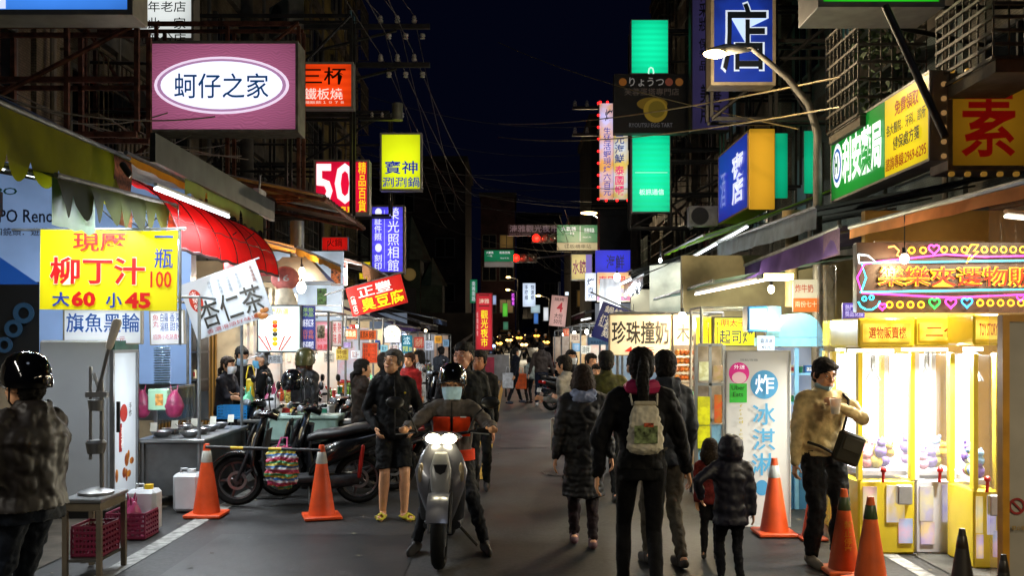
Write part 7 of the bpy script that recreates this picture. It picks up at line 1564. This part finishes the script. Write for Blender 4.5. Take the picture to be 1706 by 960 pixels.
lamp(t, (head.x - b.x, 0, head.z - .1), 230, (1, .78, .5), 'POINT', .1)
MB().cyl((b.x - .35, 13, 3.3), (b.x - .35, 13, 2.2), .09).cyl((b.x - .35, 13, 3.5), (b.x - .35, 13, 3.3), .13, .13).build('junction_pipe', mat('#8c7a50', .6), t, True)
t = thing('street_lamp', 'distant street lamp with a small warm light above the green road sign', 'street lamp', (3.7, 40, 0)); MB().limb([(3.75, 40, 0), (3.75, 40, 6.2), (X(1005, 40), 40, 6.75), (X(985, 40), 40, Z(355, 40))], [.09, .07, .05, .04], 10).build('pole', GALV, t, True)
MB().ell(P(981, 355, 40), (.35, .14, .06)).build('lamp_lens', em('#ffd890', 12, 0), t, True); lamp(t, P(981, 355, 40) - V(t.location) - V((0, 0, .3)), 250, (1, .8, .5), 'POINT', .1)
for i, (px, py, Y, lab) in enumerate([(897, 493, 70, 'tiny warm street light right of the white phone sign'), (847, 462, 80, 'tiny street light below the left traffic signal'), (846, 483, 85, 'lower tiny street light far down the road')]):
    t = thing('street_lamp', lab, 'street lamp', (X(px, Y) + .8, Y, 0), group='tiny distant street lamps'); p = P(px, py, Y)
    MB().limb([(p.x + .8, Y, 0), (p.x + .8, Y, p.z - .2), (p.x, Y, p.z + .08)], [.08, .06, .04], 8).build('pole', DKSTEEL, t, True); MB().ell(p, (.2, .12, .08)).build('lamp_lens', em('#ffc870', 10, 0), t, True)
    lamp(t, p - V(t.location) - V((0, 0, .3)), 120, (1, .75, .45), 'POINT', .1)
def signal(label, px, py, Y, sidex):
    t = thing('traffic_light', label, 'traffic light', (X(px, Y) + .35, Y, Z(py, Y))); r = .2
    MB().box((0, .1, 0), (1.25, .2, .42), ch=.03).build('housing', BLACKP, t)
    for k, c in enumerate(('#ff1008', '#2a2008', '#0a2010')):
        MB().ell((-.4 + k * .4, -.02, 0), (r * .85, .05, r * .85)).build('lens', em(c, 9 if k == 0 else .3, 0) if k == 0 else mat('#4a4440', .2), t)
        MB().lathe([(r, -.0), (r, .16), (r - .012, .16), (r - .012, 0)], (-.4 + k * .4, -.0, 0), 18, M=Matrix.Rotation(PI / 2, 3, 'X'), a0=0, a1=PI).build('hood', BLACKP, t)
    MB().cyl((.6, .1, .0), (sidex - t.location.x, .1, .4), .05).cyl((sidex - t.location.x, .1, .6), (sidex - t.location.x, .1, -t.location.z), .09).build('mast', GALV, t)
    lamp(t, (-.4, -.4, 0), 30, (1, .06, .03), 'POINT', .1); return t
signal('traffic light with a bright red lens beside the larger green road sign', 895, 397, 44.3, 4.2)
signal('lower traffic light with red lens right of the smaller green road sign', 861, 430, 46.2, 5.4)
# ---------- utility poles with insulators and wires ----------
t = thing('utility_pole', 'utility pole at the left facades with two crossarms of pale insulators', 'utility pole', (-5.6, 19.2, 0)); MB().limb([(-5.3, 19.2, 0), (-5.3, 19.2, 9.5)], [.16, .12], 12).build('pole', mat('#4a4640', .8, 0, .2), t, True)
ins = []
for py, tz in ((44, 0), (108, 0)):
    z = Z(py, 19); MB().box(((-5.3 + X(708, 19)) / 2 + .0, 19, z), (X(708, 19) + 5.5, .09, .09)).build('crossarm', DKSTEEL, t, True); MB().cyl((-5.2, 19.05, z - .8), (X(660, 19), 19.05, z - .06), .03, n=6).build('brace', DKSTEEL, t, True)
    for k, px in enumerate((634, 662, 690)):
        p = P(px, py - 2, 19); MB().lathe([(0, .05), (.05, .06), (.055, .1), (.03, .12), (.05, .14), (.03, .19), (0, .2)], p, 12).build('insulator', mat('#a8a49c', .3), t, True); ins.append(p + V((0, 0, .19)))
        p = P(px + 14, py + 8, 19); MB().lathe([(0, -.05), (.05, -.05), (.055, -.09), (.03, -.11), (.05, -.14), (.0, -.16)], p, 12).build('insulator', mat('#a8a49c', .3), t, True); ins.append(p - V((0, 0, .1)))
q = thing('transformer', 'small pole transformer with pale bushings left of the yellow hotpot sign', 'transformer', P(662, 196, 19)); MB().cyl((0, 0, -.05), (0, 0, .28), .11, n=16).build('tank', mat('#6a6c60', .5, .3), q); MB().box((-.35, 0, -.03), (.8, .1, .05)).build('bracket', DKSTEEL, q)
for k in range(4): MB().lathe([(.02, 0), (.035, .03), (.02, .05), (.035, .08), (0, .12)], (-.5 + k * .2, 0, 0), 10).build('bushing', mat('#a8a49c', .3), q)
t = thing('utility_pole', 'utility pole on the right with faint insulators left of the red-bulb sign', 'utility pole', (3.9, 30, 0)); MB().limb([(3.9, 30.4, 0), (3.9, 30.4, 9)], [.16, .12], 12).build('pole', mat('#4a4640', .8), t, True)
for py in (177, 222):
    z = Z(py, 30); MB().box((3.1, 30.2, z), (2.4, .09, .09)).build('crossarm', DKSTEEL, t, True)
    for px in (958, 978, 998): MB().lathe([(0, .0), (.06, .02), (.06, .08), (.03, .11), (.055, .14), (0, .2)], P(px, py, 30.2), 10).build('insulator', mat('#a8a49c', .3), t, True)
WIRE = mat('#33302c', .6, .2, .1); wires = []
def wire(a, b, sag, r=.008, m=WIRE, lab='thin cable strung across the street'):
    o = one(MB().limb(catenary(a, b, sag), [r] * 15, 5, flat=True), 'cable', m, lab, 'cable', 'overhead cables'); return o
rw = random.Random(4)
for k in range(6): wire(ins[k * 2 % len(ins)], (X(700 + k * 20, 44), 62, 9 + k * .5), .8, .010, lab='cable running from the left insulators towards the crossing, strand %s' % ['nearest the roof', 'beside the roof strand', 'third from the roof', 'below the middle', 'second lowest', 'lowest'][k])
for k in range(6): wire(ins[k * 2 % len(ins)], (-4.4 + k * .35, -2, 7.2 + k * .2), .3, .009, lab='cable from the left insulators up over the camera, strand %s' % ['outermost', 'next to outermost', 'third', 'fourth', 'fifth', 'innermost'][k])
wc = mat('#8a7a50', .5, .2)
wire(P(830, 206, 30), P(1400, 128, 12), .2, .012, wc, 'pale cable crossing in front of the egg tart sign, upper one'); wire(P(830, 228, 30), P(1400, 178, 12), .25, .012, wc, 'pale cable crossing below the egg tart sign, lower one')
wire(P(830, 70, 30), P(1330, 215, 14), .2, .009, wc, 'faint cable slanting down to the lamp post')
for k in range(12): wire((-5.6, 22 + k * 1.4, 7.5 + rw.uniform(-1.5, 1.5)), (5.6, 26 + k * 1.6, 7.6 + rw.uniform(-2, 2)), rw.uniform(.3, 1.2), .009, lab='cable slung from the left roofs to the right roofs, number %s from the camera' % ['one', 'two', 'three', 'four', 'five', 'six', 'seven', 'eight', 'nine', 'ten', 'eleven', 'twelve'][k])
for k in range(8): wire((X(880 + k * 9, 40), 41, Z(420 - 10 * k, 41)), (X(1000, 48) + k * .2, 60, 5.5 + rw.uniform(-1, 2)), rw.uniform(.4, 1.4), .012, lab='drooping wire in the bundle right of the traffic lights, %s' % ['first', 'second', 'third', 'fourth', 'fifth', 'sixth', 'seventh', 'eighth'][k])
for k in range(7): wire((-6.0 + rw.uniform(0, .8), 8 + k * .9, 3.9 + rw.random()), (-4.6 + rw.uniform(0, 1.2), 11 + k * .9, 4.0 + rw.random() * 1.6), rw.uniform(.1, .5), .009, mat('#5a5450', .6), 'loose wire hanging in the rusty truss above the left awnings, %s' % ['first', 'second', 'third', 'fourth', 'fifth', 'sixth', 'seventh'][k])
# lattice strut on the green top sign, satellite-ish clutter
one(MB().cyl(P(1475, 10, 10.2), P(1575, 228, 9.7), .04), 'diagonal_strut', DKSTEEL, 'thick black strut slanting from the green light box to the pharmacy sign', 'strut')
one(MB().cyl(P(1400, 25, 11), P(1640, 75, 12), .03), 'diagonal_strut', DKSTEEL, 'thin black bar running right behind the thick strut', 'strut')
one(MB().box(P(1022, 400, 32), (1.0, .8, 1.9)), 'rooftop_cabinet', mat('#24282c', .6, .3), 'dark grey cabinet on the roof left of the lower turquoise box', 'cabinet')
one(MB().limb([P(205, 275, 8.2), P(215, 290, 8.2)], [.03, .03]), 'bracket_clip', DKSTEEL, 'small dark clamp at the end of the large green awning', 'clamp')
t = thing('security_camera', 'small security camera on the steel fascia above the red awning', 'camera', P(432, 322, 13)); MB().box((0, 0, 0), (.12, .3, .1), ch=.02).build('body', mat('#b8bcc0', .4), t); MB().cyl((0, 0, .05), (0, .05, .25), .015).build('bracket', STEEL, t)
q = thing('speaker_horn', 'round dark loudspeaker above the cream awning', 'loudspeaker', P(452, 345, 13.2)); MB().lathe([(.03, 0), (.05, .08), (.12, .16), (.125, .17)], n=18, M=Matrix.Rotation(PI / 2, 3, 'X')).build('horn', mat('#4a4c4c', .5, .3), q); MB().cyl((0, 0, 0), (0, .12, 0), .04).build('driver', BLACKP, q)
t = thing('planter_barrier', 'pink and grey barrier stand below the red night market banner', 'barrier', P(818, 612, 29)); MB().box((0, 0, 0), (1.1, .3, .75)).build('panel', mat('#8c8c90', .5), t); MB().box((-.15, -.16, 0), (.5, .02, .6)).build('printed_panel', mat('#b03450', .5), t)
for e in (-.45, .45): MB().cyl((e, 0, -.37), (e, 0, -.83 if False else -(t.location.z - .03)), .03).build('leg', DKSTEEL, t)

# ---------- small street detail ----------
rl = random.Random(9); m = MB()
for i in range(170):
    c = V((rl.choice([rl.uniform(-3.5, -2.4), rl.uniform(2.3, 3.2), rl.uniform(-3, 3)]), rl.uniform(5, 26), .022)); a = rl.uniform(0, 6); s_ = rl.uniform(.012, .04)
    m.add([c + V((math.cos(a) * s_, math.sin(a) * s_, 0)), c + V((-math.sin(a) * s_ * .6, math.cos(a) * s_ * .6, .006)), c - V((math.cos(a) * s_, math.sin(a) * s_, -.004)), c + V((math.sin(a) * s_ * .6, -math.cos(a) * s_ * .6, 0))], [(0, 1, 2, 3)])
tag(m.build('litter', mat('#6e6858', .8, 0, .5, 60, 0)), 'small scraps of paper and leaves scattered over the asphalt', 'litter', kind='stuff')
for i, y in enumerate((10.8, 14.5, 21)):
    t = thing('drain_grate', ['slotted iron drain grate at the left kerb nearest the cones', 'slotted drain grate farther along the left kerb', 'slotted drain grate far along the left kerb'][i], 'drain grate', (-2.7, y, .012), group='iron drain grates along the kerb')
    MB().box((0, 0, .004), (.4, .6, .008)).build('frame', mat('#201f1e', .6, .6), t)
    for k in range(8): MB().box((0, -.24 + k * .069, .011), (.34, .03, .006)).build('slat', mat('#3a3836', .5, .7), t)
m = MB()
for k in range(5): m.tube([(rl.uniform(-4.6, -3.9), 9.2 + k * .6, 3.1 + rl.random() * .4) if j == 0 else (-4.2 + .15 * j + .05 * k, 9.2 + k * .6 + .1 * j, 3.0 + .1 * math.sin(j * 2 + k)) for j in range(6)], .008, 5)
each(m, 'cable', BLACKP, None); 
for k, o in enumerate([o for o in COL.objects if o.name.startswith('cable') and 'label' not in o]): tag(o, ['curled black cable under the left awnings nearest the billboard', 'curled black cable behind the torn green valance', 'curled black cable above the tube light', 'curled black cable beside the red awning', 'curled black cable deep under the white canvas'][k % 5], 'cable')
fit_texts()
